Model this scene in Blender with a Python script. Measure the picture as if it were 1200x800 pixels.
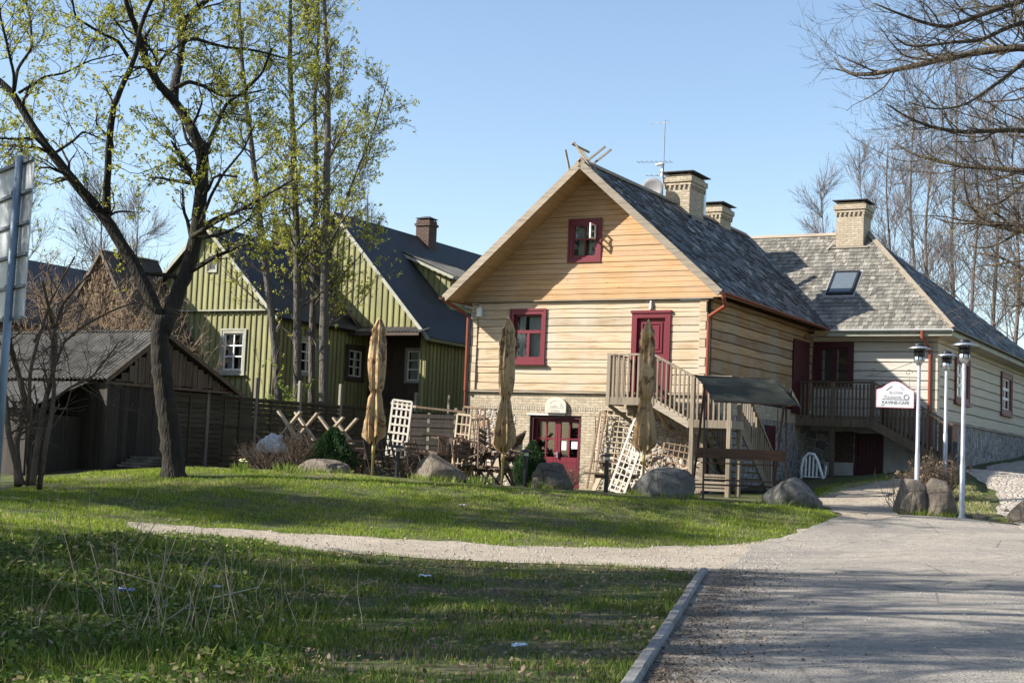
import bpy, bmesh, math, random
import numpy as np
from mathutils import Vector, Matrix, noise as mnoise
from mathutils.geometry import delaunay_2d_cdt
random.seed(7); NR = np.random.default_rng(7)
R = math.radians
for o in list(bpy.data.objects): bpy.data.objects.remove(o)
scene = bpy.context.scene
COL = scene.collection

# ---------------------------------------------------------------- camera, sky, sun, exposure
FOC, HOR, ROLL, EYE = 1700.0, 538.0, 0.042, 1.6
PITCH = math.atan((HOR - 400) / FOC)
cam = bpy.data.objects.new('camera', bpy.data.cameras.new('camera'))
COL.objects.link(cam); scene.camera = cam
cam.data.sensor_width = 36; cam.data.lens = 36 * FOC / 1200
cam.data.clip_start = 0.1; cam.data.clip_end = 3000
cam.matrix_world = Matrix.Translation((0, 0, EYE)) @ Matrix.Rotation(math.pi / 2 + PITCH, 4, 'X') @ Matrix.Rotation(ROLL, 4, 'Z')
SUN = Vector((-1.7, -0.25, 1.15)).normalized()
world = bpy.data.worlds.new('World'); scene.world = world; world.use_nodes = True
wn = world.node_tree.nodes; sky = wn.new('ShaderNodeTexSky'); sky.sky_type = 'NISHITA'; sky.sun_disc = False
sky.sun_elevation = math.asin(SUN.z); sky.sun_rotation = math.atan2(SUN.x, SUN.y) % (2 * math.pi)
sky.air_density = 1.0; sky.dust_density = 0.6; sky.ozone_density = 1.1
world.node_tree.links.new(sky.outputs[0], wn['Background'].inputs[0]); wn['Background'].inputs[1].default_value = 0.10
sl = bpy.data.lights.new('sun', 'SUN'); sl.energy = 5.0; sl.angle = R(0.53); sl.color = (1.0, 0.95, 0.86)
so = bpy.data.objects.new('sun', sl); COL.objects.link(so); so.rotation_euler = SUN.to_track_quat('Z', 'Y').to_euler()
scene.view_settings.view_transform = 'Standard'; scene.view_settings.look = 'None'
scene.view_settings.exposure = 1.12; scene.view_settings.gamma = 1; scene.view_settings.use_curve_mapping = False

# ---------------------------------------------------------------- survey helpers (photo point + distance -> point in the place)
def ray(px, py):
    u = px - 600; v = 400 - py; cr, sr = math.cos(ROLL), math.sin(ROLL)
    a = u * cr - v * sr; b = u * sr + v * cr
    d = Vector((a, FOC * math.cos(PITCH) - b * math.sin(PITCH), FOC * math.sin(PITCH) + b * math.cos(PITCH)))
    return d / d.y
def at(px, py, dep): return Vector((0, 0, EYE)) + ray(px, py) * dep
A0 = R(-29)
HU = Vector((math.cos(A0), math.sin(A0), 0)); HV = Vector((-math.sin(A0), math.cos(A0), 0))
HO = Vector((5.1528, 38.0, 0))
def H(u, v, z=0): return HO + HU * u + HV * v + Vector((0, 0, z))

# ---------------------------------------------------------------- terrain height
_c = []
for p in [(200,550,31.5),(300,553,31.5),(400,557,31.5),(500,566,31.5),(600,573,31.5),(700,581,31.5),(800,588,31),(900,594,31.5),(955,597,31.5),
          (100,556,32),(40,566,33),(220,620,25),(400,628,25),(600,640,25),(780,641,27),(900,630,29.5),
          (985,604,33),(220,630,23.6),(400,648,22.3),(600,660,21.5),(820,672,20.8),(700,662,21.5),(900,660,24),(1000,660,24.5),(1130,650,25),(1200,650,25.5),
          (1127,603,33),(1200,612,33.5),(1060,604,33),(960,574,39),(1033,560,44.3),(930,560,44),(1100,540,42.6),(1140,545,49),(1200,535,57),(1190,560,44),
          (600,800,10.4),(1000,800,10.2),(300,800,10.3),(0,800,10),(1200,800,9.9),(800,730,14.8),(1100,720,15.2),(600,720,14.8),(300,715,14.8),(0,705,14),
          (200,640,19),(60,628,19.5),(300,655,19),(0,590,25),(500,665,19.6)]:
    q = at(*p); _c.append((q.x, q.y, q.z))
for u, v, z in [(-8,-.6,.85),(-5,-.5,.85),(-2,-.5,.86),(1,-1,.88),(1.5,2,1.05),(.8,4.5,1.2),(-8,-3.5,.9),(-5,-3.5,.9),(-2,-4,.88),(-4,5,1.2),(-9,3,1.1),(2,14,2.0),(-3,16,2)]:
    q = H(u, v); _c.append((q.x, q.y, z))
for x, y, z in [(-7.8,38,1.1),(-5.5,43,1.1),(-4,48,1.2),(-9.7,35,1.0),(-12,45,1.4),(-16,38,.9),(-8,55,1.5),(0,0,0),(-8,0,.1),(8,0,0),(12,12,0),(14,22,.25),(18,34,1.0),(24,45,2.2),
                (-12,14,.5),(-14,24,.6),(-22,30,.6),(-40,20,.5),(40,20,1),(0,-30,0),(30,-20,0),(-30,-20,0),(0,80,3),(40,80,5),(-40,80,2.5),(70,50,4),(-70,50,1.5),(30,60,4)]:
    _c.append((x, y, z))
_c = np.array(_c)
def _phi(r2): return -np.sqrt(r2 + 4.0)
_D = ((_c[:, None, :2] - _c[None, :, :2]) ** 2).sum(2)
_n = len(_c)
_A = np.zeros((_n + 1, _n + 1)); _A[:_n, :_n] = _phi(_D) + np.eye(_n) * 0.6; _A[:_n, _n] = 1; _A[_n, :_n] = 1
_w = np.linalg.solve(_A, np.append(_c[:, 2], 0))
def gz_arr(X, Y):
    X = np.asarray(X, float); Y = np.asarray(Y, float); out = np.full(X.shape, _w[_n])
    for i in range(_n): out += _w[i] * _phi((X - _c[i, 0]) ** 2 + (Y - _c[i, 1]) ** 2)
    far = np.clip((np.hypot(X, Y) - 90) / 60, 0, 1)
    return out * (1 - far) + 3.0 * far
def gz(x, y): return float(gz_arr(np.array([x]), np.array([y]))[0])
def G(px, py):                                            # photo point -> point on the terrain
    r = ray(px, py); ts = np.arange(6, 75, 0.05); z = EYE + r.z * ts; g = gz_arr(r.x * ts, ts)
    i = int(np.argmax(z < g)); t = ts[i] if z[i] < g[i] else 75
    return Vector((r.x * t, t, gz(r.x * t, t)))
def onground(p): return Vector((p.x, p.y, gz(p.x, p.y)))
def GD(px, dep):                                          # column of the photo + distance -> on the terrain
    x = 0
    z = 1.0
    for k in range(6):
        py = 540
        lo, hi = 300.0, 900.0
        for j in range(40):
            m = (lo + hi) / 2
            q = at(px, m, dep)
            if q.z > gz(q.x, q.y): lo = m
            else: hi = m
        q = at(px, lo, dep); return Vector((q.x, q.y, gz(q.x, q.y)))

# ---------------------------------------------------------------- object helpers
def tag(o, label=None, cat=None, group=None, kind=None):
    if label: o['label'] = label
    if cat: o['category'] = cat
    if group: o['group'] = group
    if kind: o['kind'] = kind
    return o
def thing(name, label, cat, loc=(0, 0, 0), rz=0, group=None):
    o = bpy.data.objects.new(name, None); COL.objects.link(o); o.location = loc; o.rotation_euler = (0, 0, rz)
    o.empty_display_size = 0.3
    return tag(o, label, cat, group)
def copy_tree(o, parent=None):
    c = o.copy(); COL.objects.link(c); c.parent = parent
    for ch in list(o.children): copy_tree(ch, c)
    return c
class MB:
    def __init__(s): s.v = []; s.f = []; s.r = []
    def add(s, vs, fs, rnd=None):
        b = len(s.v); s.v += [tuple(p) for p in vs]
        rnd = random.random() if rnd is None else rnd
        for f in fs: s.f.append(tuple(b + i for i in f)); s.r.append(rnd)
    def box(s, x0, x1, y0, y1, z0, z1, rnd=None, M=None):
        vs = [(x, y, z) for z in (z0, z1) for y in (y0, y1) for x in (x0, x1)]
        if M: vs = [M(*p) for p in vs]
        s.add(vs, [(0,1,3,2),(4,6,7,5),(0,4,5,1),(2,3,7,6),(0,2,6,4),(1,5,7,3)], rnd)
    def cbox(s, x0, x1, y0, y1, z0, z1, c=0.01, rnd=None):      # box with chamfered vertical and top edges
        vs = []
        for z, k in ((z0, 0), (z1 - c, 0), (z1, c)):
            for x, y in ((x0+c, y0),(x1-c, y0),(x1, y0+c),(x1, y1-c),(x1-c, y1),(x0+c, y1),(x0, y1-c),(x0, y0+c)):
                cx, cy = (x0+x1)/2, (y0+y1)/2
                vs.append((x - k*(1 if x > cx else -1), y - k*(1 if y > cy else -1), z))
        fs = [tuple(range(7, -1, -1)), tuple(range(16, 24))]
        for l in (0, 8):
            for i in range(8): fs.append((l+i, l+(i+1) % 8, l+8+(i+1) % 8, l+8+i))
        s.add(vs, fs, rnd)
    def beam(s, p0, p1, w, h, rnd=None, up=(0, 0, 1)):
        p0, p1 = Vector(p0), Vector(p1); d = (p1 - p0).normalized(); up = Vector(up)
        if abs(d.dot(up)) > 0.98: up = Vector((1, 0, 0))
        sx = d.cross(up).normalized() * w / 2; sy = sx.cross(d).normalized() * h / 2
        vs = [p + a * sx + b * sy for p in (p0, p1) for a, b in ((-1,-1),(1,-1),(1,1),(-1,1))]
        s.add(vs, [(0,3,2,1),(4,5,6,7),(0,1,5,4),(1,2,6,5),(2,3,7,6),(3,0,4,7)], rnd)
    def prism(s, poly, ext, rnd=None):
        n = len(poly); e = Vector(ext); vs = [Vector(p) for p in poly] + [Vector(p) + e for p in poly]
        s.add(vs, [tuple(range(n-1, -1, -1)), tuple(range(n, 2*n))] + [(i, (i+1) % n, n+(i+1) % n, n+i) for i in range(n)], rnd)
    def tube(s, pts, rad, n=8, rnd=None, cap=True):
        pts = [Vector(p) for p in pts]; m = len(pts)
        if not hasattr(rad, '__len__'): rad = [rad] * m
        vs = []; ref = Vector((0.31, 0.52, 0.79))
        for i, p in enumerate(pts):
            d = (pts[min(i+1, m-1)] - pts[max(i-1, 0)]).normalized()
            a = d.cross(ref)
            if a.length < 0.1: a = d.cross(Vector((1, 0, 0)))
            a.normalize(); b = d.cross(a)
            for k in range(n):
                t = 2 * math.pi * k / n; vs.append(p + (a * math.cos(t) + b * math.sin(t)) * rad[i])
        fs = [(i*n+k, i*n+(k+1) % n, (i+1)*n+(k+1) % n, (i+1)*n+k) for i in range(m-1) for k in range(n)]
        if cap: fs += [tuple(range(n-1, -1, -1)), tuple(range((m-1)*n, m*n))]
        s.add(vs, fs, rnd)
    def lathe(s, prof, c=(0, 0, 0), n=20, rnd=None):
        c = Vector(c); s_ = []
        for r, z in prof:
            for k in range(n):
                t = 2 * math.pi * k / n; s_.append(c + Vector((r * math.cos(t), r * math.sin(t), z)))
        m = len(prof)
        fs = [(i*n+k, i*n+(k+1) % n, (i+1)*n+(k+1) % n, (i+1)*n+k) for i in range(m-1) for k in range(n)]
        fs += [tuple(range(n-1, -1, -1)), tuple(range((m-1)*n, m*n))]
        s.add(s_, fs, rnd)
    def build(s, name, mat, parent=None, smooth=False, label=None, recalc=True):
        me = bpy.data.meshes.new(name); me.from_pydata(s.v, [], s.f)
        if recalc and len(s.f) < 60000:
            bm = bmesh.new(); bm.from_mesh(me); bmesh.ops.recalc_face_normals(bm, faces=bm.faces); bm.to_mesh(me); bm.free()
        at_ = me.attributes.new('rnd', 'FLOAT', 'FACE'); at_.data.foreach_set('value', s.r)
        if smooth: me.polygons.foreach_set('use_smooth', [True] * len(me.polygons))
        me.materials.append(mat)
        o = bpy.data.objects.new(name, me); COL.objects.link(o)
        if parent: o.parent = parent
        if label: o['label'] = label
        return o
def np_mesh(name, V, k, mat, rnd=None, parent=None):           # V: (n*k,3) verts, every k form one polygon
    V = np.ascontiguousarray(V, dtype=np.float32).reshape(-1, 3); n = len(V) // k
    me = bpy.data.meshes.new(name); me.vertices.add(len(V)); me.vertices.foreach_set('co', V.ravel())
    me.loops.add(n * k); me.loops.foreach_set('vertex_index', np.arange(n * k, dtype=np.int32))
    me.polygons.add(n); me.polygons.foreach_set('loop_start', np.arange(0, n * k, k, dtype=np.int32))
    if rnd is not None:
        a = me.attributes.new('rnd', 'FLOAT', 'FACE'); a.data.foreach_set('value', np.asarray(rnd, dtype=np.float32))
    me.materials.append(mat); me.update(calc_edges=True); me.validate()
    o = bpy.data.objects.new(name, me); COL.objects.link(o)
    if parent: o.parent = parent
    return o

# ---------------------------------------------------------------- materials
MATS = {}
class NB:
    def __init__(s, name, rough=0.8, spec=0.3):
        s.m = bpy.data.materials.new(name); s.m.use_nodes = True; s.t = s.m.node_tree; s.n = s.t.nodes
        s.b = s.n['Principled BSDF']; s.b.inputs['Roughness'].default_value = rough; s.b.inputs['Specular IOR Level'].default_value = spec
        s.tc = s.n.new('ShaderNodeTexCoord')
    def L(s, a, b): s.t.links.new(a, b)
    def attr(s): a = s.n.new('ShaderNodeAttribute'); a.attribute_name = 'rnd'; return a.outputs['Fac']
    def map(s, sc=(1,1,1), rot=(0,0,0), src=None):
        m = s.n.new('ShaderNodeMapping'); m.inputs['Scale'].default_value = sc; m.inputs['Rotation'].default_value = rot
        s.L(src or s.tc.outputs['Object'], m.inputs[0]); return m.outputs[0]
    def noise(s, vec, scale=1, det=4, rough=0.6, dist=0):
        n = s.n.new('ShaderNodeTexNoise'); n.inputs['Scale'].default_value = scale; n.inputs['Detail'].default_value = det
        n.inputs['Roughness'].default_value = rough; n.inputs['Distortion'].default_value = dist
        s.L(vec, n.inputs['Vector']); return n.outputs['Fac']
    def vor(s, vec, scale=1, feat='F1', out='Distance'):
        n = s.n.new('ShaderNodeTexVoronoi'); n.feature = feat; n.inputs['Scale'].default_value = scale
        s.L(vec, n.inputs['Vector']); return n.outputs[out]
    def ramp(s, fac, stops, interp='LINEAR'):
        r = s.n.new('ShaderNodeValToRGB'); r.color_ramp.interpolation = interp
        while len(r.color_ramp.elements) < len(stops): r.color_ramp.elements.new(0.5)
        for e, (p, c) in zip(r.color_ramp.elements, stops): e.position = p; e.color = (*c, 1) if len(c) == 3 else c
        s.L(fac, r.inputs[0]); return r.outputs[0]
    def mix(s, f, a, b, mode='MIX'):
        m = s.n.new('ShaderNodeMix'); m.data_type = 'RGBA'; m.blend_type = mode
        if isinstance(f, (int, float)): m.inputs[0].default_value = f
        else: s.L(f, m.inputs[0])
        for k, x in ((6, a), (7, b)):
            if isinstance(x, tuple): m.inputs[k].default_value = (*x, 1)
            else: s.L(x, m.inputs[k])
        return m.outputs[2]
    def math(s, op, a, b=0.0):
        m = s.n.new('ShaderNodeMath'); m.operation = op
        for k, x in ((0, a), (1, b)):
            if isinstance(x, (int, float)): m.inputs[k].default_value = x
            else: s.L(x, m.inputs[k])
        return m.outputs[0]
    def bump(s, h, st=0.3, dist=0.02, prev=None):
        b = s.n.new('ShaderNodeBump'); b.inputs['Strength'].default_value = st; b.inputs['Distance'].default_value = dist
        s.L(h, b.inputs['Height'])
        if prev: s.L(prev, b.inputs['Normal'])
        s.L(b.outputs[0], s.b.inputs['Normal']); return b.outputs[0]
    def color(s, c):
        if isinstance(c, tuple): s.b.inputs['Base Color'].default_value = (*c, 1)
        else: s.L(c, s.b.inputs['Base Color'])
        return s.m
def shade(c, k): return tuple(min(1, x * k) for x in c)
def wood(name, c, dark, var=0.35, ax=0, rough=0.75, knots=True, grain=14, weather=None, wamt=0.5):
    """ax: axis the grain runs along (object space)"""
    b = NB(name, rough)
    sc = [grain, grain, grain]; sc[ax] = 0.7
    g = b.noise(b.map(tuple(sc)), 1.6, 5, 0.65, 0.6)
    col = b.ramp(g, [(0.3, dark), (0.52, c), (0.8, shade(c, 1.12))])
    r = b.attr()
    col = b.mix(1.0, col, b.ramp(r, [(0, (1-var,)*3), (0.5, (1-var*0.35, 1-var*0.42, 1-var*0.5)), (1, (1.0, 1.0, 1.0))]), 'MULTIPLY')
    big = b.noise(b.map(), 0.9, 3, 0.6)
    if weather: col = b.mix(b.math('MULTIPLY', b.ramp(big, [(0.42, (0,)*3), (0.66, (1,)*3)]), wamt), col, weather)
    else: col = b.mix(0.5, col, b.ramp(big, [(0.3, (0.62, 0.58, 0.52)), (0.7, (1, 1, 1))]), 'MULTIPLY')
    if knots:
        ks = [3.2, 3.2, 3.2]; ks[ax] = 1.5
        k = b.vor(b.map(tuple(ks)), 1.3)
        col = b.mix(b.ramp(k, [(0.035, (0.75,)*3), (0.085, (0,)*3)]), col, shade(dark, 0.45))
    b.bump(g, 0.35, 0.012); return b.color(col)
def flat(name, c, rough=0.6, var=0.15, scale=6, bump=0.0, metal=0.0, spec=0.4, dirt=None, useattr=0.0):
    b = NB(name, rough, spec); b.b.inputs['Metallic'].default_value = metal
    n = b.noise(b.map(), scale, 5, 0.65)
    col = b.ramp(n, [(0.3, shade(c, 1 - var)), (0.7, shade(c, 1 + var))])
    if dirt: col = b.mix(b.ramp(b.noise(b.map(), scale * 0.35, 6, 0.7), [(0.48, (0,)*3), (0.68, (0.8,)*3)]), col, dirt)
    if useattr: col = b.mix(1.0, col, b.ramp(b.attr(), [(0, (1-useattr,)*3), (1, (1, 1, 1))]), 'MULTIPLY')
    if bump: b.bump(n, bump, 0.02)
    return b.color(col)
def leafmat(name, stops, trans=0.35, rough=0.6):
    b = NB(name, rough, 0.25); col = b.ramp(b.attr(), stops); b.color(col)
    t = b.n.new('ShaderNodeBsdfTranslucent'); b.L(col, t.inputs[0])
    m = b.n.new('ShaderNodeMixShader'); m.inputs[0].default_value = trans
    b.L(b.b.outputs[0], m.inputs[1]); b.L(t.outputs[0], m.inputs[2]); b.L(m.outputs[0], b.n['Material Output'].inputs[0])
    return b.m
def glassmat():
    b = NB('window_glass', 0.04, 0.5); out = b.n['Material Output']
    tr = b.n.new('ShaderNodeBsdfTransparent'); gl = b.n.new('ShaderNodeBsdfGlossy'); gl.inputs['Roughness'].default_value = 0.03
    tr.inputs[0].default_value = (0.82, 0.86, 0.86, 1)
    f = b.n.new('ShaderNodeFresnel'); f.inputs[0].default_value = 1.5
    nz = b.noise(b.map(), 1.3, 2); bp = b.n.new('ShaderNodeBump'); bp.inputs['Strength'].default_value = 0.06; b.L(nz, bp.inputs['Height']); b.L(bp.outputs[0], gl.inputs['Normal'])
    k = b.math('ADD', b.math('MULTIPLY', f.outputs[0], 1.3), 0.06)
    m = b.n.new('ShaderNodeMixShader'); b.L(k, m.inputs[0]); b.L(tr.outputs[0], m.inputs[1]); b.L(gl.outputs[0], m.inputs[2]); b.L(m.outputs[0], out.inputs[0])
    return b.m
PINE = wood('fresh_pine_log', (0.53, 0.42, 0.285), (0.33, 0.22, 0.12), 0.28, 0, weather=(0.47, 0.415, 0.34), wamt=0.75)
PINEB = wood('pine_gable_board', (0.55, 0.345, 0.175), (0.39, 0.215, 0.095), 0.20, 0, weather=(0.47, 0.35, 0.245), wamt=0.6)
PINESIDE = wood('aged_pine_log', (0.42, 0.27, 0.14), (0.20, 0.12, 0.06), 0.45, 1, weather=(0.30, 0.26, 0.20), wamt=0.7)  # side wall logs, darker and browner than the front logs
SOFF = wood('soffit_pine', (0.52, 0.36, 0.20), (0.38, 0.24, 0.12), 0.2, 1, knots=False)
GREYW = wood('weathered_grey_wood', (0.40, 0.34, 0.27), (0.22, 0.18, 0.14), 0.35, 0, knots=False)
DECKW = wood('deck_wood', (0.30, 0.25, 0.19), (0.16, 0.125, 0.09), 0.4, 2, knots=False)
BALW = wood('balcony_wood', (0.15, 0.11, 0.075), (0.08, 0.055, 0.038), 0.4, 2, knots=False)  # wood colour lowered to deepen the shade on the balcony
WHITEL = wood('white_painted_log', (0.56, 0.53, 0.47), (0.40, 0.36, 0.30), 0.12, 0, knots=False, weather=(0.52, 0.47, 0.40), wamt=0.4)
WHITES = wood('white_painted_side_log', (0.52, 0.46, 0.36), (0.38, 0.31, 0.22), 0.12, 1, knots=False, weather=(0.46, 0.40, 0.31), wamt=0.5)
DARKW = wood('dark_shed_board', (0.05, 0.041, 0.033), (0.02, 0.017, 0.014), 0.5, 2, knots=False)  # board colour lowered so the shed's shade reads deeper
SHEDG = wood('shed_gable_board', (0.17, 0.125, 0.09), (0.05, 0.038, 0.03), 0.6, 2, knots=False)
BARNW = wood('old_barn_board', (0.20, 0.165, 0.135), (0.10, 0.08, 0.065), 0.5, 2, knots=False)
FENCEW = wood('fence_slat', (0.085, 0.070, 0.045), (0.045, 0.038, 0.025), 0.4, 1, knots=False)
POSTW = wood('fence_post_wood', (0.27, 0.24, 0.19), (0.16, 0.14, 0.11), 0.3, 2, knots=False)
TABLEW = wood('table_wood', (0.17, 0.115, 0.08), (0.09, 0.06, 0.045), 0.4, 0, knots=False)
LEGW = wood('pale_leg_wood', (0.50, 0.42, 0.31), (0.33, 0.26, 0.18), 0.25, 2, knots=False)
TRELW = wood('trellis_brown', (0.30, 0.21, 0.14), (0.17, 0.11, 0.08), 0.4, 2, knots=False)
TRELG = flat('trellis_white_paint', (0.56, 0.51, 0.45), 0.7, 0.15, 9)
TREND = flat('shingle_tan_edge', (0.24, 0.20, 0.15), 0.8)
RED = flat('burgundy_paint', (0.135, 0.008, 0.019), 0.45, 0.12, 4)
REDD = flat('dark_burgundy_paint', (0.055, 0.008, 0.012), 0.5, 0.12, 4)
REDB = flat('red_brown_frame_paint', (0.16, 0.045, 0.035), 0.6, 0.15, 5)
COPPER = flat('red_brown_gutter_paint', (0.21, 0.055, 0.032), 0.35, 0.12, 3)
COPD = flat('dark_gutter_paint', (0.15, 0.04, 0.028), 0.4, 0.15, 3)
GUTW = flat('pale_metal_gutter', (0.62, 0.62, 0.62), 0.4, 0.1, 3)
WHITEP = flat('white_paint', (0.72, 0.70, 0.66), 0.55, 0.08, 5)
CURT = flat('curtain_cloth', (0.42, 0.42, 0.38), 0.9, 0.2, 3)
CURTW = flat('white_curtain_cloth', (0.62, 0.62, 0.60), 0.9, 0.15, 3)
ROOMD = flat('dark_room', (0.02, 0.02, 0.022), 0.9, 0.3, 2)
AERIAL = flat('dull_aerial_metal', (0.20, 0.21, 0.23), 0.55, 0.1, 5, metal=0.3)
STEEL = flat('galvanised_steel', (0.50, 0.52, 0.55), 0.32, 0.12, 5, metal=0.75)
POSTM = flat('lamp_post_paint', (0.42, 0.43, 0.45), 0.42, 0.12, 5, metal=0.45, dirt=(0.30, 0.29, 0.28))
BLACKM = flat('black_metal', (0.018, 0.018, 0.02), 0.4, 0.2, 8)
SIGNPOLE = flat('blue_grey_pole', (0.20, 0.26, 0.33), 0.45, 0.15, 5, metal=0.3)
SIGNB = flat('aluminium_sign_back', (0.46, 0.48, 0.50), 0.45, 0.10, 1.2, metal=0.35, dirt=(0.34, 0.36, 0.40))
CONC = flat('concrete', (0.36, 0.34, 0.31), 0.9, 0.2, 8, 0.3, dirt=(0.22, 0.21, 0.18))
RENDER = flat('grey_render', (0.42, 0.41, 0.39), 0.9, 0.15, 3, 0.2, dirt=(0.30, 0.28, 0.25))
CANV = flat('dark_green_canvas', (0.034, 0.036, 0.024), 0.8, 0.2, 3)
BROWNM = flat('brown_painted_steel', (0.05, 0.028, 0.02), 0.5, 0.2, 6)
SWSEAT = wood('swing_seat_wood', (0.13, 0.07, 0.045), (0.07, 0.04, 0.03), 0.3, 0, knots=False)
PLASTW = flat('white_plastic', (0.75, 0.76, 0.78), 0.35, 0.05, 3)
GLASS = glassmat()
GREENB = flat('green_board_paint', (0.30, 0.29, 0.125), 0.75, 0.18, 1.1, dirt=(0.235, 0.22, 0.098), useattr=0.22)
GREENT = flat('green_batten_paint', (0.195, 0.19, 0.088), 0.75, 0.12, 2, useattr=0.3)
TRIMG = flat('grey_white_trim', (0.34, 0.335, 0.27), 0.7, 0.15, 4, dirt=(0.22, 0.22, 0.17))
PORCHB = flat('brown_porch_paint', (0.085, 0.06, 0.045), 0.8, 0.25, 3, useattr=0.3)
def tarmat():
    b = NB('black_roofing_felt', 0.62, 0.4); n = b.noise(b.map(), 1.2, 6, 0.7); g = b.noise(b.map((1, 1, 1)), 45, 3)
    b.bump(g, 0.3, 0.01)
    return b.color(b.ramp(n, [(0.3, (0.020, 0.022, 0.025)), (0.6, (0.034, 0.036, 0.038)), (0.8, (0.07, 0.07, 0.066))]))
TAR = tarmat()
ASB = flat('weathered_corrugated_sheet', (0.105, 0.098, 0.088), 0.85, 0.45, 2.2, 0.3, dirt=(0.20, 0.19, 0.17), useattr=0.25)
ASBB = flat('dark_corrugated_sheet', (0.06, 0.065, 0.075), 0.8, 0.3, 2.0, 0.2)
def brick(name, c1, c2, mortar, vert=False, axes='xz', sc=1.0, bw=0.25, bh=0.075):
    b = NB(name, 0.85)
    sp = b.n.new('ShaderNodeSeparateXYZ'); b.L(b.tc.outputs['Object'], sp.inputs[0]); cb = b.n.new('ShaderNodeCombineXYZ')
    b.L(b.math('ADD', sp.outputs[0], sp.outputs[1]), cb.inputs[1 if vert else 0]); b.L(sp.outputs[2], cb.inputs[0 if vert else 1])
    br = b.n.new('ShaderNodeTexBrick'); b.L(cb.outputs[0], br.inputs[0])
    br.inputs['Scale'].default_value = 1; br.inputs['Brick Width'].default_value = bw; br.inputs['Row Height'].default_value = bh; br.inputs['Mortar Size'].default_value = 0.009
    br.inputs['Color1'].default_value = (*c1, 1); br.inputs['Color2'].default_value = (*c2, 1); br.inputs['Mortar'].default_value = (*mortar, 1); br.inputs['Mortar Smooth'].default_value = 0.3
    n = b.noise(b.map(), 9, 5, 0.7)
    col = b.mix(0.8, br.outputs[0], b.ramp(n, [(0.3, (0.62, 0.58, 0.55)), (0.65, (1.05, 1.03, 1.0))]), 'MULTIPLY')
    b.bump(b.math('SUBTRACT', b.math('MULTIPLY', n, 0.4), br.outputs['Fac']), 0.6, 0.012)
    return b.color(col)
BRICK = brick('yellow_brick', (0.50, 0.43, 0.32), (0.40, 0.33, 0.235), (0.27, 0.24, 0.20))
BRICKV = brick('yellow_soldier_brick', (0.46, 0.41, 0.33), (0.36, 0.31, 0.24), (0.14, 0.12, 0.10), vert=True)
BRICKR = brick('dark_red_brick', (0.085, 0.042, 0.032), (0.055, 0.03, 0.025), (0.16, 0.14, 0.12))
BRICKO = brick('orange_brick', (0.34, 0.15, 0.08), (0.26, 0.11, 0.06), (0.28, 0.25, 0.2))
def rubble(name, stops, mortar, sc=4.2, gap=0.07):
    b = NB(name, 0.88)
    w = b.noise(b.map(), 3, 3); vec = b.n.new('ShaderNodeVectorMath'); vec.operation = 'ADD'
    cx = b.n.new('ShaderNodeCombineXYZ'); b.L(b.math('MULTIPLY', w, 0.25), cx.inputs[0]); b.L(b.math('MULTIPLY', w, -0.2), cx.inputs[2])
    b.L(b.tc.outputs['Object'], vec.inputs[0]); b.L(cx.outputs[0], vec.inputs[1])
    mp = b.map((1, 1, 1.25), src=vec.outputs[0])
    e = b.vor(mp, sc, 'DISTANCE_TO_EDGE'); c = b.vor(mp, sc, 'F1', 'Color')
    bw = b.n.new('ShaderNodeSeparateColor'); b.L(c, bw.inputs[0])
    col = b.ramp(bw.outputs[0], stops)
    n = b.noise(b.map(), 14, 5, 0.7)
    col = b.mix(0.7, col, b.ramp(n, [(0.3, (0.6,)*3), (0.7, (1.1,)*3)]), 'MULTIPLY')
    col = b.mix(b.ramp(e, [(gap * 0.5, (0,)*3), (gap, (1,)*3)]), mortar, col)
    hgt = b.math('ADD', b.ramp(e, [(0, (0,)*3), (gap * 2.5, (1,)*3)]), b.math('MULTIPLY', n, 0.3))
    b.bump(hgt, 0.9, 0.04); return b.color(col)
RUB = rubble('fieldstone_wall', [(0.1, (0.30, 0.27, 0.24)), (0.4, (0.42, 0.35, 0.27)), (0.6, (0.24, 0.21, 0.20)), (0.8, (0.40, 0.24, 0.16)), (0.95, (0.5, 0.46, 0.40))], (0.43, 0.39, 0.325), 6.5, .09)
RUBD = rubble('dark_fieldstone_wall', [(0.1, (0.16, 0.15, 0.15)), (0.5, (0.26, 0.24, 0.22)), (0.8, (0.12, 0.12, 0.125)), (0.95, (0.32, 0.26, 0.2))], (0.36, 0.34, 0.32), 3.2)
def stonemat(name, c, lichen=(0.30, 0.27, 0.20)):
    b = NB(name, 0.85); n = b.noise(b.map(), 2.2, 8, 0.7); f = b.noise(b.map(), 30, 4, 0.7); s2 = b.noise(b.map(), 5, 6, 0.7, 0.5)
    col = b.ramp(n, [(0.25, shade(c, 0.55)), (0.5, c), (0.75, shade(c, 1.35))])
    col = b.mix(b.ramp(s2, [(0.52, (0,)*3), (0.62, (0.8,)*3)]), col, lichen)
    col = b.mix(0.5, col, b.ramp(f, [(0.35, (0.5,)*3), (0.65, (1.15,)*3)]), 'MULTIPLY')
    cr = b.vor(b.map((1, 1, .7)), 1.3, 'DISTANCE_TO_EDGE'); crk = b.ramp(cr, [(0, (0,)*3), (.012, (1,)*3)]); col = b.mix(.25, col, crk, 'MULTIPLY')
    b.bump(b.math('ADD', b.math('MULTIPLY', crk, .5), b.math('ADD', b.math('MULTIPLY', f, 0.5), b.math('MULTIPLY', n, 1.6))), 1.0, 0.05); return b.color(col)
STONEG = stonemat('grey_granite', (0.135, 0.132, 0.122), (0.21, 0.195, 0.155)); STONEB = stonemat('brown_granite', (0.175, 0.142, 0.112), (0.23, 0.20, 0.155)); STONED = stonemat('dark_granite', (0.10, 0.092, 0.08), (0.19, 0.155, 0.095))
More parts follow.
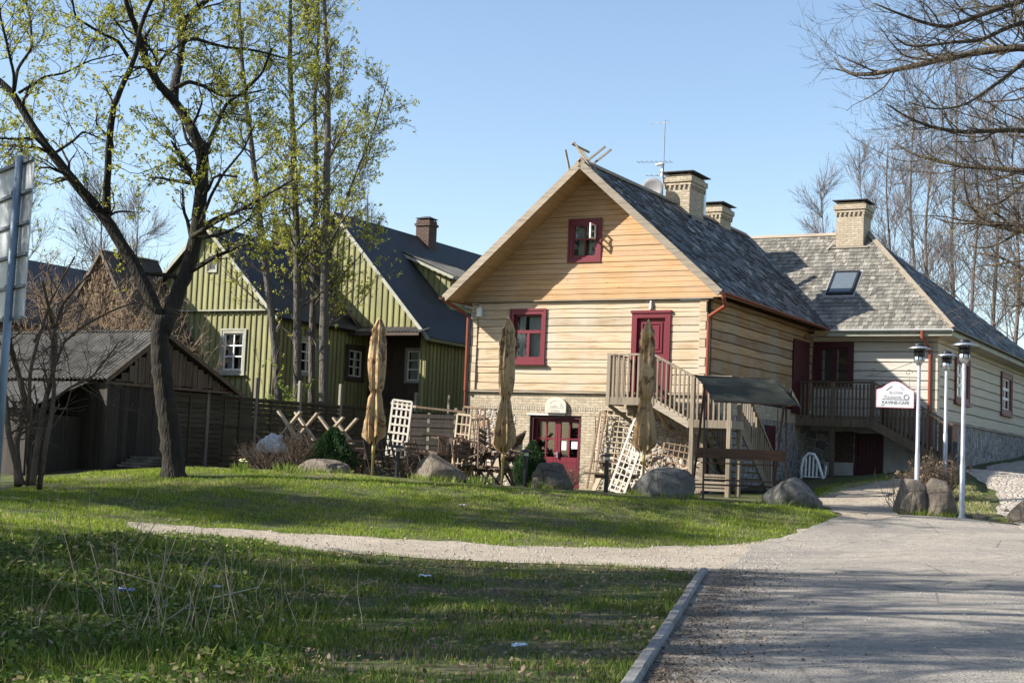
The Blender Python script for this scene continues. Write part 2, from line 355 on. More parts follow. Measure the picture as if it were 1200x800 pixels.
def bark(name, c, moss=None, sc=1.0):
    b = NB(name, 0.9); n = b.noise(b.map((9*sc, 9*sc, 1.6*sc)), 1.5, 6, 0.7, 0.8); v = b.vor(b.map((14*sc, 14*sc, 2.5*sc)), 1.2, 'DISTANCE_TO_EDGE')
    col = b.ramp(n, [(0.3, shade(c, 0.45)), (0.6, c), (0.8, shade(c, 1.6))])
    if moss: col = b.mix(b.ramp(b.noise(b.map(), 1.7, 5, 0.7), [(0.52, (0,)*3), (0.66, (0.75,)*3)]), col, moss)
    b.bump(b.math('ADD', n, b.math('MULTIPLY', v, 1.5)), 0.9, 0.03); return b.color(col)
BARK = bark('dark_mossy_bark', (0.030, 0.024, 0.019), (0.045, 0.042, 0.018))
BARKG = bark('grey_bark', (0.12, 0.105, 0.09), (0.11, 0.11, 0.07))
BARKB = bark('brown_twig_bark', (0.12, 0.088, 0.065)); BARK_HAZE = bark('purple_grey_bark', (0.17, 0.14, 0.125)); CREEP = flat('tan_creeper', (0.27, 0.19, 0.12), 0.9)  # far trees get paler bark, distance haze put into the colour
LEAFY = leafmat('young_yellow_leaf', [(0, (0.24, 0.26, 0.03)), (0.5, (0.38, 0.39, 0.06)), (1, (0.52, 0.48, 0.11))], 0.5)
LEAFG = leafmat('young_green_leaf', [(0, (0.10, 0.16, 0.03)), (0.5, (0.19, 0.25, 0.045)), (1, (0.32, 0.36, 0.08))], 0.45)
LEAFD = leafmat('dark_shrub_leaf', [(0, (0.02, 0.05, 0.018)), (0.6, (0.04, 0.085, 0.03)), (1, (0.075, 0.13, 0.05))], 0.2)
CRUMB = leafmat('dark_litter_crumb', [(0, (0.06, 0.045, 0.03)), (0.6, (0.12, 0.085, 0.055)), (1, (0.26, 0.19, 0.12))], 0.1)
DRYB = leafmat('dry_brown_leaf', [(0, (0.13, 0.085, 0.05)), (0.6, (0.24, 0.165, 0.10)), (1, (0.36, 0.27, 0.17))], 0.2)
GRASS = leafmat('grass_blade', [(0, (0.045, 0.08, 0.012)), (0.45, (0.11, 0.18, 0.022)), (0.75, (0.20, 0.25, 0.045)), (0.86, (0.28, 0.24, 0.11)), (1, (0.38, 0.31, 0.18))], 0.35)
GRASSL = leafmat('lawn_blade', [(0, (0.12, 0.19, 0.016)), (0.45, (0.22, 0.31, 0.03)), (0.78, (0.33, 0.37, 0.065)), (0.88, (0.36, 0.30, 0.13)), (1, (0.42, 0.35, 0.2))], 0.35)
STRAW = leafmat('dry_stalk', [(0, (0.20, 0.155, 0.10)), (0.6, (0.34, 0.28, 0.19)), (1, (0.48, 0.42, 0.31))], 0.1)

# ================================================================ THE GROUND
def gridmat():
    b = NB('ground_soil_and_turf', 0.95, 0.15)
    n1 = b.noise(b.map(), 0.55, 6, 0.7); n2 = b.noise(b.map(), 6, 5, 0.7); n3 = b.noise(b.map(), 40, 3, 0.7)
    soil = b.ramp(n2, [(0.3, (0.075, 0.058, 0.04)), (0.55, (0.14, 0.11, 0.078)), (0.75, (0.22, 0.18, 0.13))])
    turf = b.ramp(n2, [(0.3, (0.045, 0.062, 0.018)), (0.6, (0.085, 0.11, 0.028)), (0.8, (0.16, 0.15, 0.06))])
    col = b.mix(b.ramp(n1, [(0.42, (1,)*3), (0.62, (0.15,)*3)]), soil, turf)
    b.bump(b.math('ADD', n2, b.math('MULTIPLY', n3, 0.5)), 0.9, 0.05); return b.color(col)
gx = np.concatenate([[-600,-350,-200,-120,-80,-60,-45,-37], np.arange(-32, 32.01, 0.32), [37,45,60,80,120,200,350,600]])
gy = np.concatenate([[-300,-150,-80,-40,-20,-10,-4,0], np.arange(3, 66.01, 0.32), [72,80,95,120,170,260,420,900]])
GX, GY = np.meshgrid(gx, gy); GZ = gz_arr(GX, GY)
V = np.stack([GX.ravel(), GY.ravel(), GZ.ravel()], 1); nx = len(gx); ny = len(gy)
I, J = np.meshgrid(np.arange(nx-1), np.arange(ny-1)); q = (J*nx+I).ravel()
me = bpy.data.meshes.new('ground'); me.from_pydata(V.tolist(), [], np.stack([q, q+1, q+nx+1, q+nx], 1).tolist())
me.polygons.foreach_set('use_smooth', [True]*len(me.polygons)); me.materials.append(gridmat())
go = bpy.data.objects.new('ground', me); COL.objects.link(go); tag(go, kind='structure')

def px_poly(pts): return [tuple(G(*p).xy) for p in pts]
def ragged(poly, step=0.25, amp=0.09, seed=0, keep=()):
    out = []
    for i in range(len(poly)):
        a = Vector(poly[i]); b = Vector(poly[(i+1) % len(poly)]); n = max(1, int((b-a).length/step)); d = (b-a); nn = Vector((-d.y, d.x)).normalized()
        for k in range(n):
            p = a + d*k/n; w = amp*(mnoise.noise(Vector((p.x*1.3+seed, p.y*1.3, 3)))*1.6 + mnoise.noise(Vector((p.x*5+seed, p.y*5, 7))))
            if i in keep: w = 0
            out.append(tuple(p + nn*w))
    return out
def inpoly(X, Y, poly):
    X = np.asarray(X); Y = np.asarray(Y); c = np.zeros(X.shape, bool); n = len(poly)
    for i in range(n):
        x1, y1 = poly[i]; x2, y2 = poly[(i+1) % n]
        if y1 == y2: continue
        k = ((y1 > Y) != (y2 > Y)) & (X < (x2-x1)*(Y-y1)/(y2-y1)+x1); c ^= k
    return c
def sheet(name, poly, off, mat, step=0.4):
    xs = [p[0] for p in poly]; ys = [p[1] for p in poly]
    X, Y = np.meshgrid(np.arange(min(xs), max(xs), step), np.arange(min(ys), max(ys), step)); X = X.ravel(); Y = Y.ravel()
    k = inpoly(X, Y, poly); pts = [Vector(p) for p in poly] + [Vector((a, b)) for a, b in zip(X[k], Y[k])]
    n = len(poly); vs, es, fs, *_ = delaunay_2d_cdt(pts, [(i, (i+1) % n) for i in range(n)], [], 1, 1e-4)
    vx = np.array([v.x for v in vs]); vy = np.array([v.y for v in vs]); vz = gz_arr(vx, vy) + off
    me = bpy.data.meshes.new(name); me.from_pydata([tuple(t) for t in zip(vx, vy, vz)], [], [tuple(f) for f in fs])
    me.polygons.foreach_set('use_smooth', [True]*len(me.polygons)); me.materials.append(mat)
    o = bpy.data.objects.new(name, me); COL.objects.link(o); return tag(o, kind='structure')
def gravelmat(name, c, c2, dark):
    b = NB(name, 0.92, 0.2); n1 = b.noise(b.map(), 0.5, 6, 0.65); n2 = b.noise(b.map(), 5, 6, 0.75); v = b.vor(b.map(), 38, 'F1', 'Color'); vd = b.vor(b.map(), 38)
    sp = b.n.new('ShaderNodeSeparateColor'); b.L(v, sp.inputs[0])
    col = b.ramp(n1, [(0.35, c), (0.65, c2)])
    col = b.mix(0.75, col, b.ramp(n2, [(0.25, (0.6,)*3), (0.5, (0.95,)*3), (0.8, (1.15,)*3)]), 'MULTIPLY')
    col = b.mix(0.8, col, b.ramp(sp.outputs[0], [(0, (0.62, 0.60, 0.58)), (0.5, (1, 1, 1)), (1, (1.25, 1.22, 1.18))]), 'MULTIPLY')
    col = b.mix(b.ramp(b.noise(b.map((1, 1, 1)), 2.1, 7, 0.75), [(0.60, (0,)*3), (0.72, (0.55,)*3)]), col, dark)
    cr = b.vor(b.map(), .55, 'DISTANCE_TO_EDGE'); cw = b.noise(b.map(), 3, 5, .8)
    if name == 'worn_asphalt': col = b.mix(b.ramp(b.math('ADD', cr, b.math('MULTIPLY', cw, .05)), [(0.026, (.7,)*3), (.036, (0,)*3)]), col, shade(dark, .5)); pt = b.noise(b.map((.22, .9, 1)), 1.0, 4, .6); col = b.mix(b.ramp(pt, [(.50, (0,)*3), (.56, (.5,)*3)]), col, shade(c, .72))
    b.bump(b.math('ADD', n2, b.math('MULTIPLY', vd, 0.8)), 0.7, 0.02); return b.color(col)
ROADM = gravelmat('worn_asphalt', (0.245, 0.225, 0.198), (0.33, 0.295, 0.25), (0.15, 0.135, 0.12))
PATHM = gravelmat('pale_gravel', (0.31, 0.262, 0.205), (0.39, 0.335, 0.265), (0.19, 0.165, 0.12))
DIRTM = gravelmat('brown_litter_soil', (0.15, 0.125, 0.10), (0.21, 0.18, 0.15), (0.07, 0.05, 0.04))
def cobblemat():
    b = NB('cobblestones', 0.85, 0.3); e = b.vor(b.map(), 6.5, 'DISTANCE_TO_EDGE'); c = b.vor(b.map(), 6.5, 'F1', 'Color')
    sp = b.n.new('ShaderNodeSeparateColor'); b.L(c, sp.inputs[0]); n = b.noise(b.map(), 1.0, 5, 0.7)
    col = b.ramp(sp.outputs[0], [(0, (0.30, 0.26, 0.225)), (0.5, (0.42, 0.365, 0.305)), (1, (0.52, 0.46, 0.39))])
    col = b.mix(b.ramp(e, [(0.03, (1,)*3), (0.11, (0,)*3)]), col, (0.30, 0.25, 0.195))
    col = b.mix(b.ramp(n, [(0.5, (0,)*3), (0.75, (0.6,)*3)]), col, (0.40, 0.35, 0.28))
    b.bump(b.ramp(e, [(0, (0,)*3), (0.2, (1,)*3)]), 0.9, 0.035); return b.color(col)
kerbL = [(712, 850), (746, 797), (782, 740), (808, 697), (825, 671)]
road_px = kerbL + [(850, 668), (868, 655), (880, 640), (930, 627), (985, 606), (1020, 603), (1060, 604), (1130, 608), (1200, 617), (1330, 632), (1500, 700), (1650, 850)]
ROAD = ragged(px_poly(road_px), 0.25, 0.07, 1, keep=(0, 1, 2, 3))
path_px = [(150,612),(205,617),(300,622),(400,628),(500,634),(600,640),(700,642),(800,641),(880,636),(960,617),(950,650),(905,668),(850,673),(820,671),(760,666),(680,662),(600,660),(500,655),(400,648),(300,638),(205,630),(150,625)]
PATH = ragged(px_poly(path_px), 0.22, 0.16, 5)
drive_px = [(985,607),(966,594),(957,580),(975,572),(1005,566),(1036,563),(1060,562),(1082,570),(1062,585),(1046,596),(1056,607),(1020,610)]
DRIVE = ragged(px_poly(drive_px), 0.25, 0.10, 9)
cob_px = [(1130,552),(1160,546),(1200,540),(1290,530),(1420,545),(1400,640),(1200,622),(1185,612),(1170,603),(1172,590),(1165,578),(1150,566)]
COB = ragged(px_poly(cob_px), 0.3, 0.12, 11)
litter_px = [(832,670),(862,670),(852,690),(838,712),(820,740),(800,765),(775,800),(745,850),(722,850),(755,797),(795,738),(820,697)]
LIT = ragged(px_poly(litter_px), 0.07, 0.2, 15)
sheet('gravel_path', PATH, 0.012, PATHM)
sheet('asphalt_road', ROAD, 0.020, ROADM)
sheet('driveway', DRIVE, 0.028, PATHM)
sheet('cobbled_lane', COB, 0.028, cobblemat(), 0.5)
sheet('litter_strip', LIT, 0.026, DIRTM, 0.2)
# kerb: concrete kerb stones laid end to end
def kerb():
    m = MB(); pts = [Vector((*G(*p).xy, 0)) for p in kerbL]; line = []
    for a, b in zip(pts, pts[1:]):
        n = max(1, round((b-a).length/0.98))
        for k in range(n): line.append(a + (b-a)*k/n)
    line.append(pts[-1])
    for a, b in zip(line, line[1:]):
        d = (b-a).normalized(); s = Vector((-d.y, d.x, 0)); a2 = a + d*0.006; b2 = b - d*0.006; w = 0.055; j = random.uniform(-.01, .01)
        za, zb = gz(a.x, a.y)+.03, gz(b.x, b.y)+.03; c = 0.02; h = 0.05 + j
        prof = [(-w, -.15), (w, -.15), (w, h-c), (w-c, h), (-w+c, h), (-w, h-c)]
        vs = []
        st = 5
        for k in range(st):
            p = a2.lerp(b2, k/(st-1)); z = za+(zb-za)*k/(st-1)
            for x, y in prof: q = p - s*x; vs.append((q.x+random.uniform(-.003, .003), q.y+random.uniform(-.003, .003), z+y+random.uniform(-.004, .004)))
        n = 6; fs = [(i*n+k, i*n+(k+1) % n, (i+1)*n+(k+1) % n, (i+1)*n+k) for i in range(st-1) for k in range(n)] + [tuple(range(n-1,-1,-1)), tuple(range((st-1)*n, st*n))]
        m.add(vs, fs)
    o = m.build('kerb', flat('kerb_concrete', (0.25, 0.24, 0.225), 0.9, 0.2, 10, 0.4, dirt=(0.13, 0.11, 0.085), useattr=0.2)); tag(o, kind='structure')
kerb()

# ================================================================ WALL, WINDOW AND ROOF BUILDERS (in a building's own frame)
def Mfront(v0, u0=0.0): return lambda a, o, z: (u0 + a, v0 - o, z)     # wall facing -v
def Mside(u0): return lambda a, o, z: (u0 + o, a, z)                    # wall facing +u
def courses(mb, M, a0, a1, z0, z1, ops=(), h=0.27, d=0.07, gap=0.014, ch=0.016, wob=0.012, lim=None, vary=0.25, seed=0):
    rs = random.Random(seed); z = z0; ci = 0
    while z < z1 - 0.03:
        hh = h * rs.uniform(1 - vary, 1 + vary); zt = min(z1, z + hh)
        if z1 - zt < h * 0.4: zt = z1
        L0, R0 = (a0, a1) if lim is None else lim(z); L1, R1 = (a0, a1) if lim is None else lim(zt)
        if R0 - L0 < 0.05: break
        zs = sorted({z, zt} | {zz for o in ops for zz in (o[2], o[3]) if z + .01 < zz < zt - .01})
        rnd = rs.random(); dj = d + rs.uniform(-.012, .012)
        for zb, zc in zip(zs, zs[1:]):
            zm = (zb + zc) / 2; iv = [(None, None)]
            blk = sorted((o[0], o[1]) for o in ops if o[2] < zm < o[3])
            cuts = [('L', 0)]
            segs = []; cur = 'L'
            for b0, b1 in blk: segs.append((cur, b0)); cur = b1
            segs.append((cur, 'R'))
            for s0, s1 in segs:
                f = (zb - z) / (zt - z); g = (zc - z) / (zt - z)
                ab = (L0 + (L1-L0)*f) if s0 == 'L' else s0; at_ = (L0 + (L1-L0)*g) if s0 == 'L' else s0
                bb = (R0 + (R1-R0)*f) if s1 == 'R' else s1; bt = (R0 + (R1-R0)*g) if s1 == 'R' else s1
                if bb - ab < 0.02: continue
                if bt < at_: bt = at_ = (bt + at_) / 2
                n = max(1, int((bb-ab)/0.5)); vs = []
                for k in range(n+1):
                    t = k/n; x0 = ab+(bb-ab)*t; x1 = at_+(bt-at_)*t
                    wb = wob*mnoise.noise(Vector((x0*0.9, ci*7.3, seed))) if zb == z else 0
                    wt = wob*mnoise.noise(Vector((x1*0.9, (ci+1)*7.3, seed))) if zc == zt else 0
                    wd = wob*0.7*mnoise.noise(Vector((x0*0.7, ci*3.1, seed+9)))
                    lo = zb + (gap/2 if zb == z else 0) + wb; hi = zc - (gap/2 if zc == zt else 0) + wt; D = dj + wd
                    vs += [M(x0, 0, lo), M(x0, D-ch, lo), M(x0, D, lo+ch), M(x1, D, hi-ch), M(x1, D-ch, hi), M(x1, 0, hi)]
                fs = [(i*6+j, i*6+(j+1) % 6, (i+1)*6+(j+1) % 6, (i+1)*6+j) for i in range(n) for j in range(6)]
                fs += [(5,4,3,2,1,0), tuple(range(n*6, n*6+6))]
                mb.add(vs, fs, rnd)
        z = zt; ci += 1
def boards(mb, M, a0, a1, z0, top, ops=(), sp=0.27, d=0.02, bw=0.045, bd=0.03, seed=0):
    """vertical boards with battens; top: function a->z"""
    rs = random.Random(seed); a = a0; bat = MB()
    while a < a1 - 0.02:
        b = min(a1, a + sp)
        zs = [(z0, None)]
        blk = sorted((o[2], o[3]) for o in ops if o[0] < (a+b)/2 < o[1])
        cur = z0; r = rs.random()
        for q0, q1 in blk + [(None, None)]:
            if q0 is None: za, zb = top(a), top(b)
            else: za = zb = q0
            if za - cur > 0.02 or zb - cur > 0.02:
                vs = [M(x, o, z) for o in (0, d) for x, z in ((a, cur), (b, cur), (b, max(cur, zb)), (a, max(cur, za)))]
                mb.add(vs, [(3,2,1,0),(4,5,6,7),(0,1,5,4),(1,2,6,5),(2,3,7,6),(3,0,4,7)], r)
            if q1: cur = q1
        cur = z0
        blk2 = sorted((o[2], o[3]) for o in ops if o[0]-.02 < a < o[1]+.02)
        for q0, q1 in blk2 + [(None, None)]:
            zt = (top(a) if q0 is None else q0) - 0.01
            if zt - cur > 0.03:
                x0 = a - bw/2 + rs.uniform(-.006, .006)
                bat.box(x0, x0+bw, d, d+bd, cur, zt, rs.random(), M)
            if q1: cur = q1
        a = b
    return bat
def frame_rect(mb, M, a0, a1, z0, z1, w, o0, o1, sides='LRTB', rnd=None):
    if 'L' in sides: mb.box(a0, a0+w, o0, o1, z0, z1, rnd, M)
    if 'R' in sides: mb.box(a1-w, a1, o0, o1, z0, z1, rnd, M)
    if 'T' in sides: mb.box(a0+w, a1-w, o0, o1, z1-w, z1, rnd, M)
    if 'B' in sides: mb.box(a0+w, a1-w, o0, o1, z0, z0+w, rnd, M)
def window(root, M, a0, a1, z0, z1, fm, sm, cw=0.10, cols=2, rows=(0.62,), bar=0.045, sillm=None, curtain=None, label=None, name='window', cd=0.11, casing=True, thin=None, cparts=None):
    """casing (a0..z1 outer), sash with glazing bars, pane, curtain and the dark room behind; returns the window object"""
    m = MB()
    if casing:
        frame_rect(m, M, a0, a1, z0, z1, cw, -0.02, cd)
        frame_rect(m, M, a0-.012, a1+.012, z0-.012, z1+.03, cw*0.45, cd, cd+.018)
    w = m.build(name, fm, root, label=label)
    i0, i1, j0, j1 = a0+cw, a1-cw, z0+cw, z1-cw
    s = MB(); sw = 0.05; frame_rect(s, M, i0, i1, j0, j1, sw, -0.03, 0.03)
    k0, k1, l0, l1 = i0+sw, i1-sw, j0+sw, j1-sw
    zr = [l0 + (l1-l0)*r for r in rows]; lev = [l0] + zr + [l1]
    for r in zr: s.box(k0, k1, -.02, .035, r-bar/2, r+bar/2, None, M)
    for ri in range(len(lev)-1):
        nc = cols if isinstance(cols, int) else cols[ri]
        for c in range(1, nc):
            x = k0+(k1-k0)*c/nc; s.box(x-bar/2, x+bar/2, -.018, .032, lev[ri]+bar/2*(ri > 0), lev[ri+1]-bar/2*(ri < len(lev)-2), None, M)
    s.build('sash', sm, w)
    if thin:
        t = MB()
        for r in thin: zz = l0+(l1-l0)*r; t.box(k0, k1, .036, .045, zz-.012, zz+.012, None, M)
        t.build('glazing_bar', sm, w)
    g = MB(); g.add([M(k0, 0, l0), M(k1, 0, l0), M(k1, 0, l1), M(k0, 0, l1)], [(0,1,2,3)]); g.build('pane', GLASS, w, recalc=False)
    if curtain:
        c = MB(); 
        for (f0, f1) in (cparts or ((0.0, 0.36), (0.64, 1.0))):
            n = 14; vs = []
            for q in range(n+1):
                x = k0+(k1-k0)*(f0+(f1-f0)*q/n); o = -0.12+0.018*math.sin(q*1.9+f0*9)
                vs += [M(x, o, l0), M(x, o, l1)]
            c.add(vs, [(2*q, 2*q+2, 2*q+3, 2*q+1) for q in range(n)])
        c.build('curtain', curtain, w, recalc=False, smooth=True)
    b = MB(); e = 0.55
    vs = [M(x, o, z) for o in (-.05, -e) for x, z in ((i0, j0), (i1, j0), (i1, j1), (i0, j1))]
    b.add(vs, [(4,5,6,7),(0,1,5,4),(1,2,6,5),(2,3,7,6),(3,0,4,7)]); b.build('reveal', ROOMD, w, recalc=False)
    if sillm:
        q = MB(); q.box(a0-.06, a1+.06, 0, cd+.08, z0-.055, z0-.013, None, M); q.build('sill', sillm, w)
    return w
def shingles(mb, P0, A, S, N, La, Ls, row=0.2, wid=0.13, keep=None, th=0.02, seed=0, jit=0.012, spike=1.0):
    """P0 lower corner, A along eave, S up the slope, N outward normal"""
    rs = random.Random(seed); nr = int(Ls/row); 
    for r in range(nr+1):
        s0 = r*row; a = -rs.random()*wid; rowj = 0.01*math.sin(r*1.7)
        while a < La:
            w = wid*rs.uniform(0.6, 1.4); s = s0+rs.uniform(-.014, .014)
            if keep is None or keep(a+w/2, s0+row*.4):
                e0 = th*rs.uniform(1.0, 1.5)+(rs.uniform(0.4, 1)*jit if rs.random() < spike else 0.004*rs.random()); tw = rs.uniform(-.006, .006); L = min(row*1.45, Ls-s+.02)
                x0, x1 = max(0, a+.004), min(La, a+w-.004)
                if x1-x0 > .02 and L > .03:
                    b0 = P0+A*x0+S*s; b1 = P0+A*x1+S*s; t0 = P0+A*x0+S*(s+L); t1 = P0+A*x1+S*(s+L)
                    vs = [b0+N*.0, b1+N*.0, b1+N*(e0+tw), b0+N*(e0-tw), t0-N*.004, t1-N*.004, t1+N*.010, t0+N*.010]
                    mb.add(vs, [(0,1,2,3),(7,6,5,4),(3,2,6,7),(0,3,7,4),(1,5,6,2)], rs.random())
            a += w
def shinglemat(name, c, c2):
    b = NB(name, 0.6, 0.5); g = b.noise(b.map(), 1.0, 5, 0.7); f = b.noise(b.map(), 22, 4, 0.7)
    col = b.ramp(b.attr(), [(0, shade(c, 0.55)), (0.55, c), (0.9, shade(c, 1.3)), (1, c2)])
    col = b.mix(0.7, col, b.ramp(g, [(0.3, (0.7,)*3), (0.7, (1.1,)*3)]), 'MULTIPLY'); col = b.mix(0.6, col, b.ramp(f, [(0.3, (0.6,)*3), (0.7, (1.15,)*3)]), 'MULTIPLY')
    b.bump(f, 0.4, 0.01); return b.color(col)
SHING = shinglemat('grey_wood_shingle', (0.20, 0.185, 0.155), (0.34, 0.31, 0.26)); SHING_SHADE = shinglemat('dark_wood_shingle', (0.082, 0.080, 0.078), (0.50, 0.48, 0.45))  # second copy darkened for slopes turned from the sun, palest shingles painted as glints
def slab(mb, pts, N, t, rnd=None): mb.prism([Vector(p) for p in pts], -Vector(N)*t, rnd)

# ================================================================ MAIN LOG HOUSE
MH = thing('log_house', 'pale log house on a stone ground floor with tall plank gable and shingle roof', 'house', HO, A0)
F = Mfront(0.0); S = Mside(0.0)
W0 = -7.2; ZB, ZT, ZE, ZR = 3.5, 6.0, 6.12, 9.72
EU = 0.66; RU = -3.45; SL = (ZR-ZE)/(EU-RU)
def roofz(u): return ZR - SL*abs(u-RU)
m = MB()
winA = (-5.93, -4.79, 4.30, 5.80); doorU = (-2.16, -1.04, 3.36, 5.68)
courses(m, F, W0+.22, -.22, ZB+.03, 6.02, [winA, doorU], 0.25, 0.07, seed=3, vary=.3, wob=.022, gap=.011, ch=.014)
m.build('log_wall', PINE, MH)
rs = random.Random(5)
for u0 in (W0, -.22):                                     # hewn corner joints: stacked log ends
    z = ZB+.03; k = 0; m = MB()
    while z < 5.98:
        h = rs.uniform(.20, .28); zt = min(6.02, z+h); off = 0.03 if k % 2 else 0
        m.box(u0+(off if u0 < -1 else 0), u0+.21-(off if u0 > -1 else 0), -.10-rs.uniform(0, .02), 0, z+.008, zt-.008); z = zt; k += 1
    m.build('corner_joint', PINE, MH)
m = MB(); m.box(W0+.01, -.01, 0.005, .25, ZB, 6.0); 
# wall core with openings left clear: built as strips
core = MB()
for a, b, z0, z1 in ((W0, winA[0], ZB, 6.02), (winA[1], doorU[0], ZB, 6.02), (doorU[1], 0, ZB, 6.02), (winA[0], winA[1], ZB, winA[2]), (winA[0], winA[1], winA[3], 6.02), (doorU[0], doorU[1], doorU[3], 6.02)):
    core.box(a, b, 0.002, .2, z0, z1)
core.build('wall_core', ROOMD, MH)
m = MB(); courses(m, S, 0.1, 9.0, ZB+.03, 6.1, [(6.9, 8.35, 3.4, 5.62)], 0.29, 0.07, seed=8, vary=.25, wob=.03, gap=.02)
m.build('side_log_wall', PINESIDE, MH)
c = MB(); c.box(-.25, -.002, .21, 9.0, 3.3, 6.1); c.build('side_wall_core', ROOMD, MH)
# gable of planed boards, set forward of the logs
att = (-4.17, -3.17, 7.10, 8.28)
m = MB(); FG = Mfront(-0.07)
courses(m, FG, 0, 0, 6.06, ZR-.12, [att], 0.145, 0.03, gap=.006, ch=.007, wob=.001, vary=.0, seed=4,
        lim=lambda z: (RU-(ZR-.10-z)/SL, RU+(ZR-.10-z)/SL) if z > 6.0 else (RU-4.1, RU+4.1))
m.build('gable_wall', PINEB, MH)
c = MB()
for poly in ([(-7.3, 6.07), (.4, 6.07), (.4-.25, 6.3), (-7.05, 6.3)],): pass
def tri(z): return RU-(ZR-.13-z)/SL, RU+(ZR-.13-z)/SL
l, r = tri(6.07); l2, r2 = tri(att[2]); l3, r3 = tri(att[3])
for poly in ([(l, 6.07), (r, 6.07), (r2, att[2]), (l2, att[2])], [(l2, att[2]), (att[0], att[2]), (att[0], att[3]), (l3, att[3])], [(att[1], att[2]), (r2, att[2]), (r3, att[3]), (att[1], att[3])], [(l3, att[3]), (r3, att[3]), (RU, ZR-.13)]):
    c.prism([(a, -.067, z) for a, z in poly], (0, .2, 0))
c.build('gable_core', ROOMD, MH)
m = MB(); m.box(W0-.15, .16, -.16, -.0, 6.025, 6.055); m.build('drip_strip', GREYW, MH)
m = MB(); m.box(W0-.08, .08, -.12, 0, ZB-.02, ZB+.025); m.build('base_flashing', GREYW, MH)
# attic window with one casement standing open
w = window(MH, FG, *att, RED, RED, cw=.13, cols=2, rows=(.55,), bar=.04, curtain=CURT, cparts=((.1, .4), (.6, .75)), cd=.05)
m = MB(); ww = .36; x = att[1]-.17; zc0, zc1 = 7.70, 8.12
for y0, y1, z0, z1 in ((-.12, -.12-.045, zc0, zc1), (-.12-ww+.045, -.12-ww, zc0, zc1), (-.165, -.12-ww+.045, zc0, zc0+.045), (-.165, -.12-ww+.045, zc1-.045, zc1), (-.165, -.12-ww+.045, 7.9, 7.925)):
    m.box(x-.02+.0, x+.02, y1, y0, z0, z1)
cs = m.build('open_casement', WHITEP, w)
window(MH, F, *winA, RED, RED, cw=.13, cols=(2, 1), rows=(.62,), bar=.09, sillm=RED, curtain=CURTW, cparts=((.04, .30), (.42, .95)))
# upper door
m = MB(); frame_rect(m, F, *doorU, .15, -.02, .12, 'LRT'); m.box(doorU[0]-.03, doorU[1]+.03, 0, .15, doorU[3]-.02, doorU[3]+.05, None, F); 
d = m.build('door', RED, MH)
m = MB(); m.box(doorU[0]+.15, doorU[1]-.15, -.03, .03, 3.37, doorU[3]-.15, None, F)
for z0, z1 in ((3.55, 4.45), (4.6, 5.42)): frame_rect(m, F, doorU[0]+.25, doorU[1]-.25, z0, z1, .05, .03, .055); m.box(doorU[0]+.34, doorU[1]-.34, .03, .05, z0+.09, z1-.09, None, F)
m.build('door_leaf', RED, d)
m = MB(); m.box(doorU[1]-.27, doorU[1]-.24, .03, .09, 4.38, 4.41, None, F); m.box(doorU[1]-.37, doorU[1]-.24, .08, .10, 4.385, 4.405, None, F); m.build('handle', STEEL, d)
# wall lamps / sensor boxes
m = MB(); m.box(-6.98, -6.84, .08, .19, 5.62, 5.86, None, F); m.box(-6.94, -6.88, .06, .14, 5.86, 5.90, None, F); m.build('wall_lamp', PLASTW, MH)
m = MB(); m.tube([F(-1.62, .10, 5.98), F(-1.62, .13, 5.76)], [.035, .055], 10); m.build('wall_lamp', STEEL, MH)
# stone and brick ground floor
dD = (-5.2, -3.6, .80, 2.86)
m = MB(); 
for a, b, z0, z1 in ((W0-.02, .02, 3.10, 3.48), ): m.box(a, b, -.04, .3, z0, z1)
for a, b, z0, z1 in ((dD[0]-.42, dD[0], .4, 2.86), (dD[1], dD[1]+.42, .4, 2.86), (dD[0]-.9, dD[1]+1.1, 2.865, 2.99)): m.box(a, b, -.035, .3, z0, z1)
m.box(W0-.015, W0+.30, -.033, .3, .4, 2.98)
m.build('brick_surround', BRICK, MH)
m = MB(); m.box(W0-.018, .018, -.037, .3, 2.995, 3.095); m.build('brick_band', BRICKV, MH)
m = MB(); 
for a, b, z0, z1 in ((W0+.305, dD[0]-.425, .4, 2.86), (dD[1]+.425, -.0, .4, 2.86), (W0+.305, dD[0]-.905, 2.861, 2.99), (dD[1]+1.105, 0, 2.861, 2.99)):
    nx_, nz_ = max(2, int((b-a)/.09)), max(2, int((z1-z0)/.09)); vs = []
    for k in range(nz_+1):
        for j in range(nx_+1):
            x = a+(b-a)*j/nx_; z = z0+(z1-z0)*k/nz_; edge = j in (0, nx_) or k in (0, nz_)
            vs.append((x, -.02-(0 if edge else .035*abs(mnoise.noise(Vector((x*3.4, z*3.4, 1))))+.012*mnoise.noise(Vector((x*11, z*11, 4)))), z))
    m = MB(); m.add(vs, [(k*(nx_+1)+j, k*(nx_+1)+j+1, (k+1)*(nx_+1)+j+1, (k+1)*(nx_+1)+j) for k in range(nz_) for j in range(nx_)]); m.build('stone_wall', RUB, MH, smooth=True)
c = MB(); c.box(W0, dD[0]-.001, 0.0, .3, .3, 3.0); c.box(dD[1]+.001, 0, 0.0, .3, .3, 3.0); c.build('ground_floor_core', ROOMD, MH)
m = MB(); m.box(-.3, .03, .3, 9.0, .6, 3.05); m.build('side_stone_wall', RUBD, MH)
m = MB(); m.box(-.3, .05, .28, 9.0, 3.052, 3.46); m.build('side_brick_band', BRICK, MH)
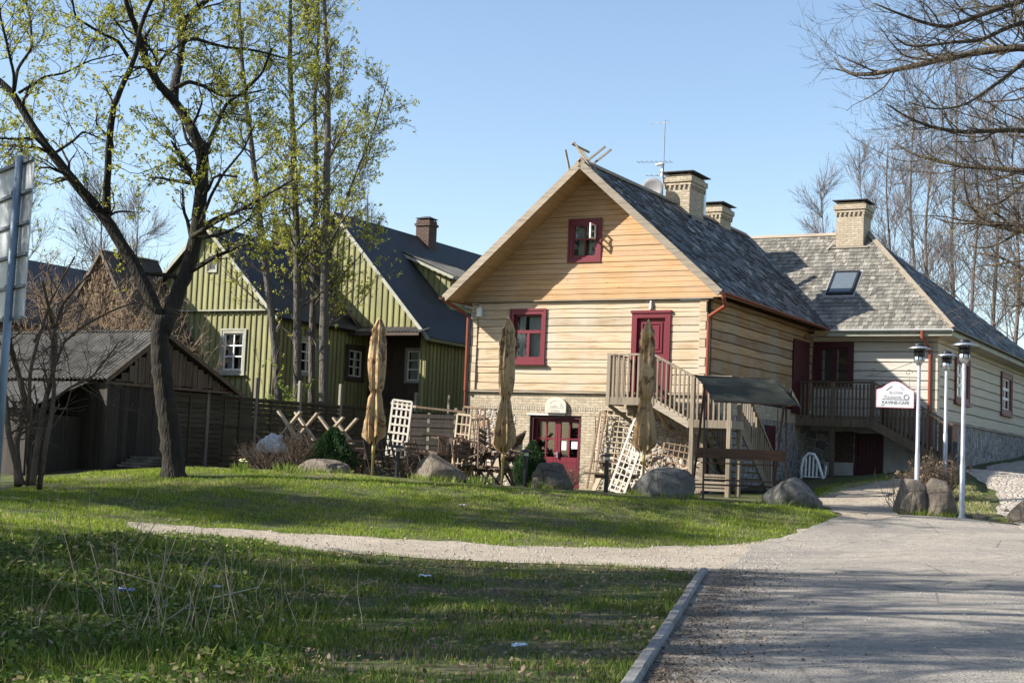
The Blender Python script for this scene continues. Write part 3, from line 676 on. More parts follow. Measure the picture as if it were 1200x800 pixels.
# ground floor double door, in a deep reveal
m = MB(); frame_rect(m, F, *dD, .09, -.24, -.02, 'LRT'); dd = m.build('entrance_door', REDD, MH, label='glazed burgundy double door at ground level')
mid = -4.40
for a, b in ((dD[0]+.09, mid-.005), (mid+.005, dD[1]-.09)):
    m = MB(); z0, z1, zg = .86, dD[3]-.09, 1.72
    frame_rect(m, F, a, b, z0, z1, .085, -.20, -.14); m.box(a+.085, b-.085, -.19, -.145, z0+.085, zg, None, F)
    cx = (a+b)/2; m.box(cx-.022, cx+.022, -.19, -.145, zg, z1-.085, None, F); zc = (zg+z1-.085)/2+.02; m.box(a+.085, cx-.022, -.188, -.147, zc-.022, zc+.022, None, F); m.box(cx+.022, b-.085, -.188, -.147, zc-.022, zc+.022, None, F)
    for k in range(5): m.box(a+.10, b-.10, -.145, -.139, z0+.16+k*.14, z0+.165+k*.14+.11, None, F)
    lf = m.build('door_leaf', RED, dd)
    g = MB(); g.add([F(a+.085, -.17, zg), F(b-.085, -.17, zg), F(b-.085, -.17, z1-.085), F(a+.085, -.17, z1-.085)], [(0,1,2,3)]); g.build('pane', GLASS, lf, recalc=False)
    if a > mid:
        q = MB(); q.box(a+.12, a+.26, -.168, -.165, 1.92, 2.16, None, F); q.box(a+.42, a+.60, -.168, -.165, 1.96, 2.16, None, F); q.build('paper_notice', PLASTW, lf)
m = MB(); m.box(mid-.05, mid+.05, -.10, -.07, 1.80, 1.83, None, F); m.box(mid+.02, mid+.05, -.14, -.08, 1.70, 1.86, None, F); m.build('handle', STEEL, dd)
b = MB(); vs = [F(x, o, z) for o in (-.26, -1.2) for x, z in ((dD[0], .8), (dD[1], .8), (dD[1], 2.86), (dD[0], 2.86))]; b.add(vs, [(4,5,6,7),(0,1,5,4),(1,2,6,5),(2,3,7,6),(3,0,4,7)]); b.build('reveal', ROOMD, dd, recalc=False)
b = MB(); b.box(dD[0]-.08, dD[1]-.5, -.05, .06, 2.862, 2.90, None, F); b.build('lintel_board', WHITEP, dd)
# roof: slab, soffit, shingles, verge boards, gutters
VE = -1.0; VW = 8.45; VR = 12.15
n1 = Vector((SL, 0, 1)).normalized(); n2 = Vector((-SL, 0, 1)).normalized()
m = MB(); LU = 2*RU-EU
slab(m, [(EU, VE, ZE), (EU, 8.6, ZE), (RU, 12.2, ZR), (RU, VE, ZR)], n1, .06)
slab(m, [(LU, VE, ZE), (RU, VE, ZR), (RU, 12.2, ZR), (LU, 12.2, ZE)], n2, .06)
rf = m.build('roof', GREYW, MH)
m = MB()
slab(m, [(EU-.02, VE+.03, ZE-.075), (EU-.02, 8.3, ZE-.075), (RU, 8.3, ZR-.075), (RU, VE+.03, ZR-.075)], n1, .03)
slab(m, [(LU+.02, VE+.03, ZE-.075), (RU, VE+.03, ZR-.075), (RU, 8.3, ZR-.075), (LU+.02, 8.3, ZE-.075)], n2, .03)
m.build('soffit', SOFF, rf)
m = MB(); Sv = Vector((-(EU-RU), 0, ZR-ZE)); Ls = Sv.length; Sv.normalize()
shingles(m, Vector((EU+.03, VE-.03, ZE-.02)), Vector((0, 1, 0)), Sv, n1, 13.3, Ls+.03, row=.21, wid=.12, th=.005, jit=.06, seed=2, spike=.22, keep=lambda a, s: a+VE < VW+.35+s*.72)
m.build('shingles', SHING_SHADE, rf, recalc=False)
m = MB(); m.beam((RU+.06, VE-.03, ZR+.03), (RU+.06, 12.2, ZR+.03), .2, .03, up=n1); m.beam((RU-.06, VE-.03, ZR+.03), (RU-.06, 12.2, ZR+.03), .2, .03, up=n2); m.build('ridge_board', GREYW, rf)
m = MB()
for sgn in (1, -1):
    m.beam((RU, VE-.02, ZR-.07), (RU+sgn*(EU-RU+.02), VE-.02, ZE-.07), .05, .20, up=(sgn*SL, 0, 1))
m.build('verge_board', GREYW, rf)
m = MB()   # crossed timbers at the ridge end
m.beam((RU-.42, VE-.1, ZR+.32), (RU-.30, VE+.0, ZR-.35+.05), .05, .05)
for k, (v0, l) in enumerate(((VE+.05, .75), (VE+.45, .75))):
    m.beam((RU-.25, v0, ZR+.55-.1*k), (RU+.42, v0+.06, ZR-.42), .055, .055)
for k, v0 in enumerate((VE+.12, VE+.5)): m.beam((RU+.62, v0+.12, ZR+.42), (RU+.08, v0, ZR-.02), .05, .05)
m.beam((RU-.28, VE-.02, ZR+.50), (RU-.02, VE+.55, ZR+.36), .05, .05)
m.build('ridge_timbers', GREYW, rf)
def gutter(mb, p0, p1, r=.075, n=7):
    p0, p1 = Vector(p0), Vector(p1); d = (p1-p0).normalized(); s = d.cross(Vector((0, 0, 1))).normalized(); vs = []
    for p in (p0, p1):
        for rr in (r, r-.008):
            for k in range(n+1): t = math.pi*k/n; vs.append(p + s*rr*math.cos(t) - Vector((0, 0, rr*math.sin(t))))
    N = n+1; fs = []
    for k in range(n): fs += [(k, k+1, 2*N+k+1, 2*N+k), (N+k, 3*N+k, 3*N+k+1, N+k+1), (k, N+k, N+k+1, k+1), (2*N+k, 2*N+k+1, 3*N+k+1, 3*N+k)]
    fs += [(0, 2*N, 3*N, N), (n, N+n, 3*N+n, 2*N+n)]
    mb.add(vs, fs)
m = MB(); gutter(m, (EU+.09, VE-.08, ZE-.03), (EU+.09, 8.35, ZE-.07)); m.build('gutter', COPD, rf)
m = MB(); gutter(m, (LU-.09, VE-.08, ZE-.03), (LU-.09, 8, ZE-.07)); m.build('gutter', COPPER, rf)
def pipe(root, pts, r=.05, mat=COPPER, name='drainpipe', n=10):
    m = MB(); m.tube(pts, r, n); o = m.build(name, mat, root, smooth=False); return o
pipe(MH, [(EU+.09, VE+.02, ZE-.09), (EU+.09, VE+.02, 5.95), (EU-.0, -.55, 5.78), (.10, -.20, 5.55), (.06, -.16, 5.40), (.06, -.16, 3.48), (.06, -.16, 1.0)])
pipe(MH, [(LU-.07, VE+.04, ZE-.1), (LU-.02, VE+.06, 5.98), (W0-.12, -.35, 5.72), (W0-.06, -.16, 5.6), (W0-.06, -.16, 3.5)])
pipe(MH, [(W0-.09, -.10, 3.5), (W0-.09, -.10, 1.0)], .04, COPD)
def chimney(root, u0, u1, v0, v1, z0, z1, cap, seedu=0, mat=BRICK, capm=None, bands=True):
    m = MB(); m.box(u0, u1, v0, v1, z0, z1-.34); 
    if bands:
        e = .05; m.box(u0-e, u1+e, v0-e, v1+e, z1-.34, z1-.24)
        n = int((u1-u0)/.14)
        for k in range(n+1):
            x = u0-.0+(u1-u0)*k/max(1, n); m.box(x-.03, x+.03, v0-.045, v0-.001, z1-.44, z1-.341)
        n = int((v1-v0)/.14)
        for k in range(n+1):
            y = v0+(v1-v0)*k/max(1, n); m.box(u1+.001, u1+.045, y-.03, y+.03, z1-.44, z1-.341)
        m.box(u0-e-.04, u1+e+.04, v0-e-.04, v1+e+.04, z1-.239, z1-.08); m.box(u0-.01, u1+.01, v0-.01, v1+.01, z1-.08, z1)
    else: m.box(u0, u1, v0, v1, z1-.34, z1)
    c = m.build('chimney', mat, root)
    q = MB(); o = cap; x0, x1, y0, y1 = u0-o, u1+o, v0-o, v1+o; cx, cy = (u0+u1)/2, (v0+v1)/2
    q.add([(x0,y0,z1+.06),(x1,y0,z1+.06),(x1,y1,z1+.06),(x0,y1,z1+.06),(x0,y0,z1+.085),(x1,y0,z1+.085),(x1,y1,z1+.085),(x0,y1,z1+.085),(cx-.1,cy,z1+.19),(cx+.1,cy,z1+.19)],
          [(0,3,2,1),(0,1,5,4),(1,2,6,5),(2,3,7,6),(3,0,4,7),(4,5,9,8),(5,6,9),(6,7,8,9),(7,4,8)])
    for a_, b_ in ((u0+.05, v0+.05), (u1-.05, v0+.05), (u0+.05, v1-.05), (u1-.05, v1-.05)): q.box(a_-.02, a_+.02, b_-.02, b_+.02, z1, z1+.06)
    q.build('chimney_cap', capm or ASBB, c)
    return c
ch1 = chimney(rf, -3.72, -2.92, 5.55, 6.75, 8.9, 10.62, .16)
q = MB(); q.box(-2.92, -2.80, 5.48, 6.85, 9.1, 9.32); q.build('flashing', BLACKM, ch1)
chimney(rf, -3.95, -3.25, 9.1, 10.1, 9.2, 10.30, .14)
m = MB(); m.tube([(-3.45, 8.05, 9.6), (-3.45, 8.05, 10.55)], .09, 12); m.build('flue_pipe', STEEL, rf)
# shutter-like open door panel on the side wall and shaded doorway with step
m = MB(); m.box(.075, .13, 6.85, 8.38, 3.36, 5.62); m.build('balcony_door', REDD, MH, label='dark burgundy boarded door on the shaded side wall')
m = MB(); m.tube([(.09, 8.0, 5.86), (.16, 8.0, 5.72)], [.03, .055], 10); m.build('wall_lamp', STEEL, MH)
m = MB(); m.box(.031, .06, 4.6, 5.5, 1.05, 2.9); m.build('cellar_door', REDD, MH)
# dish and aerial
t = thing('satellite_dish', 'grey round satellite dish fixed behind the near brick chimney', 'satellite dish', H(-3.8, 5.3, 9.5), A0)
m = MB(); prof = [(0.0, 0), (.14, .01), (.27, .04), (.38, .09), (.375, .10), (.26, .055), (.13, .022), (0, .012)]; vs = []; n = 22
for r_, z_ in prof:
    for k in range(n): a = 2*math.pi*k/n; vs.append((-.25+r_*math.cos(a), -z_*1.0, .62+r_*math.sin(a)))
m.add(vs, [(i*n+k, i*n+(k+1) % n, (i+1)*n+(k+1) % n, (i+1)*n+k) for i in range(len(prof)-1) for k in range(n)]); m.build('reflector', flat('dish_grey', (.17, .17, .18), .6), t, smooth=True)
m = MB(); m.tube([(.0, .1, .1), (.0, .1, .62), (-.25, .02, .62)], .018, 8); m.tube([(-.25, -.02, .30), (-.25, -.40, .55)], .01, 6); m.box(-.28, -.22, -.44, -.38, .53, .6); m.build('mount', STEEL, t)
t = thing('tv_aerial', 'thin metal aerial mast with three antennas beside the chimney', 'antenna', H(-3.78, 5.45, 9.5), A0)
m = MB(); m.tube([(0, 0, 0), (0, 0, 2.85)], .016, 8); m.build('mast', AERIAL, t)
def ant(z, L, n, d=(1, .3), el=.3):
    m = MB(); d = Vector((*d, 0)).normalized(); p = Vector((-d.y, d.x, 0)); m.tube([Vector((0, 0, z))-d*L*.75, Vector((0, 0, z-.05))+d*L*.25], .011, 6)
    for k in range(n): q = Vector((0, 0, z))-d*L*(.72-.9*k/max(1, n-1)); m.tube([q-p*el*.5*(1-.3*k/n), q+p*el*.5*(1-.3*k/n)], .006, 5)
    m.build('antenna_head', AERIAL, t)
ant(2.8, .7, 3, (1, -.3), .1); ant(1.55, 1.15, 8, (1, .12), .34); ant(1.12, .75, 5, (1, .1), .22)
m = MB(); m.beam((-.04, 0, 1.45), (-.04, 0, 1.05), .10, .06); m.beam((-.22, -.05, 1.42), (.02, -.05, 1.46), .2, .03); m.build('amplifier_box', PLASTW, t)

# signs on and before the house
def arch_plate(w, h, th, n=16):
    pts = [(-w/2, 0), (w/2, 0), (w/2, h*.45)] + [(w/2*math.cos(math.pi*k/n), h*.45+h*.55*math.sin(math.pi*k/n)) for k in range(1, n)] + [(-w/2, h*.45)]
    return pts
def text(body, size, mat, parent, loc, rot=(math.pi/2, 0, 0), ext=.002, name='lettering', bold=0):
    cu = bpy.data.curves.new(name, 'FONT'); cu.body = body; cu.size = size; cu.extrude = ext; cu.align_x = 'CENTER'; cu.offset = bold; cu.resolution_u = 2
    tmp = bpy.data.objects.new('tmp_text', cu); COL.objects.link(tmp); bpy.context.view_layer.update()
    me = bpy.data.meshes.new_from_object(tmp); bpy.data.objects.remove(tmp); me.materials.clear(); me.materials.append(mat)
    o = bpy.data.objects.new(name, me); COL.objects.link(o); o.parent = parent; o.location = loc; o.rotation_euler = rot; return o
INK = flat('grey_lettering', (.20, .19, .21), .7); INKL = flat('pale_grey_lettering', (.42, .41, .42), .7)
def arcline(mb, c, r0, r1, a0, a1, y0, y1, n=10, sq=.5):
    for k in range(n):
        s, e = a0+(a1-a0)*k/n, a0+(a1-a0)*(k+1)/n; P = lambda t, rr, y: (c[0]+rr*math.cos(t), y, c[1]+rr*math.sin(t)*sq)
        mb.add([P(s, r0, y0), P(e, r0, y0), P(e, r1, y0), P(s, r1, y0), P(s, r0, y1), P(e, r0, y1), P(e, r1, y1), P(s, r1, y1)], [(0,1,2,3),(7,6,5,4),(0,4,5,1),(3,2,6,7)])
p = H(-4.36, -.07, 2.93)
t = thing('wall_plaque', 'arched cream cafe plaque mounted over the ground floor double door', 'sign', p, A0)
m = MB(); m.prism([(x, 0, z) for x, z in arch_plate(.64, .44, .1)], (0, -.07, 0)); m.build('panel', flat('plaque_cream', (.50, .46, .38), .7, .08), t)
m = MB(); arcline(m, (0, .20), .17, .19, .25, math.pi-.25, -.072, -.076, 14, .8); arcline(m, (.19, .185), .032, .045, 0, 2*math.pi, -.072, -.076, 12, 1); m.box(-.23, .24, -.076, -.072, .135, .147); m.box(-.24, .24, -.074, -.072, .085, .091)
m.build('emblem', INKL, t); text('KAVINE', .075, INKL, t, (0, -.073, .02)); text('Kaunuva', .06, INKL, t, (-.06, -.073, .16))

# ================================================================ WHITE WING HOUSE (behind, to the right)
WH = thing('white_log_house', 'white painted log house with grey shingle hip roof, skylight and dark burgundy window', 'house', HO, A0)
WV = 9.0; WU = 3.87; FW = Mfront(WV); SW = Mside(WU)
m = MB(); wwin = (.10, 1.37, 4.30, 5.66)
courses(m, FW, .03, WU-.06, 3.37, 5.9, [wwin], .29, .06, seed=21, vary=.15, gap=.02)
m.build('log_wall', WHITEL, WH)
c = MB()
for a, b, z0, z1 in ((0, wwin[0], 3.3, 5.95), (wwin[1], WU-.01, 3.3, 5.95), (wwin[0], wwin[1], 3.3, wwin[2]), (wwin[0], wwin[1], wwin[3], 5.95)): c.box(a, b, WV+.002, WV+.25, z0, z1)
c.build('wall_core', ROOMD, WH)
m = MB(); courses(m, SW, WV+.25, 30, 3.36, 5.98, [(11.42, 13.55, 4.0, 5.48), (19.2, 21.3, 4.0, 5.55)], .31, .06, seed=22, vary=.15, wob=.02, gap=.022); m.build('side_log_wall', WHITES, WH)
m = MB(); z = 3.36; rs = random.Random(9)
while z < 5.9: h = .29; m.box(WU-.06, WU+.09, WV-.09, WV+.24, z+.01, min(5.95, z+h)-.01); z += h
m.build('corner_joint', WHITES, WH)
c = MB()
for a, b, z0, z1 in ((WV+.26, 11.42, 3.2, 5.98), (13.55, 19.2, 3.2, 5.98), (21.3, 30, 3.2, 5.98), (11.42, 13.55, 3.2, 4.0), (11.42, 13.55, 5.48, 5.98), (19.2, 21.3, 3.2, 4.0), (19.2, 21.3, 5.55, 5.98)): c.box(WU-.25, WU-.002, a, b, z0, z1)
c.build('side_wall_core', ROOMD, WH)
window(WH, FW, *wwin, REDD, REDD, cw=.15, cols=2, rows=(), bar=.16, thin=(.33, .72), curtain=CURT, cparts=((.02, .12), (.55, .62)))
for a, b, z0, z1 in ((11.42, 13.55, 4.0, 5.48), (19.2, 21.3, 4.0, 5.55)):
    window(WH, SW, a, b, z0, z1, REDB, WHITEP, cw=.2, cols=2, rows=(.34, .68), bar=.10, sillm=REDB, curtain=CURTW, cparts=((.0, .45), (.55, 1)))
# foundation
m = MB(); m.box(0.03, 1.45, WV-.05, WV+.3, .9, 2.9); m.build('cellar_stone_wall', RUBD, WH)
m = MB(); m.box(.85, 1.42, WV-.08, WV-.051, 1.95, 2.9); m.build('red_brick_panel', BRICKR, WH)
m = MB(); m.box(2.36, WU+.06, WV-.06, WV+.3, .9, 3.33); m.box(1.42, 2.36, WV-.06, WV+.3, 2.88, 3.33); m.box(.03, 1.42, WV-.06, WV+.3, 2.90, 3.33); m.box(.5, 1.42, WV-.09, WV-.061, .9, 1.94); m.build('rendered_cellar_wall', RENDER, WH)
m = MB(); frame_rect(m, FW, 1.45, 2.34, 1.2, 2.87, .08, -.12, .02, 'LRT'); d = m.build('cellar_door', REDD, WH, label='dark garage-like cellar door under the balcony')
m = MB()
for k in range(6): m.box(1.53+k*.122, 1.53+k*.122+.118, -.10, -.06, 1.2, 2.79, None, FW)
m.build('door_leaf', REDD, d)
m = MB(); m.box(WU-.3, WU+.03, WV+.3, 30, 1.2, 3.30); m.build('side_stone_wall', RUBD, WH)
m = MB(); m.box(WU+.031, WU+.06, WV-.05, 12.1, 2.55, 3.30); m.build('orange_brick_patch', BRICKO, WH)
m = MB(); m.box(WU+.061, WU+.08, 11.1, 11.9, 2.0, 2.75); m.build('cellar_window', ROOMD, WH)
m = MB(); m.box(WU-.1, WU+.10, WV-.02, 30, 3.305, 3.35); m.box(.04, WU+.0, WV-.10, WV-.0, 3.335, 3.37); m.build('base_flashing', GREYW, WH)
# roof
WZ = 6.03; WE = 8.38; WEU = 4.47; AP = (.85, 12.15, 9.62); FAR = 30.5
k1 = (AP[2]-WZ)/(AP[1]-WE); nF = Vector((0, -k1, 1)).normalized(); k2 = (AP[2]-WZ)/(WEU-AP[0]); nS = Vector((k2, 0, 1)).normalized()
m = MB()
slab(m, [(-3.45, WE, WZ), (WEU, WE, WZ), AP, (-3.45, 12.15, 9.62)], nF, .06)
slab(m, [(WEU, WE, WZ), (WEU, FAR, WZ), AP], nS, .06)
m.add([AP, (WEU, FAR, WZ), (-7.5, FAR, WZ), (-7.5, 12.15, 9.62)], [(0, 1, 2, 3)])
wr = m.build('roof', GREYW, WH)
m = MB(); Sv = Vector((0, AP[1]-WE, AP[2]-WZ)); Ls = Sv.length; Sv.normalize(); aL = WEU+3.45
def keepF(a, s):
    f = s/Ls; u = -3.45+a; z = WZ+(AP[2]-WZ)*f
    if u > WEU-(WEU-AP[0])*f+.02: return False
    return u > RU+(ZR-z)/SL-.25
shingles(m, Vector((-3.45, WE-.03, WZ-.02)), Vector((1, 0, 0)), Sv, nF, aL, Ls, row=.20, wid=.125, keep=keepF, seed=12, th=.024, jit=.01)
m.build('shingles', SHING, wr, recalc=False)
m = MB(); Sv = Vector((AP[0]-WEU, 0, AP[2]-WZ)); Ls2 = Sv.length; Sv.normalize()
def keepS(a, s): f = s/Ls2; v = WE+a; return WE+(AP[1]-WE)*f-.02 < v < FAR+(AP[1]-FAR)*f
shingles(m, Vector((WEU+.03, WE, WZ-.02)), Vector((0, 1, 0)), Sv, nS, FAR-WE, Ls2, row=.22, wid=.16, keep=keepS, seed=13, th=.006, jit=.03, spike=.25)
m.build('shingles', SHING_SHADE, wr, recalc=False)
m = MB(); hip0 = Vector((WEU+.02, WE-.02, WZ+.03)); hip1 = Vector(AP)+Vector((0, 0, .05)); nh = (nF+nS).normalized()
m.beam(hip0+nF*.02, hip1+nF*.02, .16, .03, up=nF); m.beam(hip0+Vector((.05, .05, 0)), hip1+Vector((.05, .05, 0)), .14, .03, up=nS); m.build('hip_board', TREND, wr)
m = MB(); m.beam((-3.3, 12.12, 9.65), (AP[0]+.1, 12.12, 9.65), .16, .04, up=nF); m.build('ridge_board', GREYW, wr)
m = MB(); m.beam((RU+.0+.1, 12.0, 9.62), (EU+.02, WE+.06, WZ+.06), .16, .02, up=nF+n1); m.build('valley_flashing', flat('valley_metal', (.22, .30, .32), .5), wr)
m = MB(); gutter(m, (EU-.0, WE-.1, WZ-.0), (WEU+.05, WE-.1, WZ-.0), .07); m.build('gutter', GUTW, wr)
m = MB(); gutter(m, (WEU+.10, WE-.1, WZ-.0), (WEU+.10, FAR, WZ-.0), .06); m.build('gutter', BLACKM, wr)
m = MB(); m.box(EU, WEU+.02, WE-.04, WE-.01, WZ-.20, WZ-.03); m.box(WEU-.01, WEU+.02, WE, FAR, WZ-.20, WZ-.05); m.build('fascia', TRIMG, wr)
m = MB(); m.box(.1, WEU, WE, WV+.02, WZ-.18, WZ-.15); m.box(WU-.02, WEU, WV+.02, FAR, WZ-.18, WZ-.15); m.build('soffit', WHITES, wr)
pipe(WH, [(3.62, WE-.1, WZ-.05), (3.62, WE-.1, 5.78), (3.70, WV-.25, 5.55), (3.74, WV-.14, 5.40), (3.74, WV-.14, 2.2)], .055)
wc = chimney(wr, -.06, .86, 11.55, 12.45, 8.9, 10.62, .12)
q = MB(); q.beam((-.30, 11.52, 9.10), (1.05, 11.52, 9.10), .10, .03, up=nF); q.beam((-.34, 11.46, 9.04), (-.10, 11.62, 9.35), .1, .02, up=nF); q.build('flashing', flat('flashing_brown', (.20, .17, .14), .5), wc)
m = MB(); f0 = (9.62-WE)/(AP[1]-WE); P = lambda u, v, o: Vector((u, v, WZ+k1*(v-WE)))+nF*o
def skyframe(o0, o1, u0, u1, v0, v1, w, mb):
    for a, b, c_, d_ in ((u0, u1, v0, v0+w), (u0, u1, v1-w, v1), (u0, u0+w, v0+w, v1-w), (u1-w, u1, v0+w, v1-w)):
        vs = [P(x, y, o) for o in (o0, o1) for y in (c_, d_) for x in (a, b)]; mb.add(vs, [(0,1,3,2),(4,6,7,5),(0,4,5,1),(2,3,7,6),(0,2,6,4),(1,5,7,3)])
skyframe(0, .11, .22, 1.08, 9.66, 10.56, .07, m); sk = m.build('skylight', BLACKM, wr)
g = MB(); g.add([P(.29, 9.73, .09), P(1.01, 9.73, .09), P(1.01, 10.49, .09), P(.29, 10.49, .09)], [(0,1,2,3)]); g.build('pane', flat('skylight_glass', (.10, .12, .14), .06, .1, spec=1.0), sk, recalc=False)
m = MB(); skyframe(.0, .04, .14, 1.16, 9.58, 10.64, .07, m); m.build('flashing', flat('lead_flashing', (.26, .26, .25), .5), sk)

# ---------------------------------------------------------------- wooden stair and landing before the log house
DK = 3.34; SV = -1.2
ST = thing('wooden_staircase', 'weathered wooden porch and stair climbing to the burgundy upper door of the log house', 'staircase', HO, A0)
m = MB()
for k in range(9): v0 = SV+.01+k*.134; m.box(-2.30, -.95, v0, v0+.125, DK-.04, DK)
m.build('deck', DECKW, ST)
m = MB(); m.box(-2.32, -.95, SV-.03, SV+.0, DK-.20, DK-.0); m.box(-2.35, -2.32, SV-.03, -.1, DK-.20, DK-.0); m.build('rim_board', DECKW, ST); m = MB(); m.box(.02, 1.18, SV-.03, SV, 2.60, 2.80); m.box(1.15, 1.18, SV, -.35, 2.60, 2.80); m.box(-.0, .02, SV-.03, -.35, 2.60, 2.80); m.build('rim_board', DECKW, ST)
m = MB()
for k in range(6): v0 = SV+k*.14; m.box(.02, 1.15, v0, v0+.13, 2.76, 2.80)
m.build('landing_deck', DECKW, ST)
def post(root, u, v, z0, z1, w=.095, mat=DECKW):
    m = MB(); m.cbox(u-w/2, u+w/2, v-w/2, v+w/2, z0, z1, .012); return m.build('post', mat, root)
def balusters(root, p0, p1, drop0, n, w=.045, mat=DECKW, up=1.0, lowoff=0.0):
    for k in range(n):
        t = (k+.5)/n; p = Vector(p0).lerp(Vector(p1), t)
        m = MB(); m.box(p.x-w/2, p.x+w/2, p.y-w/2, p.y+w/2, p.z-drop0, p.z-.03); m.build('baluster', mat, root)
def handrail(root, p0, p1, mat=DECKW, w=.10, h=.05):
    m = MB(); m.beam(p0, p1, w, h); return m.build('handrail', mat, root)
for u, v, z0, z1 in ((-2.27, SV+.02, DK-.20, 4.45), (-1.02, SV+.02, DK-.20, 4.45), (.10, SV+.02, .8, 3.88), (1.10, SV+.02, .8, 3.88), (.10, -.42, .9, 2.8), (1.10, -.45, .9, 3.88), (-1.02, -.12, 2.9, DK-.02), (1.12, 1.95, 1.0, 2.12)):
    post(ST, u, v, z0, z1, .115)
handrail(ST, (-2.33, SV+.02, 4.46), (-.98, SV+.02, 4.46)); handrail(ST, (-1.02, SV+.02, 4.46), (.10, SV+.02, 3.90)); handrail(ST, (.06, SV+.02, 3.90), (1.15, SV+.02, 3.90))
handrail(ST, (1.10, SV, 3.90), (1.10, -.42, 3.90)); handrail(ST, (1.12, -.50, 3.92), (1.12, 2.05, 2.08)); handrail(ST, (-2.27, SV, 4.46), (-2.27, -.15, 4.46))
balusters(ST, (-2.21, SV, 4.45), (-1.08, SV, 4.45), 1.25, 8); balusters(ST, (-2.27, SV+.1, 4.45), (-2.27, -.12, 4.45), 1.15, 6)
balusters(ST, (-.95, SV, 4.42), (.04, SV, 3.92), 1.18, 8); balusters(ST, (.16, SV, 3.90), (1.04, SV, 3.90), 1.18, 6); balusters(ST, (1.12, -.36, 3.82), (1.12, 1.88, 2.2), 1.12, 13)
balusters(ST, (.14, -.30, 3.75), (.14, 1.2, 2.7), 1.0, 8)
for k in range(3):
    m = MB(); u0 = -.95+k*.33; m.box(u0, u0+.33, SV+.05, -.12, DK-.04-.14*(k+1), DK-.14*(k+1)); m.build('tread', DECKW, ST)
for v in (SV-.0, -.15):
    m = MB(); m.beam((-1.0, v, 3.22), (.05, v, 2.68), .045, .22); m.build('stringer', GREYW, ST)
for k in range(10):
    m = MB(); v0 = -.38+k*.25; z = 2.76-.175*(k+1); m.box(.20, 1.08, v0, v0+.27, z-.04, z); m.build('tread', DECKW, ST)
for u in (.14, 1.14):
    m = MB(); m.beam((u, -.40, 2.62), (u, 2.1, .86), .05, .24); m.build('stringer', DECKW, ST)
m = MB(); m.beam((-2.25, SV+.05, 3.12), (-1.75, -.05, 2.5), .08, .08); m.beam((-.98, SV+.05, 3.12), (-.98, -.05, 2.55), .08, .08); m.build('bracket', PINESIDE, ST)
m = MB()
for k in range(5): m.box(.16, 1.04, SV+.0, SV+.03, 1.02+k*.09, 1.08+k*.09)
m.build('slatted_screen', DECKW, ST)

# ---------------------------------------------------------------- balcony of the white house
BA = thing('wooden_balcony', 'brown wooden balcony with stair on the shaded front of the white house', 'balcony', HO, A0)
BV = 7.4; BZ = 3.22
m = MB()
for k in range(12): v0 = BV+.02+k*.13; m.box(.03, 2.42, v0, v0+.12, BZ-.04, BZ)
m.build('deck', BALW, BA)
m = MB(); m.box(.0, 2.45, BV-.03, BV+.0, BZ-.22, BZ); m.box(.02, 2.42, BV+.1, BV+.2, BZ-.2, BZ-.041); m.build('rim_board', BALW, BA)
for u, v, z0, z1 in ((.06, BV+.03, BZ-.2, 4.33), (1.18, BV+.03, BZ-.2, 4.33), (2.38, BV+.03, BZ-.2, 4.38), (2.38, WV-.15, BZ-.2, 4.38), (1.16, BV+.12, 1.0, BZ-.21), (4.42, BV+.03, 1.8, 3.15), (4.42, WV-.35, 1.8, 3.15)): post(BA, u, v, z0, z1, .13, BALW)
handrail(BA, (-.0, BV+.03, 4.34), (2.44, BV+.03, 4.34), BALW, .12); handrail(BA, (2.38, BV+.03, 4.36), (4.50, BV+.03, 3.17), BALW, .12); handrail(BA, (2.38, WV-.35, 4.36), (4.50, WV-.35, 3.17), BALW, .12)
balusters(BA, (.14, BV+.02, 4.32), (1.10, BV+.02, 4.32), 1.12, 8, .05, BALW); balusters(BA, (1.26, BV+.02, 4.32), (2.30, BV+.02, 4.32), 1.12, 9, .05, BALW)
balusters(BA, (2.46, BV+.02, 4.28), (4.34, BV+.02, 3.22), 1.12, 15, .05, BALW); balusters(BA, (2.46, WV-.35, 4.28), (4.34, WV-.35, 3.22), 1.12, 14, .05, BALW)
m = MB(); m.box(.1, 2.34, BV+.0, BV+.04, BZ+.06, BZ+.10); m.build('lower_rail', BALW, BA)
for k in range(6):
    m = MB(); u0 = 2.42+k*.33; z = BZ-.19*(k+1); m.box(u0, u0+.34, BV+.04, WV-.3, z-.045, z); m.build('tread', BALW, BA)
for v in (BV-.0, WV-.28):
    m = MB(); m.beam((2.36, v, BZ-.10), (4.5, v, 2.02), .05, .26); m.build('stringer', BALW, BA)

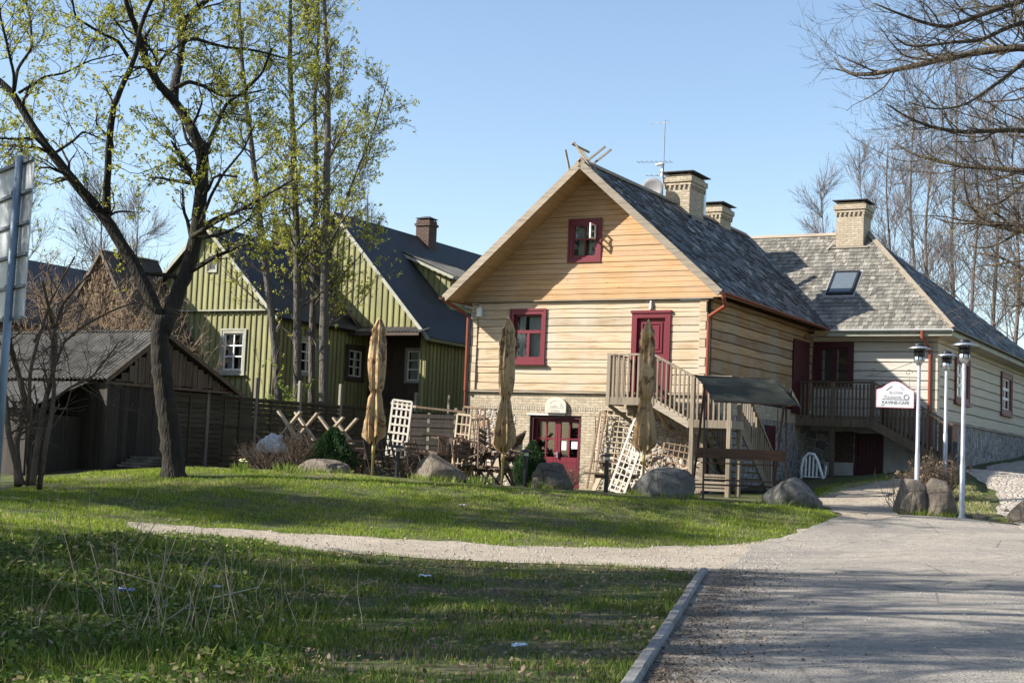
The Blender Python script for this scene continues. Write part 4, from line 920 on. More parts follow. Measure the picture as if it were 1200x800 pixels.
# ---------------------------------------------------------------- hanging cafe sign on the lamp post, lamp posts
def lamp(loc, hgt, label, rz=0):
    t = thing('street_lamp', label, 'street lamp', loc, rz, 'lamp posts by the lane')
    m = MB(); m.tube([(0, 0, -.2), (0, 0, .03), (0, 0, .03), (0, 0, 1.2), (0, 0, 1.22), (0, 0, hgt-.52)], [.085, .085, .062, .06, .05, .046], 14); m.build('pole', POSTM, t, smooth=True)
    m = MB(); m.lathe([(.05, hgt-.56), (.075, hgt-.52), (.12, hgt-.46), (.125, hgt-.36), (.11, hgt-.35), (.06, hgt-.34)], n=18)
    h = m.build('lantern', STEEL, t, smooth=True)
    m = MB(); m.lathe([(.10, hgt-.345), (.10, hgt-.20)], n=16); m.build('lamp_glass', flat('smoked_lamp_glass', (.05, .05, .05), .1, spec=.8), h, smooth=True)
    m = MB()
    for k in range(4): z = hgt-.34+k*.045; m.lathe([(.125, z), (.135, z+.008), (.125, z+.016)], n=18)
    for k in range(6): a = k*math.pi/3; m.beam((.128*math.cos(a), .128*math.sin(a), hgt-.45), (.128*math.cos(a), .128*math.sin(a), hgt-.08), .016, .016)
    m.build('cage', BLACKM, h)
    m = MB(); m.lathe([(.02, hgt-.125), (.29, hgt-.155), (.295, hgt-.148), (.15, hgt-.09), (.02, hgt-.085)], n=26); m.build('shade_disc', STEEL, h, smooth=True)
    m = MB(); m.lathe([(.02, hgt-.09), (.13, hgt-.088), (.15, hgt-.06), (.11, hgt-.015), (.02, hgt)], n=18); m.build('cap', BLACKM, h, smooth=True)
    return t
MATS['smoke'] = 1
L1 = GD(1074, 36); L3 = onground(at(1127, 603, 33)); L2 = GD(1107, 40)
lamp(L1, at(1083, 402, 36).z-L1.z, 'tall grey lamp post that carries the hanging white cafe sign')
lamp(L3, at(1127, 397, 33).z-L3.z, 'tall grey lamp post standing right of the split boulder, nearest of the three')
lamp(L2, at(1114, 411, 40).z-L2.z, 'grey lamp post farthest back, rising from dry twigs between the other two lamp posts')
pr = at(1071, 464, 36); t = thing('hanging_cafe_sign', 'white arched sign board with red edge reading KAVINE CAFE, hung from the lamp post', 'sign', (L1.x-.03, L1.y-.02, pr.z), R(-10))
sw_, sh_ = .90, .40; z0 = at(1071, 478, 36).z-pr.z+.0; ob = [(-sw_, z0), (0, z0), (0, z0+.43), (-.12, z0+.47), (-.27, z0+.585), (-.36, z0+.63), (-.45, z0+.645), (-.54, z0+.63), (-.63, z0+.585), (-.78, z0+.47), (-sw_, z0+.43)]
ob = [(x-.09, z) for x, z in ob]
m = MB(); m.prism([(x, .012, z) for x, z in ob], (0, -.024, 0)); m.build('panel', flat('sign_white', (.78, .77, .78), .5, .03), t)
cx, cz = sum(p[0] for p in ob)/len(ob), sum(p[1] for p in ob)/len(ob); m = MB()
for a, b in zip(ob, ob[1:]+ob[:1]): m.beam((a[0], 0, a[1]), (b[0], 0, b[1]), .018, .026)
m.build('red_edge', flat('sign_red_edge', (.50, .045, .09), .5), t)
text('KAVINE-CAFE', .108, INK, t, (-.53, -.0135, z0+.085), bold=.001); text('Kaunuvia', .115, INKL, t, (-.60, -.0135, z0+.225)); text('SE-CTWI', .085, INKL, t, (-.53, -.0135, z0+.335))
m = MB(); m.box(-.86, -.22, -.0165, -.0125, z0+.195, z0+.208); arcline(m, (-.27, z0+.262), .052, .068, 0, 2*math.pi, -.0125, -.0165, 18, 1); m.beam((-.76, -.015, z0+.42), (-.62, -.015, z0+.53), .004, .012); m.beam((-.42, -.015, z0+.51), (-.33, -.015, z0+.44), .004, .012); m.beam((-.88, -.015, z0+.045), (-.80, -.015, z0+.052), .004, .016)
m.build('emblem', INK, t)
m = MB(); zt = z0+.76; m.tube([(-.02, 0, zt), (-1.25, 0, zt)], .009, 6); m.tube([(-.02, 0, zt+.14), (-.25, 0, zt+.12), (-.02, 0, zt+.14)], .004, 5); m.tube([(-.02, 0, zt+.42), (-.6, 0, zt+.18), (-1.2, 0, zt)], .006, 6)
for sx in (-1.1, -.22):
    pts = [(sx+(.09-.0045*k)*math.cos(k*.42), 0, zt+.11+(.09-.0045*k)*math.sin(k*.42)) for k in range(18)]; m.tube(pts, .006, 5)
for sx in (-.2, -.88): m.tube([(sx, 0, zt), (sx, 0, z0+.42)], .004, 5)
m.build('bracket', BLACKM, t)
# ================================================================ GREEN HOUSES (left)
def corr(mb, p0, A, S, N, La, Ls, pitch=.14, amp=.02, rnd=None, nrow=1, th=.0):
    """corrugated sheet, waves run up the slope S"""
    n = int(La/pitch*6); 
    for r in range(nrow):
        vs = []; s0 = Ls*r/nrow; s1 = Ls*(r+1)/nrow+.06
        for k in range(n+1):
            a = La*k/n; w = amp*math.sin(a/pitch*2*math.pi); vs += [p0+A*a+S*s0+N*(w+.03), p0+A*a+S*s1+N*w]
        mb.add(vs, [(2*k, 2*k+2, 2*k+3, 2*k+1) for k in range(n)], rnd)
GAo = Vector((-7.734, 47, 0)); GA_ = R(-28)
GA = thing('green_house', 'low yellow-green board house with two white windows in its gable wall, behind the slatted fence', 'house', GAo, GA_)
aw, az_, ar, aru = -5.45, 6.12, 9.0, -2.86; asl = (ar-5.95)/(3.1)
F2 = Mfront(0); S2 = Mside(0)
wa = (-2.12, -1.08, 4.02, 5.48); wb = (-4.42, -3.38, 4.02, 5.48); ga = (-2.82, -2.40, 7.40, 8.0)
m = MB(); bt = boards(m, F2, aw, 0, .9, lambda a: az_, [wa, wb], sp=.235, bd=.035, bw=.05, seed=1); m.build('wall', GREENB, GA); bt.build('batten', GREENT, GA)
topA = lambda a: ar-.10-asl*abs(a-aru)
m = MB(); F2g = Mfront(-.09); bt = boards(m, F2g, aw-.15, .12, az_+.02, lambda a: max(az_+.02, topA(a)), [ga], sp=.235, bd=.035, bw=.05, seed=2); m.build('gable_wall', GREENB, GA); bt.build('gable_batten', GREENT, GA)
m = MB(); sw2 = (4.10, 5.25, 4.10, 5.36); bt = boards(m, S2, .0, 5.9, .9, lambda a: 5.98, [sw2, (1.3, 2.3, 4.1, 5.36)], sp=.235, bd=.035, seed=3); m.build('side_wall', GREENB, GA); bt.build('side_batten', GREENT, GA)
m = MB(); m.box(aw-.2, .18, -.16, .0, az_-.03, az_+.015); m.box(aw, .0, -.07, 0, .8, 1.4); m.build('trim_board', TRIMG, GA)
for w_ in (wa, wb): window(GA, F2, *w_, TRIMG, WHITEP, cw=.12, cols=2, rows=(.36, .68), bar=.045, sillm=TRIMG, curtain=CURTW, cd=.08)
window(GA, F2g, *ga, TRIMG, TRIMG, cw=.05, cols=1, rows=(), bar=.03, cd=.06)
window(GA, S2, *sw2, PORCHB, WHITEP, cw=.17, cols=2, rows=(.36, .68), bar=.045, curtain=CURTW, cd=.06); window(GA, S2, 1.3, 2.3, 4.1, 5.36, TRIMG, WHITEP, cw=.12, cols=2, rows=(.36, .68), bar=.045, curtain=CURTW, cd=.06)
m = MB(); nr_ = Vector((asl, 0, 1)).normalized(); nl_ = Vector((-asl, 0, 1)).normalized(); eu, el = .32, 2*aru-.32
slab(m, [(eu, -.35, ar-asl*(eu-aru)), (eu, 5.9, ar-asl*(eu-aru)), (aru, 5.9, ar), (aru, -.35, ar)], nr_, .10); slab(m, [(el, -.35, ar-asl*(eu-aru)), (aru, -.35, ar), (aru, 5.9, ar), (el, 5.9, ar-asl*(eu-aru))], nl_, .10)
ra = m.build('roof', TAR, GA)
m = MB()
for s_ in (1, -1): m.beam((aru, -.38, ar-.05), (aru+s_*(eu-aru+.03), -.38, ar-asl*(eu-aru)-.08), .035, .11, up=(s_*asl, 0, 1))
m.build('verge_board', TRIMG, ra)
m = MB(); m.box(el, eu, 5.55, 5.9, .9, 5.9); m.build('rear_wall', PORCHB, GA)
chimney(ra, -3.1, -2.6, 3.6, 4.1, 8.2, 9.55, .04, mat=BRICKR, bands=False)
m = MB(); m.beam((.02, 3.6, 6.9), (.02, 4.6, 6.2), .5, .03, up=nr_); m.build('roof_patch', BARNW, ra)

GBo = Vector((-2.981, 50, 0)); GB_ = R(-28)
GB = thing('green_house', 'tall green board house with black roof, brick chimney and side dormer, beside the log house', 'house', GBo, GB_)
br_, bru, be = 10.2, -3.95, 5.92; bsl = (br_-be)/(4.0); bw_ = -7.9
topB = lambda a: br_-.12-bsl*abs(a-bru)
m = MB(); bt = boards(m, F2, bw_, 0, 6.05, lambda a: max(6.05, topB(a)), [], sp=.25, bd=.035, bw=.05, seed=5); m.build('gable_wall', GREENB, GB); bt.build('gable_batten', GREENT, GB)
# shaded porch front below the gable: dark boards, recessed; green board piece at both ends
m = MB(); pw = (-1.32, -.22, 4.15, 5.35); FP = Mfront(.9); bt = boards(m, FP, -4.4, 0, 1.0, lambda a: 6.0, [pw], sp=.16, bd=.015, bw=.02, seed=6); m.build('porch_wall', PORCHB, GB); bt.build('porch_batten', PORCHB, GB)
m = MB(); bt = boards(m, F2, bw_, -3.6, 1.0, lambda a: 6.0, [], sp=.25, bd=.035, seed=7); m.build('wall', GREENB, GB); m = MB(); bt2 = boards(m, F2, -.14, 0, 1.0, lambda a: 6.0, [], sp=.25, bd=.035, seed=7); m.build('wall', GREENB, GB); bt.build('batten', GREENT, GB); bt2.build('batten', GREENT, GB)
window(GB, Mfront(.9), *pw, TRIMG, WHITEP, cw=.07, cols=2, rows=(.36, .7), bar=.05, curtain=CURT, cd=.06, cparts=((0, .5),))
m = MB(); bt = boards(m, S2, 0, 12, 1.0, lambda a: 5.95, [], sp=.25, bd=.035, seed=8); m.build('side_wall', GREENB, GB); bt.build('side_batten', GREENT, GB)
m = MB(); corr(m, Vector((-3.6, -.75, 5.78)), Vector((1, 0, 0)), Vector((0, .95, .3)).normalized(), Vector((0, -.3, .95)), 3.75, .8); m.build('porch_roof', ASB, GB, recalc=False)
m = MB(); m.box(-3.6, .1, -.04, .05, 5.95, 6.05); m.box(-3.65, .15, -.74, -.70, 5.68, 5.78); m.box(-3.6, -3.5, -.7, -.6, 1.1, 5.7); m.build('porch_beam', PORCHB, GB)
m = MB(); nr2 = Vector((bsl, 0, 1)).normalized(); nl2 = Vector((-bsl, 0, 1)).normalized(); ee = .30; ez = br_-bsl*(ee-bru); e2 = 2*bru-ee
slab(m, [(ee, -.35, ez), (ee, 14, ez), (bru, 14, br_), (bru, -.35, br_)], nr2, .10); slab(m, [(e2, -.35, ez), (bru, -.35, br_), (bru, 14, br_), (e2, 14, ez)], nl2, .10)
rb = m.build('roof', TAR, GB)
m = MB()
for s_ in (1, -1): m.beam((bru, -.38, br_-.05), (bru+s_*(ee-bru+.03), -.38, ez-.08), .035, .12, up=(s_*bsl, 0, 1))
m.build('verge_board', TRIMG, rb)
m = MB(); m.beam((ee+.03, -.35, ez-.08), (ee+.03, 14, ez-.08), .03, .1); m.build('fascia', GREENT, rb)
# dormer
dv0, dv1, du = 3.2, 9.3, -1.0; dz = 8.28
dm = MB(); Fd = Mfront(dv0); bt = boards(dm, Fd, -3.2, du, 5.5, lambda a: dz+.0+(du-a)*.43, [], sp=.25, bd=.03, seed=9); Sd = Mside(du); bt3 = boards(dm, Sd, dv0, dv1, 6.4, lambda a: dz, [(4.2, 5.2, 7.2, 8.05), (6.6, 7.6, 7.2, 8.05)], sp=.25, bd=.03, seed=9)
dorm = dm.build('dormer', GREENB, rb); bt.build('batten', GREENT, dorm)
for q0 in (4.2, 6.6): window(dorm, Sd, q0, q0+1.0, 7.2, 8.05, TRIMG, WHITEP, cw=.1, cols=2, rows=(), cd=.05)
m = MB(); sv = Vector((-1, 0, .43)).normalized(); corr(m, Vector((du+.30, dv0-.3, dz-.08)), Vector((0, 1, 0)), sv, Vector((.40, 0, 1)).normalized(), dv1-dv0+.6, 2.75); 
m.build('dormer_roof', ASB, dorm, recalc=False)
m = MB(); m.beam((du+.3, dv0-.32, dz-.13), (-3.2, dv0-.32, dz+.88), .03, .10); m.beam((du+.32, dv0-.3, dz-.13), (du+.32, dv1+.3, dz-.13), .03, .12); m.build('dormer_trim', TRIMG, dorm)
chimney(rb, -4.05, -3.45, 5.5, 6.1, 9.5, 10.85, .03, mat=BRICKR, bands=False)
q = MB(); q.box(-4.1, -3.4, 5.45, 6.15, 10.62, 10.72); q.build('chimney_band', BRICKR, rb)

# ================================================================ SHED, BARN AND FAR HOUSES (left)
SHo = Vector((-9.68, 35, 0)); SH_ = R(-34)
SH = thing('garden_shed', 'low dark board shed with weathered corrugated roof, behind the leafing tree', 'shed', SHo, SH_)
sz = .85; ap = (0, 1.55, 4.42)
m = MB(); rs = random.Random(3); v = 0; m.box(-.35, -.31, 1.62, 4.0, sz, 3.0)
while v < 1.6:
    w_ = rs.uniform(.12, .30); m.box(-.03+rs.uniform(-.01, .01), .0+rs.uniform(-.012, .015), v+.006, v+w_, sz, 3.02); v += w_
m.build('wall', DARKW, SH)
m = MB(); v = -.02
while v < 4.1:
    w_ = rs.uniform(.10, .24); zt = ap[2]-.10-.84*(ap[1]-v) if v+w_/2 < ap[1] else ap[2]-.12-.49*(v+w_-ap[1])
    if zt > 3.12: m.box(.02, .045+rs.uniform(0, .015), v+.008, v+w_-.01, 3.08+rs.uniform(-.03, .03), zt)
    v += w_
m.build('gable_boards', SHEDG, SH)
m = MB(); m.box(.01, .07, -.1, 4.2, 3.0, 3.07); m.build('tie_beam', SHEDG, SH)
m = MB(); a = -5.5
while a < -.02: w_ = rs.uniform(.14, .3); m.box(a, min(0, a+w_-.008), -.02+rs.uniform(-.01, .01), .03, sz-.3, 3.05); a += w_
m.box(-5.5, -.04, .04, 1.6, sz-.3, 3.0); m.box(-5.5, -.4, 1.6, 4.2, sz-.3, 3.0)
m.build('front_wall', DARKW, SH)
m = MB(); q = MB()
Sf = Vector((0, ap[1]+.25, ap[2]-3.10)); Lf = Sf.length; Sf.normalize(); Nf = Vector((1, 0, 0)).cross(Sf)
corr(m, Vector((-8, -.25, 3.10)), Vector((1, 0, 0)), Sf, Nf, 8.22, Lf+.05, pitch=.15, amp=.028)
Sb = Vector((0, ap[1]-4.45, ap[2]-2.98)); Lb = Sb.length; Sb.normalize(); corr(m, Vector((-8, 4.45, 2.98)), Vector((1, 0, 0)), Sb, Sb.cross(Vector((1, 0, 0))), 8.22, Lb, pitch=.15, amp=.028)
r_ = m.build('roof', ASB, SH, recalc=False, smooth=True)
m = MB(); Sl = Vector((0, 1.75, .75)); Ll = Sl.length; Sl.normalize(); corr(m, Vector((-8, -1.95, 2.28)), Vector((1, 0, 0)), Sl, Vector((1, 0, 0)).cross(Sl), 7.5, Ll, pitch=.15, amp=.026); m.build('lean_to_roof', ASB, SH, recalc=False, smooth=True)
m = MB(); m.beam((.2, -.22, 3.08), (.2, ap[1], ap[2]-.04), .03, .12); m.beam((.2, ap[1], ap[2]-.04), (.2, 4.4, 2.96), .03, .10); m.build('verge_board', SHEDG, r_)
m = MB(); a = -7.9
while a < -.9: w_ = rs.uniform(.14, .35); m.box(a, a+w_-.01, -1.75+rs.uniform(-.012, .012), -1.70, .3, 2.28); a += w_
m.box(-7.9, -.9, -1.69, .03, .3, 2.2)
m.build('lean_to_wall', DARKW, SH)
m = MB(); m.box(-6.6, -5.2, -1.80, -1.76, .5, 1.5); m.build('pale_panel', flat('pale_board', (.40, .36, .30), .8, .2, 4), SH)
m = MB(); 
for k in range(4): q0 = -.9+.0; m.box(.12+.02*k, .95+.06*k, .3+.12*k, 1.7-.05*k, gz(-8.9, 35)+.02+.07*k, gz(-8.9, 35)+.08+.07*k)
tag(m.build('stacked_sheets', ASB), 'small pile of grey sheet pieces lying before the dark shed', 'sheet pile').matrix_world = Matrix.Translation(SHo) @ Matrix.Rotation(SH_, 4, 'Z')

def simple_house(name, label, org, az, w, L, z0, ez, rz_, wallm, roofm, batm=None, ov=.3, sp=.25, vpl=1, ops=()):
    T = thing(name, label, 'barn' if name == 'barn' else 'house', org, az)
    sl_ = (rz_-ez)/(w/2); top = lambda a: rz_-.08-sl_*abs(a+w/2)
    m = MB(); b_ = boards(m, F2, -w, 0, z0, top, ops, sp=sp, bd=.02, bw=.04, seed=int(w*10)); m.box(-.05, -.0, .02, L, z0, ez); m.box(-w, -w+.05, .02, L, z0, ez); m.box(-w+.05, -.05, L-.05, L, z0, ez); m.build('wall', wallm, T); b_.build('batten', batm or wallm, T)
    m = MB(); na = Vector((sl_, 0, 1)).normalized(); nb = Vector((-sl_, 0, 1)).normalized(); e_ = ov
    slab(m, [(e_, -.25, ez-sl_*e_), (e_, L+.2, ez-sl_*e_), (-w/2, L+.2, rz_), (-w/2, -.25, rz_)], na, .09); slab(m, [(-w-e_, -.25, ez-sl_*e_), (-w/2, -.25, rz_), (-w/2, L+.2, rz_), (-w-e_, L+.2, ez-sl_*e_)], nb, .09)
    r = m.build('roof', roofm, T); return T, r
P = at(166, 400, 46.5); BT, br2 = simple_house('barn', 'old unpainted grey-brown barn overgrown with dry creepers, behind the shed roof', Vector((P.x, P.y, 0)), R(-30), 3.7, 2.2, 1.0, 5.2, 7.9, BARNW, BARNW)
P = at(232, 400, 62); T2, r2 = simple_house('neighbour_house', 'black-roofed house mostly hidden behind the barn and the leafing tree', Vector((P.x, P.y, 0)), R(-110), 8.5, 6, 1.2, 6.0, 8.9, BARNW, ASB)
T3, r3 = simple_house('neighbour_house', 'house with long blue-black roof just right of the traffic sign', Vector((-16.3, 41.4, 0)), R(-28), 5.5, 8.4, .6, 5.3, 7.5, BARNW, ASBB)
c3 = chimney(r2, -6.6, -5.9, 2.2, 2.9, 8.4, 10.2, .04, mat=CONC, bands=False)
# dry creepers hanging over the barn front
def creeper(root, x0, x1, z0, z1, y, n):
    V = []; rr = []
    rs = random.Random(4)
    m = MB()
    for k in range(n):
        x = rs.uniform(x0, x1); zt = rs.uniform(z0+.8, z1)
        if zt > 8.0-1.4*abs(x+1.85): continue
        pts = [Vector((x, y-.05, zt))]
        for j in range(7): p = pts[-1]+Vector((rs.uniform(-.22, .22), rs.uniform(-.10, .06), -rs.uniform(.15, .45))); pts.append(p)
        m.tube(pts, [.02-.002*j for j in range(8)], 4, cap=False)
    return m.build('creeper', CREEP, root, recalc=False)
creeper(BT, -4.1, .2, 3.6, 8.1, -.10, 620)

# ---------------------------------------------------------------- slatted fence: posts and panels
FEo = Vector((-7.803, 38, 0)); FE_ = R(-34)
FE = thing('slat_fence', 'long grey-brown fence of woven horizontal slats with tall posts, running back past the green house', 'fence', FEo, FE_)
fpos = [-1.95, -.12, 1.65, 3.40, 5.15, 6.95, 8.75, 10.5]
for k, v0 in enumerate(fpos):
    if k == 0: continue
    m = MB(); m.cbox(-.05, .05, v0-.05, v0+.05, .8, 3.55+.03*math.sin(k*2.1), .012); m.build('post', POSTW, FE)
for k in range(len(fpos)-1):
    a, b = fpos[k]+.05, fpos[k+1]-.05; m = MB(); z = 1.18; j = 0
    while z < 2.88:
        n = 8; vs = []
        for q in range(n+1):
            t = a+(b-a)*q/n; o = .020*math.sin(math.pi*3*q/n)*(1 if j % 2 else -1)+random.uniform(-.002, .002)
            vs += [(o-.006, t, z), (o+.006, t, z), (o+.006, t, z+.118), (o-.006, t, z+.118)]
        m.add(vs, [(q*4+i, q*4+(i+1) % 4, q*4+4+(i+1) % 4, q*4+4+i) for q in range(n) for i in range(4)]+[(3,2,1,0), tuple(range(n*4, n*4+4))])
        z += .128; j += 1
    for t in (a+(b-a)/3, a+2*(b-a)/3): m.box(.028, .045, t-.02, t+.02, 1.15, 2.9)
    m.box(-.04, .045, a, b, 2.9, 2.96); m.box(-.03, .03, a, b, 1.08, 1.16)
    m.build('panel', FENCEW, FE)

# ---------------------------------------------------------------- road sign seen from behind
SP = at(20, 290, 17); sg = onground(Vector((SP.x, SP.y, 0)))
RS = thing('road_sign', 'back of a tall ribbed aluminium road sign on a blue-grey pole at the left edge', 'road sign', (sg.x, sg.y, sg.z), R(127.7-180))
# local x runs along the sign (towards the camera side), y across
lean = .012
m = MB(); m.tube([(0, -.06, -.3), (lean*4, -.06, 4.9-sg.z+.02)], .048, 16); m.build('pole', SIGNPOLE, RS, smooth=True)
zt, zb = at(46, 190, 16.9).z-sg.z, at(36, 374, 16.9).z-sg.z; ps = MB(); x1 = .38; x0 = -.85; n = 5
for k in range(n):
    a, b = zb+(zt-zb)*k/n, zb+(zt-zb)*(k+1)/n; ps.box(x0, x1, 0, .012, a+.004, b-.004)
ps.build('panel', SIGNB, RS)
m = MB()
for k in range(n+1):
    z = zb+(zt-zb)*k/n; m.box(x0-.005, x1+.005, -.035, -.0005, z-.018, z+.018)
    if k < n+1: m.tube([(0, -.06, z-.02), (0, -.06, z+.02)], .056, 12); m.box(-.09, .09, -.055, -.036, z-.014, z+.014)
m.build('rib', flat('rib_steel', (.16, .18, .21), .5, metal=.4), RS)

# ================================================================ TERRACE FURNITURE
UMBM = None
def umbmat():
    b = NB('printed_tan_canvas', 0.85, .2); n = b.noise(b.map((1, 1, .55)), 3.1, 4, .65, 1.2); n2 = b.noise(b.map((1, 1, .6)), 2.0, 2, .5, .5)
    col = b.ramp(n2, [(.35, (.44, .28, .14)), (.65, (.54, .39, .23))])
    n3 = b.noise(b.map((1, 1, .8)), 6.5, 3, .6, 1.5); v = b.vor(b.map((1, 1, .8)), 4.2)
    col = b.mix(b.ramp(n, [(.54, (0,)*3), (.58, (.85,)*3)]), col, (.10, .055, .03)); col = b.mix(b.ramp(n3, [(.56, (0,)*3), (.60, (.8,)*3)]), col, (.30, .22, .13))
    b.bump(b.noise(b.map((5, 5, 1)), 2, 4), .5, .03)
    t = b.n.new('ShaderNodeBsdfTranslucent'); b.L(col, t.inputs[0]); m = b.n.new('ShaderNodeMixShader'); m.inputs[0].default_value = .15; b.color(col)
    b.L(b.b.outputs[0], m.inputs[1]); b.L(t.outputs[0], m.inputs[2]); b.L(m.outputs[0], b.n['Material Output'].inputs[0]); return b.m
UMB = umbmat(); POLEY = flat('varnished_pole', (.42, .31, .10), .5, .1, 4)
def umbrella(px, dep, topy, boty, seed, label, lean=(0, 0)):
    g = GD(px, dep); top = at(px, topy, dep).z-g.z; bot = at(px, boty, dep).z-g.z; rs = random.Random(seed)
    T = thing('parasol', label, 'parasol', g, rs.uniform(0, 6), 'folded tan parasols on the terrace')
    m = MB(); m.tube([(0, 0, -.2), (lean[0], lean[1], top-.1)], .028, 12); m.tube([(0, 0, bot-.38), (0, 0, bot-.15)], .04, 12); m.build('pole', POLEY, T, smooth=True)
    m = MB(); Hh = top-bot; nz_, na = 46, 64; vs = []
    tie = .36
    for i in range(nz_+1):
        t = i/nz_; z = top-Hh*t       # t 0 top, 1 hem
        if t < .09: r = .035+1.3*t
        elif t < .12: r = .152-.8*(t-.09)
        elif t < .60: r = .130+.050*math.sin((t-.12)*6.2)
        elif t < .66: r = .122-.030*math.sin((t-.60)/.06*math.pi)
        else: r = .122+.095*min(1, (t-.66)/.22)
        fold = .030+.085*max(0, t-.55)*2+(.03 if .14 < t < .2 else 0)
        for k in range(na):
            a = 2*math.pi*k/na; f = 1-2*abs(math.sin(a*4.5+.35*math.sin(t*3+seed)+.7*math.sin(a*2+seed)))**.7; f2 = mnoise.noise(Vector((math.cos(a)*1.8, math.sin(a)*1.8, t*2.6+seed)))
            rr = max(.03, r*(1+.30*f2*min(1, t*4))+fold*f); zz = z+(.16*f2+.09*f)*max(0, (t-.80)/.20)
            lx = lean[0]*(z/top); ly = lean[1]*(z/top)
            vs.append((lx+rr*math.cos(a), ly+rr*math.sin(a), zz))
    vs.append((lean[0], lean[1], top+.05)); N = len(vs)-1
    fs = [(i*na+k, i*na+(k+1) % na, (i+1)*na+(k+1) % na, (i+1)*na+k) for i in range(nz_) for k in range(na)]+[(N, (k+1) % na, k) for k in range(na)]
    m.add(vs, fs); m.build('canopy', UMB, T, smooth=True)
    m = MB(); m.tube([(lean[0], lean[1], top), (lean[0], lean[1], top+.07)], [.03, .01], 10); m.build('finial', POLEY, T)
    return T
umbrella(436, 33, 374, 512, 1, 'folded tan parasol farthest left, standing before the overturned tables')
umbrella(588, 33, 374, 522, 2, 'folded tan parasol between the burgundy window and the log house corner')
umbrella(753, 33, 377, 524, 3, 'folded tan parasol in front of the burgundy upper door')

def lattice_parts(T, w, h, nx_, nz_, fm=TRELW, bm_=None, fan=0.0, bar=.028, fr=.05, y=0, frame=True, rnd=None, nobottom=False):
    bm_ = bm_ or fm
    fx = lambda x, z: x*(1+fan*(z/h))
    if frame:
        m = MB()
        m.beam((fx(-w/2, 0), 0, 0), (fx(-w/2, h), 0, h), fr, fr*.7, up=(0, 1, 0)); m.beam((fx(w/2, 0), 0, 0), (fx(w/2, h), 0, h), fr, fr*.7, up=(0, 1, 0)); m.beam((fx(-w/2, h), 0, h), (fx(w/2, h), 0, h), fr*.7, fr)
        if not nobottom: m.beam((fx(-w/2, 0), 0, .03), (fx(w/2, 0), 0, .03), fr*.7, fr)
        m.build('frame', fm, T)
    m = MB()
    for k in range(1, nx_): x = -w/2+w*k/nx_; m.beam((fx(x, 0), .008, 0), (fx(x, h), .008, h), bar, .012, up=(0, 1, 0))
    for k in range(1, nz_): z = h*k/nz_; m.beam((fx(-w/2, z), -.008, z), (fx(w/2, z), -.008, z), .012, bar)
    m.build('lattice', bm_, T)
def trellis(p, rz, w, h, nx_, nz_, label, tilt=0, roll=0, z=0, mat=TRELW, **kw):
    T = thing('trellis', label, 'trellis', p+Vector((0, 0, z)), 0, 'wooden trellises on the terrace'); T.rotation_euler = (tilt, roll, rz); lattice_parts(T, w, h, nx_, nz_, mat, **kw); return T
az = A0
trellis(H(-2.63, -.35, .9), az, .78, 2.15, 5, 15, 'pale brown lattice leaning on the stone wall right of the double door', tilt=-.12, roll=.06, fan=.22, mat=LEGW)
trellis(GD(722, 34.5), az, .40, 1.8, 3, 12, 'white lattice leaning to the right just behind the black bollard lamp', tilt=-.10, roll=.30, mat=TRELG)
trellis(H(-3.05, -.5, .9), az, .16, 2.1, 1, 2, 'narrow brown lath frame leaning beside the double door', tilt=-.10, roll=.10)
trellis(H(-.75, -.45, 1.2), az, .75, 1.3, 5, 8, 'dark brown lattice standing under the stair stringer', tilt=-.08, roll=.14, mat=TRELW)
trellis(H(-1.3, -.75, 1.0), az, .55, 1.3, 5, 7, 'fan-shaped brown lattice lying aslant behind the big flat boulder', tilt=-.3, roll=-.5, fan=.8, mat=TRELW)
trellis(H(-.42, -.95, .95), az, .95, .55, 6, 4, 'low pale lattice propped behind the stair post', tilt=-.2, roll=-.25, mat=LEGW)
trellis(H(-1.75, -.8, 1.0), az, .42, 1.15, 3, 9, 'small white lattice leaning at the foot of the stair', tilt=-.1, roll=.22, mat=TRELG)
# lattice booth with slatted side panel
T = thing('trellis', 'white lattice side of the terrace booth, left of the slatted screen', 'trellis', GD(462, 36.5)+Vector((0, 0, .55)), R(-20), 'wooden trellises on the terrace'); T.rotation_euler = (0, .09, R(-20)); lattice_parts(T, .52, 1.42, 4, 7, TRELG, bar=.05)
T = thing('trellis', 'dark lattice panel lying low against the booth, left of its white lattice', 'trellis', GD(452, 36)+Vector((0, 0, .0)), R(30), 'wooden trellises on the terrace'); T.rotation_euler = (-.1, -.25, R(30)); lattice_parts(T, .7, 1.05, 6, 8, DARKW)
T = thing('slatted_screen', 'dark brown slatted wind screen on posts beside the white lattice', 'screen', GD(504, 37), R(-18))
for x in (-.62, .62, -.1):
    m = MB(); m.cbox(x-.04, x+.04, -.04, .04, -.1, 1.9 if x != -.1 else 1.75, .01); m.build('post', POSTW, T)
m = MB(); z = .72; j = 0
while z < 1.72: m.box(-.66, .66, -.05+(.018 if j % 2 else 0), -.035+(.018 if j % 2 else 0), z, z+.105); z += .112; j += 1
m.build('panel', DARKW, T)
m = MB(); m.beam((-1.15, -.05, 1.98), (-.45, -.05, 1.90), .07, .06); m.build('top_rail', LEGW, T); m = MB(); m.beam((-.45, -.05, 1.90), (.9, -.05, 1.80), .06, .05); m.build('top_rail', TRELW, T)
trellis(GD(548, 37.5), R(-25), .62, 2.0, 5, 9, 'reddish brown lattice panel beside the left corner of the log house', roll=.05)
trellis(GD(566, 38), R(-10), .55, 1.75, 4, 7, 'dark lattice frame standing behind the picnic table', roll=-.12, mat=TABLEW)
trellis(GD(536, 36), R(-40), .45, 1.7, 3, 7, 'narrow pale lattice in front of the reddish lattice panel', roll=.08, mat=LEGW)

